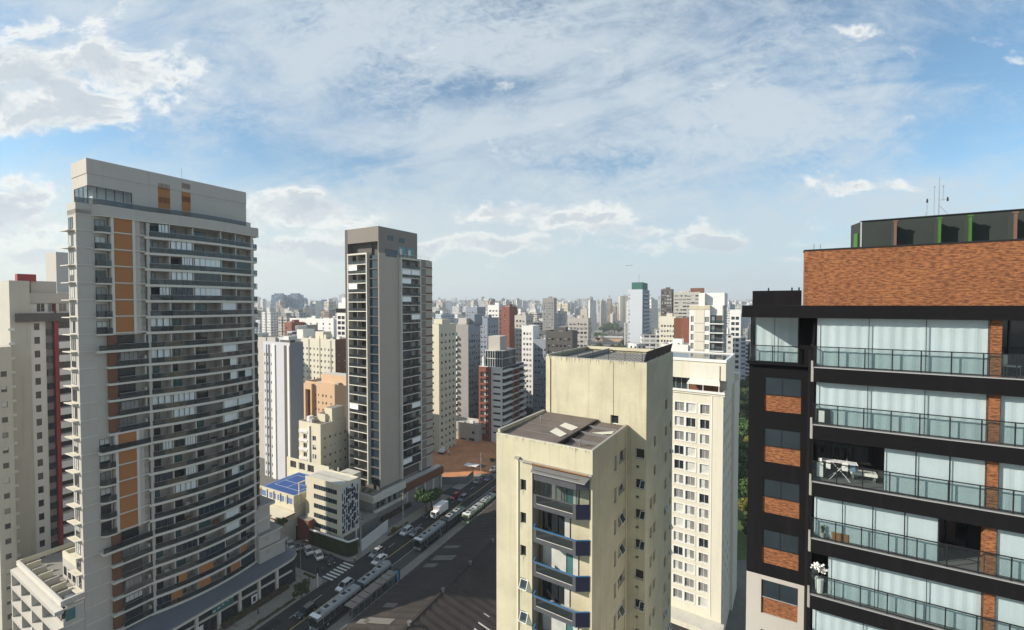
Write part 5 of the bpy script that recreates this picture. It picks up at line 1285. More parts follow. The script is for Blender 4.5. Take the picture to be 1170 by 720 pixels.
b5z = B5.z(442, -8, 0); w5 = -B5.lx(349, z=30); M['peach'] = wallm('peach_render', (.60, .42, .27), .08, .2)
root = building('apartment_building', 'peach-coloured mid-rise with deep vertical recess', B5, w5, 12, b5z, 'peach', [(-w5+5.9, -w5+6.7, .9, 1.1), (-w5+7.9, -w5+8.7, .9, 1.1), (-w5+10.4, -w5+11.2, .9, 1.1), (-w5+12.4, -w5+13.2, .9, 1.1), (-w5+15.4, -w5+16.2, .9, 1.1)], None, 3.0, roof='roof_lt', frm='frame_w')
boxpart(root, 'recess', 'brown', -w5+1.6, -w5+4.6, -.02, -.001, 0, b5z-2.2); boxpart(root, 'edge_pier', 'peach', -w5, -w5+1.5, -1.2, -.003, 0, b5z+.2); boxpart(root, 'edge_pier', 'peach', -w5+4.7, -w5+5.4, -1.2, -.003, 0, b5z+.2)
boxpart(root, 'lintel', 'peach', -w5+1.51, -w5+4.69, -1.19, -.03, b5z-2.2, b5z+.19); boxpart(root, 'roof_house', 'peach', -w5+5, -1, 4, 9, b5z+.0, b5z+3.8, top='roof_lt')
B6 = Fr(366, 140, 28, z=30)
b6z = B6.z(487, 0, 0); w6 = -B6.lx(341.5, z=25); d6 = B6.ly(399, z=25)
root = building('apartment_building', 'small cream walk-up block with tiled roof edge and paired windows', B6, w6, min(d6, 16), b6z, 'cream_lt', even(w6, 2, 1.8, .6, 1.6, m=.8, s=-1), even(min(d6, 16), 5, .8, 1.0, 1.0), 3.0, roof='corr', para=.5, frm='frame_w')
boxpart(root, 'roof_house', 'cream_lt', -4, -.6, 5, 10, b6z, b6z+4.6, top='roof'); boxpart(root, 'facade_strip', 'white', -w6/2-.35, -w6/2+.35, -.4, -.002, 0, b6z-.5)
for k in range(7): boxpart(root, 'balcony', 'white', -w6+.5, -w6/2-.5, -.5, -.003, b6z-3*k-3.0, b6z-3*k-2.2)
# ------------------------------------------------------------ centre
C1 = Fr(501.5, 190, 27, z=55)
c1z = C1.z(373, 0, 0); root = building('apartment_building', 'tall pale cream block immediately right of the charcoal tower', C1, 7, 13, c1z, 'cream_lt', [(-3.6, -2.8, 1, .9)], even(13, 4, 1.3, .9, 1.2), 3.0, frm='frame_k')
boxpart(root, 'roof_house', 'cream_lt', -5, -.5, 3, 9, c1z, c1z+3)
C2 = Fr(535, 222, 27, z=55)
c2z = C2.z(373, 0, 0); w21 = -C2.lx(512, z=50); d2 = min(C2.ly(549, z=50), 22)
root = building('apartment_tower', 'grey-brown tower with white stacked balconies on its left front', C2, w21, d2, c2z, 'stone_dk', None, even(d2, 5, 1.3, .8, 1.4), 3.05, wall_r='bluegrey', frm='frame_k', base=6)
for z in levels(6, c2z-1, 3.05):
    boxpart(root, 'balcony', 'white', -w21, -w21+6.3, -1.3, -.002, z-.2, z+1.05)
    place('window', win_mesh(5.6, 1.7, random.choice(['d', 'ds', 'dh', 't']), 'frame_k'), root, (-w21+.3, -.06, z+1.1))
boxpart(root, 'roof_house', 'stone', -8, -3, 3, 9, c2z, c2z+4); boxpart(root, 'roof_house', 'bluegrey', -2.5, 0, 6, 14, c2z, c2z+6)
C2p = Fr(545, 205, 27, z=8)
root = building('parking_block', 'low pale podium with a strip of dark openings below the grey tower', C2p, -C2p.lx(487, z=10), 9, 8.5, 'stone', even(-C2p.lx(487, z=10), 6, 3.0, 1.2, 1.3, m=.6, s=-1), None, 3.4, roof='roof_lt', cat='building')
C3 = Fr(574, 205, 27, z=35)
c3z = C3.z(420.5, 0, 0); w3a = C3.lx(561, z=30); w3 = C3.lx(548, z=30); d3 = min(C3.ly(598.5, z=30), 26)
root = thing('apartment_building', 'brick-red and white apartment block with white balcony bands round the corner', 'apartment building', (C3.o.x, C3.o.y, 0), -C3.th)
q = MB(); lv = levels(3.4, c3z-1, 3.1)
h1 = [(w3a+1.2, -1.0, z+1.2, z+2.1, 'd') for z in lv]; h2 = [(w3+1.0, w3a-1.0, z+.3, z+2.4, 'ds') for z in lv]
wall_holes(q, 'f', w3a, 0, 0, c3z, h1, M['white'], 0, .2); wall_holes(q, 'f', w3, w3a, 0, c3z, h2, M['brick_red'], -.9, 1.2)
q.poly([(w3a, -.9, 0), (w3a, 0, 0), (w3a, 0, c3z), (w3a, -.9, c3z)], M['brick_red']); q.poly([(w3, -.9, c3z), (w3a, -.9, c3z), (w3a, 0, c3z), (w3, 0, c3z)], M['brick_red'])
q.box(w3, -.0, .4, d3, 0, c3z, M['inside'], M['roof_lt'], skip='f'); q.box(w3, w3+.1, -.9, .4, 0, c3z, M['brick_red'])
q.build('wall', root); add_windows(root, 'f', h1, 0, .2, 'frame_k'); add_windows(root, 'f', h2, -.9, 1.1, 'frame_w')
for j, z in enumerate(lv + [lv[-1]+3.1]):
    q = MB(); q.box(-.001+.0, 1.3, -.3, d3*.36, z-.25, z+.75, M['white']); q.box(.0, 1.3, d3*.78, d3+.5, z-.25, z+.75, M['white']); q.box(.0, .7, d3*.36, d3*.78, z-.25, z+.2, M['white'])
    q.build('balcony', root)
    if j < len(lv): 
        boxpart(root, 'brick_panel', 'brick_red', .001, .5, d3*.40, d3*.52, z+.25, z+2.6); boxpart(root, 'brick_panel', 'brick_red', .001, .5, d3*.62, d3*.74, z+.25, z+2.6)
        place('window', win_mesh(d3*.3, 1.9, 'd', 'frame_k'), root, (.02, .5, z+.7), pi/2)
c3t = C3.z(401, -1, 2)
q = MB(); q.box(w3+2.2, -1.2, 2.0, d3*.7, c3z, c3t, M['glass_b'], M['roof_lt'])
for i in range(8): x = w3+2.2+i*(-1.2-w3-2.2)/7; q.box(x-.1, x+.1, 1.9, 2.0, c3z, c3t, M['frame_w'])
for zz in (.5, .98): q.box(w3+2.1, -1.1, 1.88, 1.99, c3z+(c3t-c3z)*zz-.15, c3z+(c3t-c3z)*zz+.15, M['frame_w']); q.box(-1.19, -1.0, 2., d3*.7, c3z+(c3t-c3z)*zz-.15, c3z+(c3t-c3z)*zz+.15, M['frame_w'])
q.build('glazed_penthouse', root)
boxpart(root, 'roof_house', 'stone', w3+2.6, w3+9.0, 4, 11, c3t, C3.z(384.5, -4, 4), top='roof_lt')
boxpart(root, 'roof_mast', 'white', w3+.8, w3+1.8, 1, 2, c3z, c3z+4.6)
boxpart(root, 'balcony', 'white', w3, 0.2, -.35, -.05, c3z-.6, c3z+.3)
C4 = Fr(610, 255, 27, z=45)
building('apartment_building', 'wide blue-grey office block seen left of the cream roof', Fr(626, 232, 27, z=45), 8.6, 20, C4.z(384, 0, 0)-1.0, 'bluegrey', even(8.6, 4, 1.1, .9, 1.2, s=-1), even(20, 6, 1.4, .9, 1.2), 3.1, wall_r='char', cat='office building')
building('apartment_building', 'white balcony tower between the brick-and-white block and the blue-grey offices', Fr(609, 246, 27, z=50), 7, 9, Fr(609, 246, 27).z(374, 0, 0), 'white', even(7, 3, 1.2, .8, 1.4, s=-1), None, 3.0)
building('apartment_building', 'light grey tower half hidden behind the brick-and-white block', Fr(601, 275, 27, z=50), 8, 10, Fr(601, 275, 27).z(362, 0, 0), 'stone', even(8, 3, 1.2, .8, 1.4, s=-1), even(10, 3, 1.2, .8, 1.3), 3.0)
building('apartment_tower', 'slender dark red brick tower behind the glazed penthouse', Fr(582, 300, 27, z=60), 6, 12, Fr(582, 300, 27).z(352, 0, 0), 'brick_red', [(-4, -3, .8, 1.2)], None, 3.0)
building('apartment_tower', 'white and red-panelled tower left of the slender brick tower', Fr(570, 310, 27, z=60), 9, 12, Fr(570, 310, 27).z(350, 0, 0), 'white', even(9, 3, 1.6, .8, 1.2, s=-1), even(12, 3, 1.6, .8, 1.2), 3.0)
building('apartment_tower', 'grey-blue tower right behind the grey-brown balcony tower', Fr(557, 262, 27, z=60), 8, 14, Fr(557, 262, 27).z(365, 0, 0), 'bluegrey', even(8, 3, 1.1, .8, 1.3, s=-1), even(14, 4, 1.3, .8, 1.3), 3.0)
building('apartment_tower', 'square stepped grey tower standing taller behind the cream central block', Fr(545, 420, 27, z=60), 13, 16, Fr(545, 420, 27).z(352, 0, 0), 'bluegrey', even(13, 4, 1.4, .8, 1.3, s=-1), even(16, 4, 1.4, .8, 1.3), 3.0)
building('office_slab', 'long low dark office slab behind the flat cream roof', Fr(654, 205, 20, z=50), 13, 12, Fr(654, 205, 20).z(381, 0, 0), 'char', even(13, 6, 1.2, .9, 1.2, s=-1), None, 3.2, cat='office building')
building('apartment_tower', 'beige-topped tower with ribbed balconies near the wide road', Fr(672, 300, 20, z=50), 14, 12, Fr(672, 300, 20).z(365, 0, 0), 'stone', even(14, 5, 1.8, .7, 1.5, s=-1), even(12, 3, 2, .7, 1.5), 3.0)
building('apartment_tower', 'grey tower standing above its neighbours left of the wide road', Fr(633, 480, 20, z=60), 13, 12, Fr(633, 480, 20).z(341.5, 0, 0), 'stone_dk', even(13, 4, 1.4, .8, 1.3, s=-1), None, 3.0)
# ------------------------------------------------------------ right of centre
D1 = Fr(734, 330, 27, z=66)
d1z = D1.z(332, 0, 0); w_ = -D1.lx(717.5, z=60); d_ = min(D1.ly(752.5, z=60), 30)
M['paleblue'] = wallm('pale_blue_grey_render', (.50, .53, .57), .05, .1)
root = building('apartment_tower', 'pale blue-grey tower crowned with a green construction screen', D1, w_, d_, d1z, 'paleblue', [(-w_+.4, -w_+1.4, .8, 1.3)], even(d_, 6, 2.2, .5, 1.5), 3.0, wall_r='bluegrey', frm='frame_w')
for k in range(24): boxpart(root, 'balcony', 'paleblue', 0, 1.0, d_*.1, d_*.95, d1z-3*k-3.2, d1z-3*k-2.3)
M['green_net'] = plain('green_safety_net', (.03, .13, .10), .7)
boxpart(root, 'safety_screen', 'green_net', -w_+2.5, -.4, 1, d_*.8, d1z+.1, D1.z(322.5, 0, 1)); 
q = MB(); q.tube((-3, 2, d1z), (-3, 2, d1z+12), .12, M['metal'], 5); q.build('mast', root)
D2 = Fr(768, 380, 27, z=66)
w_ = -D2.lx(755, z=60); building('apartment_tower', 'dark brown-topped tower, left of the dark pair on the right', D2, w_, 10, D2.z(331.5, 0, 0), 'char', even(w_, 4, 1.6, .7, 1.5, s=-1), even(10, 3, 1.6, .7, 1.4), 3.0)
D3 = Fr(800, 370, 27, z=66)
w_ = -D3.lx(769.5, z=60); root = building('apartment_tower', 'light grey tower with rows of dark ribbon windows and brown roof box', D3, w_, 14, D3.z(335, 0, 0), 'stone', even(w_, 6, 3.0, .7, 1.3, s=-1), None, 3.0)
boxpart(root, 'roof_house', 'brown', -8, 2.5, 3, 10, D3.z(335, 0, 0), D3.z(329, 0, 0))
D4 = Fr(772.5, 250, 27, z=55)
w_ = -D4.lx(753.5, z=55); building('apartment_building', 'cream lower tower with a green centre strip in front of the dark pair', D4, w_, 9, D4.z(363.5, 0, 0), 'ivory', even(w_, 5, 1.0, .8, 1.2, s=-1), None, 2.9)
D5 = Fr(787, 205, 27, z=55)
building('apartment_building', 'slim red brick slab left of the white balcony tower', D5, -D5.lx(778, z=50), 8, D5.z(366, 0, 0), 'brick_red', None, None, 3.0); D5b = Fr(778.5, 209, 27, z=55)
building('apartment_building', 'dull maroon slab touching the red brick slab', D5b, 3.4, 8, D5b.z(366, 0, 0), 'brown', None, None, 3.0)
D6 = Fr(826, 145, 31, z=66)
z6 = D6.z(349, 0, 0); w6_ = -D6.lx(787.5, z=60)
root = thing('apartment_tower', 'white tower with planted balconies and blank white penthouse', 'apartment building', (D6.o.x, D6.o.y, 0), -D6.th)
x6 = [D6.lx(p, z=60) for p in (787.5, 793.5, 804.5, 811, 825)]
q = MB(); lv = levels(z6-3.05*14, z6-1, 3.05); hh = [(x6[0]+.5, x6[1]-.2, z+.3, z+2.4, 'g') for z in lv] + [(x6[2]+.2, x6[3]-.15, z+.4, z+2.2, 'g') for z in lv]
wall_holes(q, 'f', x6[0], x6[3], 0, z6, hh, M['white'], 0, .2); q.box(x6[0], x6[3], .3, 14, 0, z6, M['white'], M['roof_lt']); q.box(x6[3], 0, 1.6, 14, 0, z6, M['white'], M['roof_lt'])
rw = [(2+i*2.6, 3.2+i*2.6, z+.8, z+2.2, 'd') for z in lv for i in range(4)]
q.box(-.3, .0, 1.6, 14, 0, z6, M['white']); q.build('wall', root); add_windows(root, 'f', hh, 0, .2, 'frame_w')
for h in rw: 
    pass
for z in lv:
    boxpart(root, 'balcony', 'white', x6[3]+.1, .3, -.4, 1.59, z-.25, z+.1); boxpart(root, 'railing', 'rail_g', x6[3]+.12, .28, -.38, -.34, z+.1, z+1.1)
    boxpart(root, 'balcony_back', 'inside2', x6[3]+.1, -.35, 1.5, 1.58, z+.1, z+2.75); boxpart(root, 'string_course', 'stone_dk', x6[1]-.1, x6[2]+.1, -.12, -.002, z-.1, z+.1); boxpart(root, 'curtain', 'blind', x6[3]+.4, x6[3]+1.3, 1.44, 1.49, z+.1, z+2.3)
    for i in range(3): place('window', win_mesh(1.0, 1.2, 'd', 'frame_w'), root, (.03, 2.6+i*3.4, z+.8), pi/2)
boxpart(root, 'blank_panel', 'ivory', x6[1], x6[2], -.1, -.004, 0, z6-1.5)
boxpart(root, 'penthouse', 'white', x6[0]+3.2, .2, 3, 14, z6, D6.z(334.5, 0, 3), top='roof_lt'); boxpart(root, 'penthouse', 'white', x6[0]+2.8, x6[2], 1.0, 5, z6, D6.z(335, -6, 1), top='roof_lt')
boxpart(root, 'lemon_band', 'cream', x6[0], x6[3], -.15, -.005, z6-1.4, z6-.1)
D6b = Fr(786, 150, 31, z=45)
building('apartment_building', 'low white annex tucked below the white balcony tower', D6b, 9, 8, D6b.z(397, 0, 0), 'white', even(9, 3, 1.3, .8, 1.3, s=-1), None, 3.0)
D7 = Fr(846.5, 240, 27, z=60)
building('apartment_tower', 'blue and white checkered tower right of the white balcony tower', D7, 5.5, 10, D7.z(356, 0, 0), 'white', even(5.5, 2, 1.7, .6, 1.7, s=-1), None, 3.0, kinds=['n', 'b'])
D8 = Fr(858, 330, 27, z=50)
building('apartment_building', 'small white block with dark striped openings among the trees by the black building', D8, 4.6, 8, D8.z(391, 0, 0), 'white', [(-4.3, -.4, 1.0, 1.6)], None, 3.0, kinds=['n'])
# far twin blue glass towers
M['bluetower'] = facadem('hazy_blue_glass_facade', (.10, .17, .26), (.05, .10, .18), 4, 4, .7, .6)
def trap(name, label, pl, pr, ptop, Yd, taper, mt='bluetower', cat='office tower'):
    p0, p1 = at(pl, 348, Yd), at(pr, 348, Yd); w = p1.x-p0.x; h = at((pl+pr)/2, ptop, Yd).z
    r = thing(name, label, cat, ((p0.x+p1.x)/2, Yd, 0), -.1)
    q = MB(); b = w/2; tt = b*(1-taper); n = 6; prev = None
    for i in range(n+1):
        s = i/n; ww = b+(tt-b)*s**1.6; z = h*s
        cur = [(-ww, -ww*.6, z), (ww, -ww*.6, z), (ww, ww*.6, z), (-ww, ww*.6, z)]
        if prev:
            for j in range(4): k2 = (j+1) % 4; q.poly([prev[j], prev[k2], cur[k2], cur[j]], M[mt])
        prev = cur
    q.poly(prev, M['bluetower']); q.build('tower_body', r); q = MB(); q.box(-tt*.7, tt*.7, -tt*.3, tt*.3, h, h+4, M['bluetower']); q.build('roof_house', r); return r
trap('glass_tower', 'hazy blue glass tower with sloping sides, left one of the pair on the skyline', 310.5, 328, 337, 1150, .24)
trap('glass_tower', 'hazy blue glass tower with sloping sides, right one of the pair on the skyline', 329, 346.5, 337, 1170, .2)
trap('glass_tower', 'narrower blue glass tower touching the right one of the sloping pair', 345, 351, 342, 1250, .05)
trap('glass_tower', 'blocky blue glass tower farther right of the sloping pair', 366, 376, 344, 1300, .03)

# ------------------------------------------------------------ warehouse beside the avenue
M['ware'] = wallm('old_fibre_cement_roof', (.040, .033, .029), .6, .6, sc=.5, dirt=(.45, .42, .4), bmp=.03)
t = thing('warehouse', 'long dark ribbed roof of a warehouse beside the avenue', 'warehouse', tuple(A(0, 0)), -AVT)
q = MB(); ys = [-110+i*.9 for i in range(180)]
xe, xr, xf = 14.6, 28.4, 43.5
for i in range(len(ys)-1):
    y0, y1 = ys[i], ys[i+1]; b = .13*(i % 2); c_ = .13*((i+1) % 2)
    if y1 > 52: break
    q.poly([(xe, y0, 5.0+b), (xr, y0, 8.8+b), (xr, y1, 8.8+c_), (xe, y1, 5.0+c_)], M['ware']); q.poly([(xr, y0, 8.8+b), (xf, y0, 4.7+b), (xf, y1, 4.7+c_), (xr, y1, 8.8+c_)], M['ware'])
q.build('roof', t)
q = MB(); q.box(xe+.3, xf-.3, -110, 51, 0, 4.6, M['conc_dk'], skip='tb'); q.poly([(xe+.3, -110, 4.6), (xr, -110, 8.7), (xf-.3, -110, 4.6)], M['conc_dk']); q.poly([(xe+.3, 51, 4.6), (xr, 51, 8.7), (xf-.3, 51, 4.6)], M['conc_dk']); q.build('wall', t)
q = MB(); q.box(xe-.25, xe, -110, 52, 4.75, 5.0, M['conc_dk']); q.build('gutter', t)
q = MB(); q.prism([(xr-.3, -110), (xr+.3, -110), (xr+.3, 52), (xr-.3, 52)], 8.86, 8.95, M['ware']); q.build('ridge_cap', t)
for i in range(9):
    y = -46+i*10.2; q = MB(); q.tube((xr+.3, y, 8.8), (xr+.3, y, 9.4), .28, M['conc_dk'], 8); q.tube((xr+.3, y, 9.4), (xr+.3, y, 9.55), .42, M['conc_dk'], 8); q.build('ridge_vent', t)
M['patch'] = wallm('pale_replacement_sheet', (.15, .14, .125), .3, .4, sc=1)
def rp(px, py):
    p = gnd(px, py, 7.); d = Vector((p.x-AVo.x, p.y-AVo.y)); x = d.dot(AX); return x, d.dot(AY)
for (px, py, w, l, m_) in ((507, 635, 2.2, 6, 'patch'), (492, 642, 1.6, 3.4, 'patch'), (516, 621, 1.2, 4.5, 'patch'), (446, 689, 1.4, 3, 'patch'), (433, 709, 1.6, 6.5, 'patch'), (415, 704, 1.3, 2.6, 'patch'), (555, 711, .35, 3.2, 'sky_l'), (556, 699, .2, 1.2, 'sky_l'), (548, 717, .3, 2.4, 'sky_l')):
    x, y = rp(px, py); q = MB(); hz_ = (lambda xx: 5.0+(xx-xe)*3.8/13.8 if xx < xr else 8.8-(xx-xr)*4.1/15.1)
    if px < 540: q.poly([(x-l/2, y-w/2, hz_(x-l/2)+.15), (x+l/2, y-w/2, hz_(x+l/2)+.15), (x+l/2, y+w/2, hz_(x+l/2)+.15), (x-l/2, y+w/2, hz_(x-l/2)+.15)], M[m_]); q.build('roof_patch', t)
    else: q.poly([(x-l/2, y-w/2, hz_(x-l/2)+.15), (x+l/2, y-w/2, hz_(x+l/2)+.15), (x+l/2, y+w/2, hz_(x+l/2)+.15), (x-l/2, y+w/2, hz_(x-l/2)+.15)], M[m_]); q.build('roof_patch', t)

# ------------------------------------------------------------ earth lot
q = MB(); random.seed(8)
cor = [gnd(488, 497), gnd(520, 497), gnd(575, 503), gnd(568, 528), gnd(536, 547), gnd(488, 546)]
NX = 26
def lerp4(s, t_): 
    tl, tr, br, bl = gnd(484, 496), gnd(575, 500), gnd(560, 541), gnd(484, 549)
    return (tl*(1-s)+tr*s)*(1-t_)+(bl*(1-s)+br*s)*t_
from mathutils import noise as mn
hgt = {}
for i in range(NX+1):
    for j in range(NX+1):
        p = lerp4(i/NX, j/NX); e_ = min(i, NX-i, j, NX-j)/3.; hgt[i, j] = (p.x, p.y, .1+min(1, e_)*(1.4*max(0, mn.noise(Vector((p.x*.05, p.y*.05, 2)))+.45)+.35*mn.noise(Vector((p.x*.3, p.y*.3, 0)))+.2))
for i in range(NX):
    for j in range(NX): q.poly([hgt[i, j+1], hgt[i+1, j+1], hgt[i+1, j], hgt[i, j]], M['dirt'])
struct(q.build('bare_earth', smooth=True))
def fence_line(name, label, cat, pts, h, mat, w=.12, z=0):
    t = thing(name, label, cat, (pts[0].x, pts[0].y, 0)); o_ = pts[0]
    for a_, c_ in zip(pts[:-1], pts[1:]):
        q = MB(); q.obox((a_.x-o_.x, a_.y-o_.y), (c_.x-o_.x, c_.y-o_.y), w, z, h, M[mat]); q.build('panel', t)
    return t
M['hoard'] = wallm('grey_metal_hoarding', (.15, .16, .165), .15, .4)
fence_line('site_hoarding', 'grey metal hoarding along the street side of the red earth lot', 'hoarding', [gnd(488, 553), gnd(510, 553), gnd(533, 553), gnd(541, 545)], 2.6, 'hoard')
fence_line('site_hoarding', 'dark grey hoarding at the back of the red earth lot', 'hoarding', [gnd(520, 495), gnd(553, 499)], 3.0, 'char')
fence_line('site_wall', 'pale masonry wall closing the back of the earth lot near the brick block', 'wall', [gnd(553.5, 499), gnd(580, 502.5)], 3.0, 'stone')
bx = thing('site_shed', 'small blue-grey shed at the left back of the red earth lot', 'shed', tuple(gnd(498, 500)), -R(27)); q = MB(); q.box(-5, 3, -2, 3, 0, 3.2, M['hoard'], M['roof_lt']); q.build('wall', bx); q = MB(); q.prism([(-5.3, -2.3), (3.3, -2.3), (3.3, 3.3), (-5.3, 3.3)], 3.21, 3.4, M['mem']); q.build('roof', bx)
bx = thing('site_canopy', 'white and blue site canopies at the street edge of the red earth lot', 'canopy', tuple(gnd(543, 540)), -R(27))
for i, (x, m_) in enumerate(((-4.6, 'wht'), (-1.6, 'white'), (1.5, 'glass_b'))):
    q = MB(); q.prism([(x, -1.2), (x+2.7, -1.2), (x+2.7, 1.6), (x, 1.6)], 2.5+.2*i, 2.65+.2*i, M[m_]); q.build('roof', bx)
    for (u, v) in ((.1, -1.1), (2.6, -1.1), (.1, 1.5), (2.6, 1.5)): q = MB(); q.tube((x+u, v, 0), (x+u, v, 2.5+.2*i), .05, M['metal'], 5); q.build('post', bx)
bx = thing('excavator', 'small pale excavator parked on the red earth', 'excavator', tuple(gnd(505, 521))[:2]+(1.2,), -.4)
q = MB(); q.box(-1.3, 1.3, -1.3, -.8, 0, .6, M['blk']); q.box(-1.3, 1.3, .8, 1.3, 0, .6, M['blk']); q.build('tracks', bx); q = MB(); q.prism([(-1.2, -1.1), (.9, -1.1), (1.2, -.6), (1.2, 1.1), (-1.2, 1.1)], .65, 1.7, M['wht']); q.box(-.1, .9, -.2, .9, 1.7, 2.6, M['wht']); q.build('cab', bx)
q = MB(); q.tube((1.2, -.5, 1.4), (3.0, -.5, 2.8), .18, M['wht'], 6); q.tube((3.0, -.5, 2.8), (4.0, -.5, .9), .14, M['wht'], 6); q.prism([(3.7, -.9), (4.4, -.9), (4.2, -.1), (3.8, -.1)], .1, .9, M['metal']); q.build('arm', bx)
# low-rise houses, streets and yards that fill the ground between the towers
M['tile'] = wallm('clay_tile_roof', (.26, .11, .06), .35, .4, sc=2, bmp=.03)
# ================================================================ vegetation
def leafm(name, c, c2):
    m, k, b = newmat(name); geo = k.n('ShaderNodeTexCoord').outputs['Object']; n = k.noise(geo, .9, 3); n2 = k.noise(geo, 5, 2)
    rnd = k.n('ShaderNodeObjectInfo').outputs['Random']
    f = k.m('ADD', k.m('MULTIPLY', n, .8), k.m('MULTIPLY', n2, .35)); cc = k.mix(k.ramp(f, .35, .8), rgb(*c), rgb(*c2))
    h = k.n('ShaderNodeHueSaturation'); k.put(cc, h.inputs['Color']); k.put(k.m('ADD', k.m('MULTIPLY', rnd, .06), .47), h.inputs['Hue']); k.put(k.m('ADD', k.m('MULTIPLY', rnd, .5), .75), h.inputs['Value'])
    k.put(h.outputs[0], b.inputs['Base Color']); b.inputs['Roughness'].default_value = .7; b.inputs['Specular IOR Level'].default_value = .25
    return m
M['leaf_a'] = leafm('foliage', (.022, .045, .012), (.075, .11, .025)); M['leaf_b'] = leafm('yellow_green_foliage', (.06, .08, .012), (.20, .20, .035)); M['bark'] = wallm('bark', (.09, .065, .045), .3, .3)
def leaves(q, c, r, n, s, m, sq=.8):
    for i in range(n):
        d = Vector((random.gauss(0, 1), random.gauss(0, 1), random.gauss(0, 1))); d.normalize(); rr = random.uniform(.55, 1.05)
        p = Vector(c)+Vector((d.x*r*rr, d.y*r*rr, d.z*r*rr*sq)); nrm = (d+Vector((random.uniform(-.9, .9), random.uniform(-.9, .9), random.uniform(-.4, 1.)))).normalized()
        u = nrm.orthogonal().normalized(); v = nrm.cross(u); a_ = random.uniform(0, 6.3); u2 = u*cos(a_)+v*sin(a_); v2 = nrm.cross(u2); w = s*random.uniform(.6, 1.3)
        q.poly([p-u2*w-v2*w*.5, p+u2*w*.9-v2*w*.6, p+u2*w+v2*w*.5, p-u2*w*.7+v2*w*.7], m)
def make_tree(name, label, h, r, nb, nl, s, mat='leaf_a', seed=1, cat='tree', group=None):
    random.seed(seed); t = thing(name, label, cat, (0, 0, -500), 0, group)
    q = MB(); q.tube((0, 0, 0), (0, 0, h*.45), r*.07, M['bark'], 7, r*.045)
    cl = []
    for i in range(nb):
        a_ = 2.4*i+random.uniform(-.4, .4); rr = r*random.uniform(.25, .75)*(1 if i else 0); z = h*random.uniform(.5, .88); c = Vector((cos(a_)*rr, sin(a_)*rr, z)); cl.append((c, r*random.uniform(.3, .5)))
        q.tube((0, 0, h*.4), c, r*.035, M['bark'], 5, r*.01)
    q.build('trunk', t); q = MB()
    for c, cr in cl: leaves(q, c, cr, nl, s, M[mat])
    q.build('crown', t); return t
TR = [make_tree('tree', 'tree', 9, 4.5, 11, 120, .34, seed=s_) for s_ in (1, 2)] + [make_tree('tree', 'tree', 7, 3.2, 9, 110, .3, 'leaf_b', 3)]
PRO = []
def tree_at(p, sc, kind, label, group=None, rz=None):
    r = dup(TR[kind], (p.x, p.y, p.z), random.uniform(0, 6) if rz is None else rz, label, sc)
    if group: r['group'] = group
    return r
random.seed(77)
tree_at(gnd(345, 686), .45, 0, 'small dark tree on the pavement strip before the tower shopfront')
tree_at(gnd(487, 585), .85, 1, 'dark street tree on the pavement beneath the charcoal tower', )
tree_at(gnd(493, 580), .7, 0, 'smaller dark tree behind the street tree under the charcoal tower')
tree_at(gnd(502, 570), .5, 2, 'small yellowish tree near the hoarding of the earth lot')
tree_at(gnd(450, 611), .32, 2, 'sunlit shrub at the pavement edge beside the concrete lamp pole')
for (px, py, s_) in ((6, 668, .75), (14, 660, .6), (3, 655, .6)): tree_at(gnd(px, py), s_, 0, 'tree in the sunken yard behind the curved garden wall', 'yard trees behind the curved wall')
for (px, z_, Yd, s_) in ((312, ck-5, 113, .28), (318, ck-5, 114, .33), (324, ck-5, 115, .25)):
    p = at(px, 560, Yd); p.z = ck-6.2; tree_at(p, s_, 0, 'rounded shrub in the roof garden below the blue court', 'shrubs on the terrace below the blue court')
for i in range(5):
    w_ = CH.w(-.5-i*2.6, -3.6); tree_at(Vector((w_.x, w_.y, cb-.9)), random.uniform(.16, .26), 2, 'yellow-green shrub in the roof garden of the charcoal tower podium', 'podium roof garden shrubs')
for i, (px, py, s_) in enumerate([(848, 535, 1.0), (852, 505, 1.2), (856, 480, 1.3), (846, 470, 1.1), (862, 455, 1.3), (850, 448, 1.4), (858, 436, 1.5), (848, 428, 1.5), (865, 425, 1.6), (853, 416, 1.6), (843, 412, 1.7), (868, 412, 1.7), (860, 404, 1.8), (848, 402, 1.8), (852, 396, 2.0), (862, 392, 2.0), (872, 440, 1.5)]):
    tree_at(gnd(px, py), s_, 2 if i in (1, 2, 4) else i % 2, 'leafy tree in the green strip between the ivory block and the black building', 'trees of the green strip at the right')
q = MB(); q.poly([(p.x, p.y, .02) for p in (gnd(836, 640), gnd(880, 640), gnd(880, 372), gnd(836, 372))], M['grass']); struct(q.build('green_strip'))
random.seed(15)
for i in range(46):
    Yd = 118+470*(i/46.)**1.25; px = random.uniform(841, 866); p = at(px, 400, Yd); p.z = 0
    tree_at(p, random.uniform(.8, 1.25)*(1+.5*i/46), 2 if random.random() < .3 else i % 2, 'leafy tree in the green strip between the ivory block and the black building', 'trees of the green strip at the right')
for px, py, s_ in ((607, 474, 1.1), (612, 468, 1.2), (618, 474, 1.0), (604, 482, .9), (614, 484, 1.), (622, 466, 1.2)): tree_at(gnd(px, py), s_, 0, 'dark tree growing right of the brick-and-white block', 'trees beside the brick-and-white block')
for px, py, s_ in ((680, 408, 1.7), (690, 411, 1.5), (700, 410, 1.9), (708, 408, 1.8), (714, 412, 1.8), (686, 404, 1.5)): tree_at(gnd(px, py), s_, px % 2, 'broad park tree between the wide road and the pale blue tower', 'park trees near the wide road')
for px, py, s_ in ((690, 384, 2.4), (696, 383, 2.9), (702, 383, 2.7), (707, 384, 2.4), (699, 382, 3.2)): tree_at(gnd(px, py), s_, 1, 'tree of the dark rounded grove beyond the orange roof', 'rounded grove beyond the orange roof')
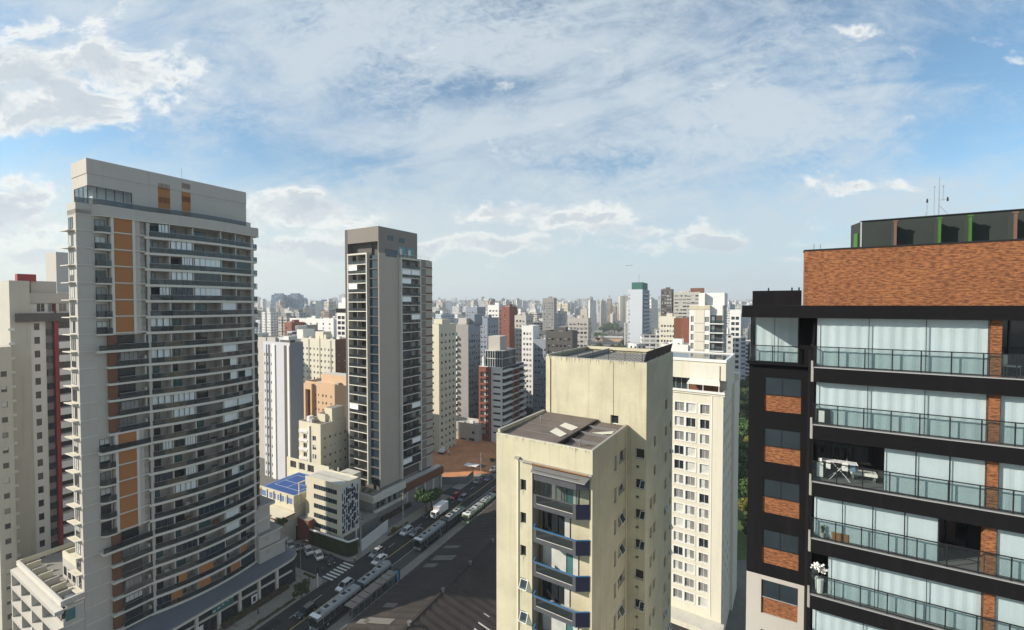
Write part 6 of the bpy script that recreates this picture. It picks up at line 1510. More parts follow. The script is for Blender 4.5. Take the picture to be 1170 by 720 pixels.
# hedges
def hedge(name, label, pts, w, h, mat='leaf_a', seed=3, n=60, base=.13):
    random.seed(seed); o_ = pts[0]; t = thing(name, label, 'hedge', (o_.x, o_.y, 0)); q = MB(); s_ = MB()
    for a_, c_ in zip(pts[:-1], pts[1:]):
        L = (c_-a_).length; k = max(1, int(L/.8)); s_.obox((a_.x-o_.x, a_.y-o_.y), (c_.x-o_.x, c_.y-o_.y), w*.7, base, h*.7, M['bark'])
        for i in range(k):
            p = a_+(c_-a_)*((i+.5)/k)-Vector((o_.x, o_.y, 0)); leaves(q, (p.x+random.uniform(-.2, .2), p.y+random.uniform(-.2, .2), h*.55), w*.62, n, .13, M[mat], .8*h/w)
    s_.build('stems', t); q.build('foliage', t); return t
hedge('hedge', 'clipped green hedge along the tower shopfront', [A(-12.3, -34, 0), A(-12.3, -19.5, 0)], 1.5, 1.5)
hedge('low_hedge', 'low green planting strip along the kerb of the avenue', [A(-7.2, -34), A(-7.2, -21.5)], .7, .5, n=40)
hedge('low_hedge', 'short dark planting strip at the street corner by the signal post', [A(-13.5, -14.2), A(-9.5, -14.2)], .6, .5, n=40)
hedge('hedge', 'dark hedge on the forecourt before the podium of the charcoal tower', [Vector((*CH.w(4.0, -3), 0)), Vector((*CH.w(4.0, 9), 0))], 1.4, 1.7, n=50)
hedge('low_hedge', 'yellowish grass strip along the kerb by the concrete lamp pole', [A(-7.3, 8.5), A(-7.3, 17)], .9, .4, 'leaf_b', n=40)
hedge('balcony_plants', 'plants along the roof terrace edge of the tall tower', [Vector((*TW.w(.9, yE+1.2), 0)), Vector((*TW.w(-1.0, yE+1.7), 0))], .7, zpar+1.0, n=1)
o_ = bpy.data.objects[-1] if False else None

# ================================================================ vehicles
PAINT = {}
def paint(name, c, metal=.2):
    if name not in PAINT:
        m, k, b = newmat('car_paint_'+name); b.inputs['Base Color'].default_value = rgb(*c); b.inputs['Roughness'].default_value = .28; b.inputs['Coat Weight'].default_value = .6; b.inputs['Metallic'].default_value = metal; PAINT[name] = m
    return PAINT[name]
M['lamp'] = plain('headlight', (.75, .76, .74), .15); M['tail'] = plain('tail_light', (.35, .01, .01), .3); M['plate'] = plain('blank_plate', (.5, .5, .48), .5)
def loft(q, prof, w, ins, m, mid=None):
    """side profile (y, z) extruded across the width with softened shoulders"""
    cy = sum(p[0] for p in prof)/len(prof); cz_ = sum(p[1] for p in prof)/len(prof)
    def sec(x, k): return [(x, cy+(p[0]-cy)*k, cz_+(p[1]-cz_)*(k if p[1] > cz_ else 1)) for p in prof]
    S_ = [sec(-w, .93), sec(-w+ins, 1), sec(w-ins, 1), sec(w, .93)]; n = len(prof)
    for a_, c_ in zip(S_[:-1], S_[1:]):
        for i in range(n): j = (i+1) % n; q.poly([a_[i], a_[j], c_[j], c_[i]], m)
    q.poly(S_[0], m); q.poly(list(reversed(S_[-1])), m)
def wheel(root, x, y, r=.32, w=.2):
    q = MB(); q.tube((x-w/2, y, r), (x+w/2, y, r), r, M['rubber'], 14); o = q.build('wheel', root)
    q = MB(); s = 1 if x > 0 else -1; q.tube((x+s*w*.5, y, r), (x+s*(w*.5+.015), y, r), r*.62, M['steel'], 10); q.build('rim', o)
def car(label, pos, rz, pm, kind='suv', group=None):
    t = thing('car', label, 'car', tuple(pos), rz, group)
    L = 2.15; W_ = .89
    h1, h2, zr = (.95, 1.0, 1.62) if kind == 'suv' else (.82, .88, 1.42)
    q = MB(); loft(q, [(-L, .35), (-L, .68), (-L+.15, .8), (-1.05, h1), (1.9, h2), (L, .95), (L, .4), (1.9, .26), (-1.9, .26)], W_, .1, pm); q.build('body', t)
    q = MB()
    b = [(-1.25, h1-.02), (1.95 if kind == 'suv' else 1.75, h2-.02)]; tp = [(-.45, zr-.05), (1.55 if kind == 'suv' else 1.0, zr-.05)]
    w1_, w2_ = W_-.05, W_-.2
    B_ = [(-w1_, b[0][0], b[0][1]), (w1_, b[0][0], b[0][1]), (w1_, b[1][0], b[1][1]), (-w1_, b[1][0], b[1][1])]; T_ = [(-w2_, tp[0][0], tp[0][1]), (w2_, tp[0][0], tp[0][1]), (w2_, tp[1][0], tp[1][1]), (-w2_, tp[1][0], tp[1][1])]
    for i in range(4): j = (i+1) % 4; q.poly([B_[i], B_[j], T_[j], T_[i]], M['glass'])
    q.build('windows', t)
    q = MB(); q.box(-w2_-.01, w2_+.01, tp[0][0]-.02, tp[1][0]+.02, zr-.05, zr, pm)
    for sx in (-1, 1):
        for (b_, t_) in ((b[0], tp[0]), (b[1], tp[1])): q.tube((sx*w1_, b_[0], b_[1]), (sx*(w2_), t_[0], t_[1]), .04, pm, 4)
        q.tube((sx*w1_, .35, h1), (sx*w2_, .45, zr-.04), .035, pm, 4)
    q.build('roof', t)
    for x in (-W_+.1, W_-.1):
        for y in (-1.3, 1.3): wheel(t, x, y)
    for x in (-.62, .62):
        q = MB(); q.box(x-.18, x+.18, -L-.015, -L+.12, .6, .74, M['lamp']); q.build('headlight', t)
        q = MB(); q.box(x-.15, x+.15, L-.1, L+.012, .66, .9, M['tail']); q.build('tail_light', t)
    q = MB(); q.box(-.35, .35, -L-.02, -L+.05, .42, .56, M['blk']); q.box(-.2, .2, -L-.03, -L-.021, .3, .4, M['plate']); q.build('grille', t)
    for s in (-1, 1): q = MB(); q.box(s*W_, s*(W_+.16), -.95, -.8, h1+.02, h1+.16, pm); q.build('mirror', t)
    return t
wp, sp_, kp = paint('white', (.72, .72, .70)), paint('silver', (.36, .37, .38), .6), paint('black', (.012, .013, .016)); rp_, bp = paint('red', (.30, .02, .02)), paint('blue_grey', (.14, .18, .24), .4)
NAV = -AVT
for (px, py, lab, pm, kd, dz) in ((350, 697, 'black car with glossy bonnet driving in the left lane beside the front bus', kp, 'suv', 0), (394, 668, 'white hatchback crossing the junction beside the articulated bus', wp, 'suv', 0),
        (430.5, 630.5, 'silver and dark car at the junction behind the white hatchback', sp_, 'suv', 0), (433.5, 638.5, 'white car at the junction nearest the white hoarding and bus roof', wp, 'sedan', 0),
        (464.5, 606, 'white car waiting at the stop line, kerb lane', wp, 'suv', 0), (475.5, 607, 'silver car waiting at the stop line next to the centre line', sp_, 'sedan', 0),
        (491, 587, 'dark car in the kerb lane next to the box truck', kp, 'sedan', 0), (520, 566.5, 'red car farther up the avenue in the kerb lane', rp_, 'suv', 0), (529, 568.5, 'blue-grey car farther up the avenue beside the red car', bp, 'suv', 0),
        (546, 548.5, 'pale car near the street edge of the red earth lot', sp_, 'sedan', 0), (558.5, 546, 'dark blue car ahead of the pale car near the earth lot', bp, 'suv', 0), (564.5, 535, 'white car half hidden by the cream building, farther up the avenue', wp, 'sedan', 0), (561.5, 526, 'dark car beyond the earth lot on the avenue', kp, 'sedan', 0), (566.5, 563, 'red car nearly hidden behind the cream building corner', rp_, 'suv', 0)):
    p = gnd(px, py, .8); p.z = .015; car(lab, p, NAV, pm, kd)
for i, ((px, py), pm, lab) in enumerate([((331.5, 621.5), wp, 'white car farthest left of the row parked by the creeper wall'), ((340, 623), sp_, 'silver-white car second from the left in the row parked by the creeper wall'), ((352.5, 628), wp, 'white car in the middle of the row parked by the creeper wall'), ((364, 633.5), wp, 'white car next to the black one in the row parked by the creeper wall'), ((377, 639), kp, 'black car at the right end of the row parked by the creeper wall')]):
    p = gnd(px, py, .8); p.z = .015; car(lab, p, NAV+R(62), pm, 'sedan')
car('dark car parked in the sunken yard at the lower left edge', Vector((*gnd(30, 714)[:2], .02)), R(60), kp)
def bus(label, pf, pr, z=3.15, split=.52, cols=('bus_white', 'bus_dark'), rear_top=None, joint=True):
    """pf, pr: ground points of the front and rear; the bus points from pr to pf"""
    d = (pf-pr); L = d.length; t = thing('articulated_bus', label, 'bus', (pf.x, pf.y, .015), atan2(d.y, d.x)+pi/2)
    W_ = 1.27; segs = [(0, L*split-.5), (L*split+.5, L)] if joint else [(0, L)]
    for si, (y0, y1) in enumerate(segs):
        bm_ = M[cols[0]]; top = M[rear_top] if (si and rear_top) else M['bus_roof']
        q = MB(); pr_ = [(-W_, .35), (W_, .35), (W_, 1.15), (W_, 2.75), (W_-.18, z-.06), (W_-.35, z), (-W_+.35, z), (-W_+.18, z-.06), (-W_, 2.75), (-W_, 1.15)]
        ms = [bm_, M[cols[1]], bm_, bm_, top, top, top, bm_, bm_, M[cols[1]]]
        for i in range(10):
            a_, c_ = pr_[i], pr_[(i+1) % 10]; q.poly([(a_[0], y0, a_[1]), (c_[0], y0, c_[1]), (c_[0], y1, c_[1]), (a_[0], y1, a_[1])], ms[i])
        q.poly([(p[0], y0, p[1]) for p in pr_], bm_); q.poly([(p[0], y1, p[1]) for p in reversed(pr_)], M[cols[1]]); q.build('body', t)
        n = int((y1-y0)/1.35); pt = (y1-y0)/n
        for s in (-1, 1):
            for j in range(n):
                q = MB(); door = s < 0 and j in (1, n-2)
                q.box(s*W_, s*(W_+.02), y0+pt*j+.08, y0+pt*(j+1)-.08, .5 if door else 1.25, 2.5, M['glass']); q.build('door' if door else 'window', t)
            for y in ([y0+2.5, y1-2.2] if not si else [y1-2.8]): wheel(t, s*(W_-.12), y, .48, .28)
        for j in range(2):
            yy = y0+(y1-y0)*(.28+.4*j); q = MB(); q.box(-.75, .75, yy-.9, yy+.9, z+.005, z+.24, M['bus_pod']); q.box(-.5, .5, yy-.5, yy+.5, z+.241, z+.28, M['blk']); q.build('roof_unit', t)
        for j in range(3): yy = y0+(y1-y0)*(.12+.34*j); q = MB(); q.box(-.35, .35, yy-.3, yy+.3, z+.003, z+.09, M['blk']); q.build('roof_hatch', t)
    if joint:
        q = MB()
        for j in range(8): yy = L*split-.5+j/8; q.box(-W_+.06+.03*(j % 2), W_-.06-.03*(j % 2), yy, yy+.125, .45, z-.1, M['bellows'])
        q.build('bellows', t)
    q = MB(); q.box(-W_+.1, W_-.1, -.03, 0, 1.15, 2.45, M['glass']); q.build('windscreen', t)
    q = MB(); q.box(-.85, .85, -.035, 0, 2.5, 2.85, M['blk']); q.build('destination_display', t)
    for s in (-1, 1):
        q = MB(); q.box(s*.85-.2, s*.85+.2, -.04, 0, .6, .85, M['lamp']); q.build('headlight', t)
        q = MB(); q.box(s*W_, s*(W_+.22), -.25, -.15, 1.9, 2.4, M['blk']); q.build('mirror', t)
    q = MB(); q.box(-W_+.02, W_-.02, .0, 1.0, z+.002, z+.06, M['wht']); q.build('front_roof_cowl', t)
    return t
M['bus_white'] = plain('bus_pale_paint', (.20, .215, .225), .35); M['bus_dark'] = plain('bus_dark_side', (.03, .04, .045), .35); M['bus_roof'] = wallm('bus_roof_grey', (.29, .30, .30), .1, .3, rough=.5); M['bus_pod'] = plain('bus_roof_pod', (.40, .41, .41), .45); M['bellows'] = plain('bus_bellows', (.02, .035, .04), .8)
M['bus_teal'] = plain('bus_dark_teal', (.025, .055, .055), .35); M['bus_green'] = plain('bus_lime', (.30, .40, .22), .4)
def avx(px, py, z): p = gnd(px, py, z); d = Vector((p.x-AVo.x, p.y-AVo.y)); return d.dot(AX), d.dot(AY)
y1f = avx(357, 705, 3.15)[1]; y1r = avx(447, 643, 3.15)[1]; y2f = avx(474, 616, 3.15)[1]; y2r = avx(528, 578.5, 3.15)[1]
bus('long articulated city bus with pale roof at the shelters, nearest on the avenue', A(4.9, y1f), A(4.9, y1r), split=.56)
bus('articulated city bus with white front and dark green rear roof, behind the nearest bus', A(5.0, y2f), A(5.0, y2r), split=.55, rear_top='bus_teal')
y3f = avx(539, 590, 3.1)[1]
bus('green and white city bus partly hidden by the warehouse roof, third along the avenue', A(9.0, y3f), A(9.0, y3f+17), rear_top=None, cols=('bus_green', 'bus_white'), split=.55)
# box truck
p = A(-1.75, avx(503, 583, 1.5)[1]-3.5)
t = thing('box_truck', 'white box truck driving behind the waiting white cars', 'truck', (p.x, p.y, .015), NAV)
q = MB(); loft(q, [(0, .45), (0, 1.3), (.45, 2.15), (1.7, 2.2), (1.7, .45)], 1.0, .08, wp); q.build('cab', t)
q = MB(); q.poly([(-.88, .0-.01, 1.35), (.88, -.01, 1.35), (.84, .40, 2.08), (-.84, .40, 2.08)], M['glass']); q.box(-1.01, 1.01, .6, 1.3, 1.35, 1.95, M['glass']); q.build('windows', t)
q = MB(); q.box(-1.15, 1.15, 1.85, 6.6, .85, 3.3, M['wht']); q.box(-1.17, 1.17, 1.83, 1.9, .8, 3.32, M['steel']); q.build('cargo_box', t)
q = MB(); q.box(-.5, .5, .3, 6.3, .5, .84, M['blk']); q.build('chassis', t)
for x in (-.95, .95):
    for y in (.95, 5.2): wheel(t, x, y, .42, .24)
    q = MB(); q.box(x*.75-.15, x*.75+.15, -.03, .05, .65, .85, M['lamp']); q.build('headlight', t)

# ================================================================ street furniture
def pole(label, px, py, ptop, r=.16, arm=None, cat='utility pole', name='utility_pole', mat='conc'):
    p = gnd(px, py); h = at(px, ptop, p.y).z; t = thing(name, label, cat, (p.x, p.y, .0), NAV)
    q = MB(); q.tube((0, 0, 0), (0, 0, h), r, M[mat], 8, r*.62); q.build('post', t)
    if arm == 'cross':
        for dz in (.5, 1.6): q = MB(); q.box(-.9, .9, -.06, .06, h-dz-.1, h-dz, M['bark']); q.build('crossarm', t)
        q = MB()
        for x in (-.8, -.3, .3, .8): q.tube((x, 0, h-.5), (x, 0, h-.25), .05, M['stone'], 6)
        q.build('insulator', t)
        q = MB(); q.tube((.35, 0, h-3.2), (.35, 0, h-2.2), .28, M['metal'], 10); q.build('transformer', t)
    if arm == 'lamp':
        q = MB(); q.tube((0, 0, h-.1), (1.9, 0, h+.35), .05, M['metal'], 6); q.build('arm', t); q = MB(); q.box(1.7, 2.5, -.14, .14, h+.3, h+.42, M['metal']); q.build('lamp_head', t)
    return t, h
pA = pole('tall concrete pole at the corner beside the white hoarding', 412.5, 637, 586, .17, 'cross')
pB = pole('stained concrete pole on the pavement before the charcoal tower', 460.6, 602, 563, .2, 'cross')
pole('slim dark lamp pole on the corner pavement by the tower podium', 344, 676, 617, .08, 'lamp', 'street lamp', 'street_lamp', 'metal')
pole('concrete pole at the street edge of the red earth lot', 549.5, 546, 517, .16, 'cross'); pole('thin pole left in the red earth lot behind the hoarding', 503.6, 557, 530, .12, None)
pole('slim lamp pole beside the bus shelters', 436, 683, 640, .08, 'lamp', 'street lamp', 'street_lamp', 'metal'); pole('second slim lamp pole farther along the bus platform', 503, 621, 590, .08, 'lamp', 'street lamp', 'street_lamp', 'metal')
p = gnd(363, 672); t = thing('traffic_signal', 'white-based traffic signal post at the street corner', 'traffic light', (p.x, p.y, 0), NAV)
q = MB(); q.tube((0, 0, .13), (0, 0, 3.6), .13, M['white'], 8); q.build('post', t); q = MB(); q.box(-.2, .2, -.18, .18, 3.6, 4.9, M['blk']); q.build('signal_head', t)
for i, c in enumerate(((.1, .01, .01), (.1, .07, .01), (.01, .08, .04))):
    m_ = plain('signal_lens_%d' % i, c, .3); q = MB(); q.tube((0, -.19, 4.65-i*.38), (0, -.23, 4.65-i*.38), .11, m_, 10); q.build('lens', t)
# bus shelters
def shelter(label, x, y, n):
    p = A(x, y); t = thing('bus_shelter', label, 'bus shelter', (p.x, p.y, .13), NAV)
    for i in range(n):
        q = MB(); q.box(-1.2, 1.2, i*1.75+.05, i*1.75+1.6, 2.75, 2.83, M['shelter']); q.build('roof_panel', t)
    q = MB(); q.box(-1.25, -1.15, 0, n*1.75, 2.62, 2.74, M['metal']); q.box(1.15, 1.25, 0, n*1.75, 2.62, 2.74, M['metal']); q.build('beam', t)
    for i in range(n+1): q = MB(); q.tube((1.1, i*1.75, 0), (1.1, i*1.75, 2.62), .07, M['metal'], 6); q.build('post', t)
    q = MB(); q.box(1.02, 1.05, .1, n*1.75-.1, .4, 2.2, M['rail_g']); q.build('back_panel', t); q = MB(); q.box(.3, .8, .6, n*1.75-.6, .42, .5, M['metal']); q.build('seat', t)
M['shelter'] = plain('dusty_shelter_roof', (.24, .20, .165), .6)
sa_ = avx(396, 693, 2.9); sb_ = avx(415, 676, 2.9)
shelter('bus shelter with brownish roof panels, nearer of the two by the front bus', 8.6, avx(400, 692, 2.9)[1]-.5, 4); shelter('bus shelter with brownish roof panels, farther of the two by the front bus', 8.6, avx(419, 674, 2.9)[1]+1.0, 4)
p = A(9.6, -7.0); t = thing('advertising_totem', 'blue illuminated advertising panel on the bus platform', 'advertising panel', (p.x, p.y, .13), NAV)
q = MB(); q.box(-.7, .7, -.12, .12, 0, 3.4, M['blk']); q.build('case', t); M['ad'] = plain('blue_poster', (.02, .16, .32), .3, em=.12); M['ad2'] = plain('pale_poster', (.5, .6, .65), .3)
q = MB(); q.box(-.6, .6, -.135, -.121, .7, 3.25, M['ad']); q.box(-.3, .3, -.15, -.136, 1.3, 2.6, M['ad2']); q.box(-.12, .12, -.16, -.151, 1.6, 2.3, M['ad']); q.build('poster', t)
# overhead wires between the two concrete poles
t = thing('overhead_wires', 'thin black wires strung between the concrete poles along the avenue', 'wires', tuple(pA[0].location)); q = MB(); d = pB[0].location-pA[0].location
for dx in (-.8, -.3, .3, .8):
    pr_ = None
    for i in range(13):
        s = i/12; p = Vector((d.x*s+dx*AX.x, d.y*s+dx*AX.y, (pA[1]*(1-s)+pB[1]*s)-.25-1.2*4*s*(1-s)*.5))
        if pr_ is not None: q.tube(pr_, p, .018, M['blk'], 4)
        pr_ = p
q.build('wire', t)
p = A(2, -48); t = thing('kiosk_roof', 'pale flat roof panel beside the nearest bus at the bottom edge', 'kiosk', tuple(A(2.0, avx(338, 712, 2.6)[1])), NAV)
# ================================================================ people
def person(label, pos, rz, shirt, legs, stride=.18, group=None):
    t = thing('person', label, 'person', tuple(pos), rz, group)
    def skin(name, verts, edges, rad, mat, sub=1):
        me = bpy.data.meshes.new(name); me.from_pydata(verts, edges, []); o = bpy.data.objects.new(name, me); COL.objects.link(o)
        md = o.modifiers.new('skin', 'SKIN'); 
        for i, r_ in enumerate(rad): me.skin_vertices[0].data[i].radius = r_ if hasattr(r_, '__len__') else (r_, r_)
        me.skin_vertices[0].data[0].use_root = True
        o.modifiers.new('sub', 'SUBSURF').levels = sub; o.modifiers['sub'].render_levels = sub
        dg = bpy.context.evaluated_depsgraph_get(); m2 = bpy.data.meshes.new_from_object(o.evaluated_get(dg)); m2.materials.clear(); m2.materials.append(mat)
        bpy.data.objects.remove(o); return place(name, m2, t)
    s = stride
    V = [(0, 0, .95), (0, 0, 1.2), (0, 0, 1.42), (0, -.01, 1.52), (0, -.02, 1.63), (0, -.02, 1.74), (-.19, 0, 1.40), (-.25, .02, 1.12), (-.25, -.08, .86), (-.25, -.12, .78), (.19, 0, 1.40), (.25, .02, 1.12), (.25, -.02, .86), (.25, -.05, .78), (-.1, 0, .88), (-.11, -s*.6, .5), (-.11, -s, .08), (-.11, -s-.15, .04), (.1, 0, .88), (.11, s*.4, .5), (.11, s, .08), (.11, s-.15, .04)]
    E = [(0, 1), (1, 2), (2, 3), (3, 4), (4, 5), (2, 6), (6, 7), (7, 8), (8, 9), (2, 10), (10, 11), (11, 12), (12, 13), (0, 14), (14, 15), (15, 16), (16, 17), (0, 18), (18, 19), (19, 20), (20, 21)]
    Rr = [(.14, .1), (.13, .1), (.13, .09), .05, .09, .08, .055, .042, .034, .035, .055, .042, .034, .035, .08, .06, .045, .04, .08, .06, .045, .04]
    skin('body', V, E, Rr, M['skin'])
    skin('shirt', [V[0], V[1], V[2], V[6], V[7], V[10], V[11]], [(0, 1), (1, 2), (2, 3), (3, 4), (2, 5), (5, 6)], [(.16, .125), (.155, .12), (.15, .11), .075, .06, .075, .06], shirt)
    skin('trousers', [V[0], V[14], V[15], V[16], V[18], V[19], V[20]], [(0, 1), (1, 2), (2, 3), (0, 4), (4, 5), (5, 6)], [(.155, .12), .1, .08, .062, .1, .08, .062], legs)
    q = MB(); lump(q, (0, 0, 1.71), .105, M['blk'], 6); q.build('hair', t)
M['skin'] = plain('skin', (.35, .20, .13), .6); sh1 = plain('dark_shirt', (.03, .035, .05), .9); sh2_ = plain('maroon_shirt', (.16, .03, .03), .9); sh3 = plain('pale_shirt', (.55, .54, .5), .9); tr1 = plain('dark_trousers', (.025, .027, .035), .9)
for (px, py, lab, s_, rz_) in ((295, 703, 'person in dark clothes walking on the pavement by the shopfront entrance', sh1, 2.), (353, 668, 'person in a maroon top waiting at the corner near the signal post', sh2_, 1.), (348, 677, 'person in a pale shirt beside the small pavement tree', sh3, 4.), (369, 655, 'person in dark clothes stepping onto the pedestrian crossing', sh1, 2.6),
        (405, 643, 'person in a pale shirt at the end of the creeper wall', sh3, .5), (440, 672, 'person in a maroon top standing on the bus platform between shelter and totem', sh2_, 3.)):
    p = gnd(px, py); p.z = .14 if px != 369 else .02; person(lab, p, rz_, s_, tr1)
for i in range(5): person('dark-dressed person waiting under the bus shelters', A(8.2+.5*(i % 3), sa_[1]+1+i*2.3, .14), i*1.3, sh1, tr1, .05, 'people waiting under the shelters')
# entrance slab by the podium
q = MB(); q.poly([(-13.5, -33, .15), (-7.8, -31, .15), (-7.8, -27, .15), (-13.5, -28.5, .15)], M['pave']); struct(avobj(q, 'entrance_paving'))
q = MB(); q.poly([(-32, -15.4, .01), (-10.5, -15.4, .01), (-10.5, -60, .01), (-45, -60, .01)], M['pave']); q.poly([(-40, -4.7, .01), (-10.5, -4.7, .01), (-10.5, 60, .01), (-45, 60, .01)], M['pave_d']); struct(avobj(q, 'forecourt'))
bpy.data.objects.remove([o for o in bpy.data.objects if o.name.startswith('kiosk_roof')][0])
p = avx(345, 705, 2.6); t = thing('platform_canopy', 'pale flat panel roof left of the nearest bus at the bottom edge', 'canopy', tuple(A(1.2, -42)), NAV)
q = MB(); q.box(-.2, 2.0, 0, 9.2, 2.5, 2.62, M['slab']); q.build('roof', t)
for y in (.5, 8.6): q = MB(); q.box(.8, 1.0, y, y+.2, 0, 2.5, M['metal']); q.build('post', t)

# ================================================================ remaining city
bpy.context.view_layer.update()
occ = []
for o in [o for o in bpy.data.objects if o.parent is None and o.get('category') in ('building', 'apartment building', 'office building', 'warehouse', 'sports building', 'office tower')]:
    xs, ys = [], []
    for c in o.children:
        if c.type == 'MESH':
            for b in c.bound_box: w_ = c.matrix_world @ Vector(b); xs.append(w_.x); ys.append(w_.y)
    if xs: occ.append((min(xs)-3, max(xs)+3, min(ys)-3, max(ys)+3))
lot = (gnd(484, 549), gnd(580, 495))
def free(x, y, r):
    for a_ in occ:
        if a_[0]-r < x < a_[1]+r and a_[2]-r < y < a_[3]+r: return False
    d = Vector((x-AVo.x, y-AVo.y)); ax, ay = d.dot(AX), d.dot(AY)
    if -13-r < ax < 15+r: return False
    if -48 < ax < 16 and 16 < ay < 122: return False      # earth lot
    return True
random.seed(31)
PAL = {'white': (.58, .57, .54), 'cream': (.56, .50, .38), 'grey': (.34, .345, .35), 'beige': (.46, .41, .34), 'bluish': (.32, .37, .43), 'brown': (.26, .16, .12), 'rosy': (.50, .36, .29)}
FM = {}
for n_, c in PAL.items():
    FM[n_] = [facadem('%s_distant_facade' % n_, c, sx=sx, sz=3., wx=wx, wz=wz, band=bd) for sx, wx, wz, bd in ((3.0, .45, .42, None), (4.2, .78, .5, tuple(v*1.15 for v in c)))]
M['froof'] = wallm('distant_roof', (.25, .24, .22), .3, 0); M['froof2'] = wallm('distant_pale_roof', (.5, .49, .46), .2, 0)
def city_box(q, w, d, h, mt, th=0., ox=0., oy=0., rnd=None):
    P = [(-w/2, -d/2), (w/2, -d/2), (w/2, d/2), (-w/2, d/2)]
    f = lambda a_, b: (ox+a_*cos(th)-b*sin(th), oy+a_*sin(th)+b*cos(th))
    uo = random.uniform(0, 50)
    def blk(x0, x1, y0, y1, z0, z1, m, top):
        C_ = [f(x0, y0), f(x1, y0), f(x1, y1), f(x0, y1)]
        for i in range(4):
            a_, b = C_[i], C_[(i+1) % 4]; L = sqrt((a_[0]-b[0])**2+(a_[1]-b[1])**2)
            q.poly([(*a_, z0), (*b, z0), (*b, z1), (*a_, z1)], m, [(uo, z0), (uo+L, z0), (uo+L, z1), (uo, z1)])
        q.poly([(*c, z1) for c in C_], top)
    top = M['froof'] if random.random() < .5 else M['froof2']
    if random.random() < .45 and w > 9:   # notched plan
        blk(-w/2, -w*.12, -d/2, d/2, 0, h, mt, top); blk(-w*.12, w*.12, -d/2+1.2, d/2-1, 0, h-random.choice([0, .8]), mt, top); blk(w*.12, w/2, -d/2, d/2, 0, h, mt, top)
    else: blk(-w/2, w/2, -d/2, d/2, 0, h, mt, top)
    rw = w*random.uniform(.25, .5); rd = d*random.uniform(.3, .6); rx = random.uniform(-w*.2, w*.2)
    blk(rx-rw/2, rx+rw/2, -rd/2, rd/2, h, h+random.uniform(2.5, 6), top if random.random() < .5 else FM['white'][0], top)
# terrain of roofs: individual towers between 230 m and 1.6 km, then one mass beyond
placed = []
def clash(x, y, r): return any((x-a_)**2+(y-b)**2 < (r+c)**2 for a_, b, c in placed)
n_ind = 0; tries = 0
WORD = {'white': 'off-white', 'cream': 'cream', 'grey': 'mid-grey', 'beige': 'beige', 'bluish': 'bluish grey', 'brown': 'brown', 'rosy': 'pinkish tan'}
bands_ = [('near the middle distance', 230, 420, 42), ('in the hazy city behind the main towers', 420, 800, 100), ('packed along the hazy skyline', 800, 1600, 135)]
for (bw, ya, yb2, cnt_) in bands_:
    c_ = 0; tries = 0
    while c_ < cnt_ and tries < 6000:
        tries += 1
        Yd = sqrt(random.uniform(ya**2, yb2**2)); k = random.uniform(-.60, .60)
        x = k*Yd; w = random.uniform(11, 24); d = random.uniform(11, 18)
        if not free(x, Yd, 9) or clash(x, Yd, w*.62): continue
        # keep the tops under the roofline the picture shows at that distance
        topy = {230: random.uniform(374, 402), 420: random.uniform(354, 376), 800: random.uniform(344.5, 360)}[ya]
        px = 585+k*500
        if ya == 800 and random.random() < .2: topy = random.uniform(340, 346)
        if 652 < px < 722 and Yd < 960: continue
        if px > 836 and Yd < 620: continue
        h = 66-(topy-348)/500*Yd
        if h < 8 or h > 120: continue
        cn = random.choices(list(PAL), (30, 18, 14, 16, 14, 4, 6))[0]
        t = thing('distant_tower', '%s apartment block %s' % (WORD[cn], bw), 'apartment building', (x, Yd, 0), -R(random.choice([27, 30, 24, 62, -10, 12])), '%s blocks %s' % (WORD[cn], bw))
        q = MB(); city_box(q, w, d, h, random.choice(FM[cn])); q.build('wall', t); placed.append((x, Yd, w*.62)); c_ += 1; n_ind += 1
q = MB(); 
for i in range(2600):
    Yd = 1600*(7.0/1.6)**(random.random()**.8) if i % 4 else random.uniform(1600, 3000); k = random.uniform(-.95, .62); x = k*Yd
    topy = random.gauss(346.5, 2.6) if Yd > 2600 else random.gauss(350, 4); topy = max(337, topy); h = 66-(topy-348)/500*Yd
    h = min(max(h, 12), 190); w = random.uniform(14, 34)
    cn = random.choices(list(PAL), (30, 12, 18, 12, 22, 2, 4))[0]
    city_box(q, w, w*.7, h, random.choice(FM[cn]), random.uniform(-.6, .6), x, Yd)
for i in range(1500):      # the city goes on to both sides of the view
    Yd = random.uniform(60, 2600); sd = random.choice((-1, 1)); x = sd*(max(190, Yd*.68)+random.random()**1.5*2600)
    cn = random.choices(list(PAL), (30, 12, 18, 12, 22, 2, 4))[0]; w = random.uniform(12, 26)
    if sd < 0 and Yd < 260 and x > -300: continue
    city_box(q, w, w*.75, random.choice((6, 9, 14, 24, 36, 48))*random.uniform(.8, 1.2), random.choice(FM[cn]), random.uniform(-.6, .6), x, Yd)
o = stuff(q.build('distant_city')); tag(o, 'dense mass of tiny hazy buildings filling the horizon', 'city'); 
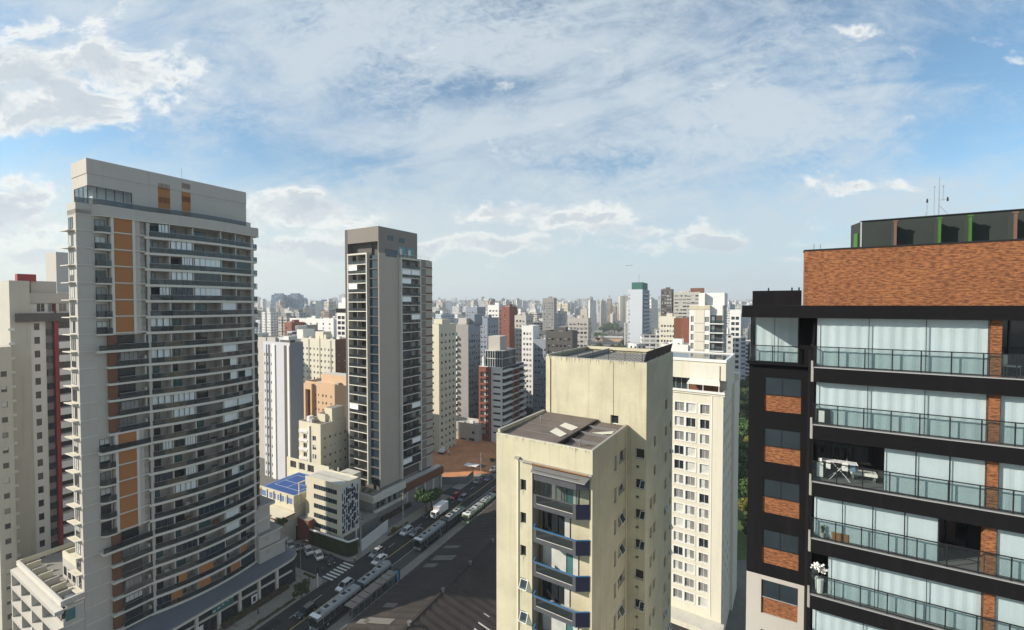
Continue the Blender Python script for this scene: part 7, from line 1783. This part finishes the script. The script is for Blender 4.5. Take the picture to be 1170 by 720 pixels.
# low houses on the ground between towers
q = MB(); hc = 0; tries = 0
HW = {'tile': 'orange tiled', 'roof': 'grey flat', 'roof_lt': 'pale flat'}
while hc < 190 and tries < 9000:
    tries += 1; Yd = sqrt(random.uniform(110**2, 620**2)); k = random.uniform(-.62, .60); x = k*Yd; w, d = random.uniform(7, 13), random.uniform(7, 14)
    if not free(x, Yd, 5) or clash(x, Yd, 7.5): continue
    if 585+k*500 > 836: continue
    m_ = random.choice(['tile', 'tile', 'roof', 'roof_lt']); h = random.uniform(3.2, 7)
    t = thing('house', 'low house with %s roof among the towers' % HW[m_], 'house', (x, Yd, 0), -R(27), 'low houses with %s roofs' % HW[m_])
    q = MB(); q.box(-w/2, w/2, -d/2, d/2, 0, h, M[random.choice(['white', 'cream_lt', 'stone', 'peach'])], skip='t'); q.build('wall', t)
    q = MB()
    if m_ == 'tile':
        a_, b, z1 = w/2+.4, d/2+.4, h+w*.16; q.poly([(-a_, -b, h), (0, -b+2, z1), (0, b-2, z1), (-a_, b, h)], M['tile']); q.poly([(a_, b, h), (0, b-2, z1), (0, -b+2, z1), (a_, -b, h)], M['tile']); q.poly([(-a_, -b, h), (a_, -b, h), (0, -b+2, z1)], M['tile']); q.poly([(a_, b, h), (-a_, b, h), (0, b-2, z1)], M['tile'])
    else: q.box(-w/2-.1, w/2+.1, -d/2-.1, d/2+.1, h, h+.35, M['stone'], M[m_])
    q.build('roof', t); placed.append((x, Yd, 6.5)); hc += 1
tc_ = 0; tries = 0
while tc_ < 150 and tries < 5000:
    tries += 1; Yd = sqrt(random.uniform(120**2, 900**2)); k = random.uniform(-.62, .60); x = k*Yd
    if not free(x, Yd, 2) or clash(x, Yd, 3): continue
    tree_at(Vector((x, Yd, 0)), random.uniform(.7, 1.3)*(1 if Yd < 350 else 1.5), random.choice([0, 0, 1, 1, 2]), 'garden or street tree among the houses and towers', 'trees scattered through the city'); placed.append((x, Yd, 3)); tc_ += 1
# wide road and orange-roofed hall in the distance
q = MB(); pts = [gnd(652, 412), gnd(676, 412), gnd(690, 372), gnd(684, 372)]; q.poly([(p.x, p.y, .02) for p in pts], M['roof']); struct(q.build('distant_road'))
p = gnd(697, 390); t = thing('hall', 'low hall with long orange and white roof beyond the park trees', 'hall', (p.x, p.y, 0), -.2); q = MB(); q.box(-26, 20, -8, 8, 0, 7, M['peach'], M['tile']); q.build('wall', t); q = MB(); q.box(-20, 22, -9, -8.01, 7, 10, M['white']); q.build('fascia', t)
# small aeroplane
p = at(718, 303.3, 900); t = thing('aeroplane', 'tiny aeroplane low in the sky above the pale blue tower', 'aeroplane', tuple(p), .15)
q = MB(); prv = None
for i, (x, r_) in enumerate(((-8, .12), (-7, .6), (-5, .95), (3, .95), (6, .5), (8, .15))):
    if prv: q.tube(prv[0], (x, 0, 0), prv[1], M['wht'], 10, r_)
    prv = ((x, 0, 0), r_)
q.build('fuselage', t)
for s in (-1, 1): q = MB(); q.prism([(-1.5, s*.8), (1.2, s*.8), (1.8, s*8), (.9, s*8)], -.35, -.2, M['metal']); q.build('wing', t)
q = MB(); q.prism([(6, -2.6), (7.6, -2.6), (7.6, 2.6), (6, 2.6)], .2, .35, M['wht']); q.poly([(5.6, 0, .3), (7.8, 0, .3), (8.2, 0, 2.4), (7.2, 0, 2.4)], M['wht']); q.build('tail', t)
for t_ in TR:
    for c in list(t_.children): bpy.data.objects.remove(c)
    bpy.data.objects.remove(t_)
# ================================================================ air
q = MB(); q.box(-9100, 9100, -1600, 16100, -1, 260, M['white'])
hz_o = q.build('haze'); hz_o.data.materials.clear(); m = bpy.data.materials.new('haze_air'); m.use_nodes = True; k = NT(m.node_tree)
v = k.n('ShaderNodeVolumePrincipled'); v.inputs['Color'].default_value = rgb(.88, .95, 1.); v.inputs['Density'].default_value = .00022; v.inputs['Anisotropy'].default_value = .1
o = k.n('ShaderNodeOutputMaterial'); k.t.links.new(v.outputs[0], o.inputs['Volume']); hz_o.data.materials.append(m)
stuff(hz_o); tag(hz_o, 'thin pale blue haze over the whole city', 'haze')
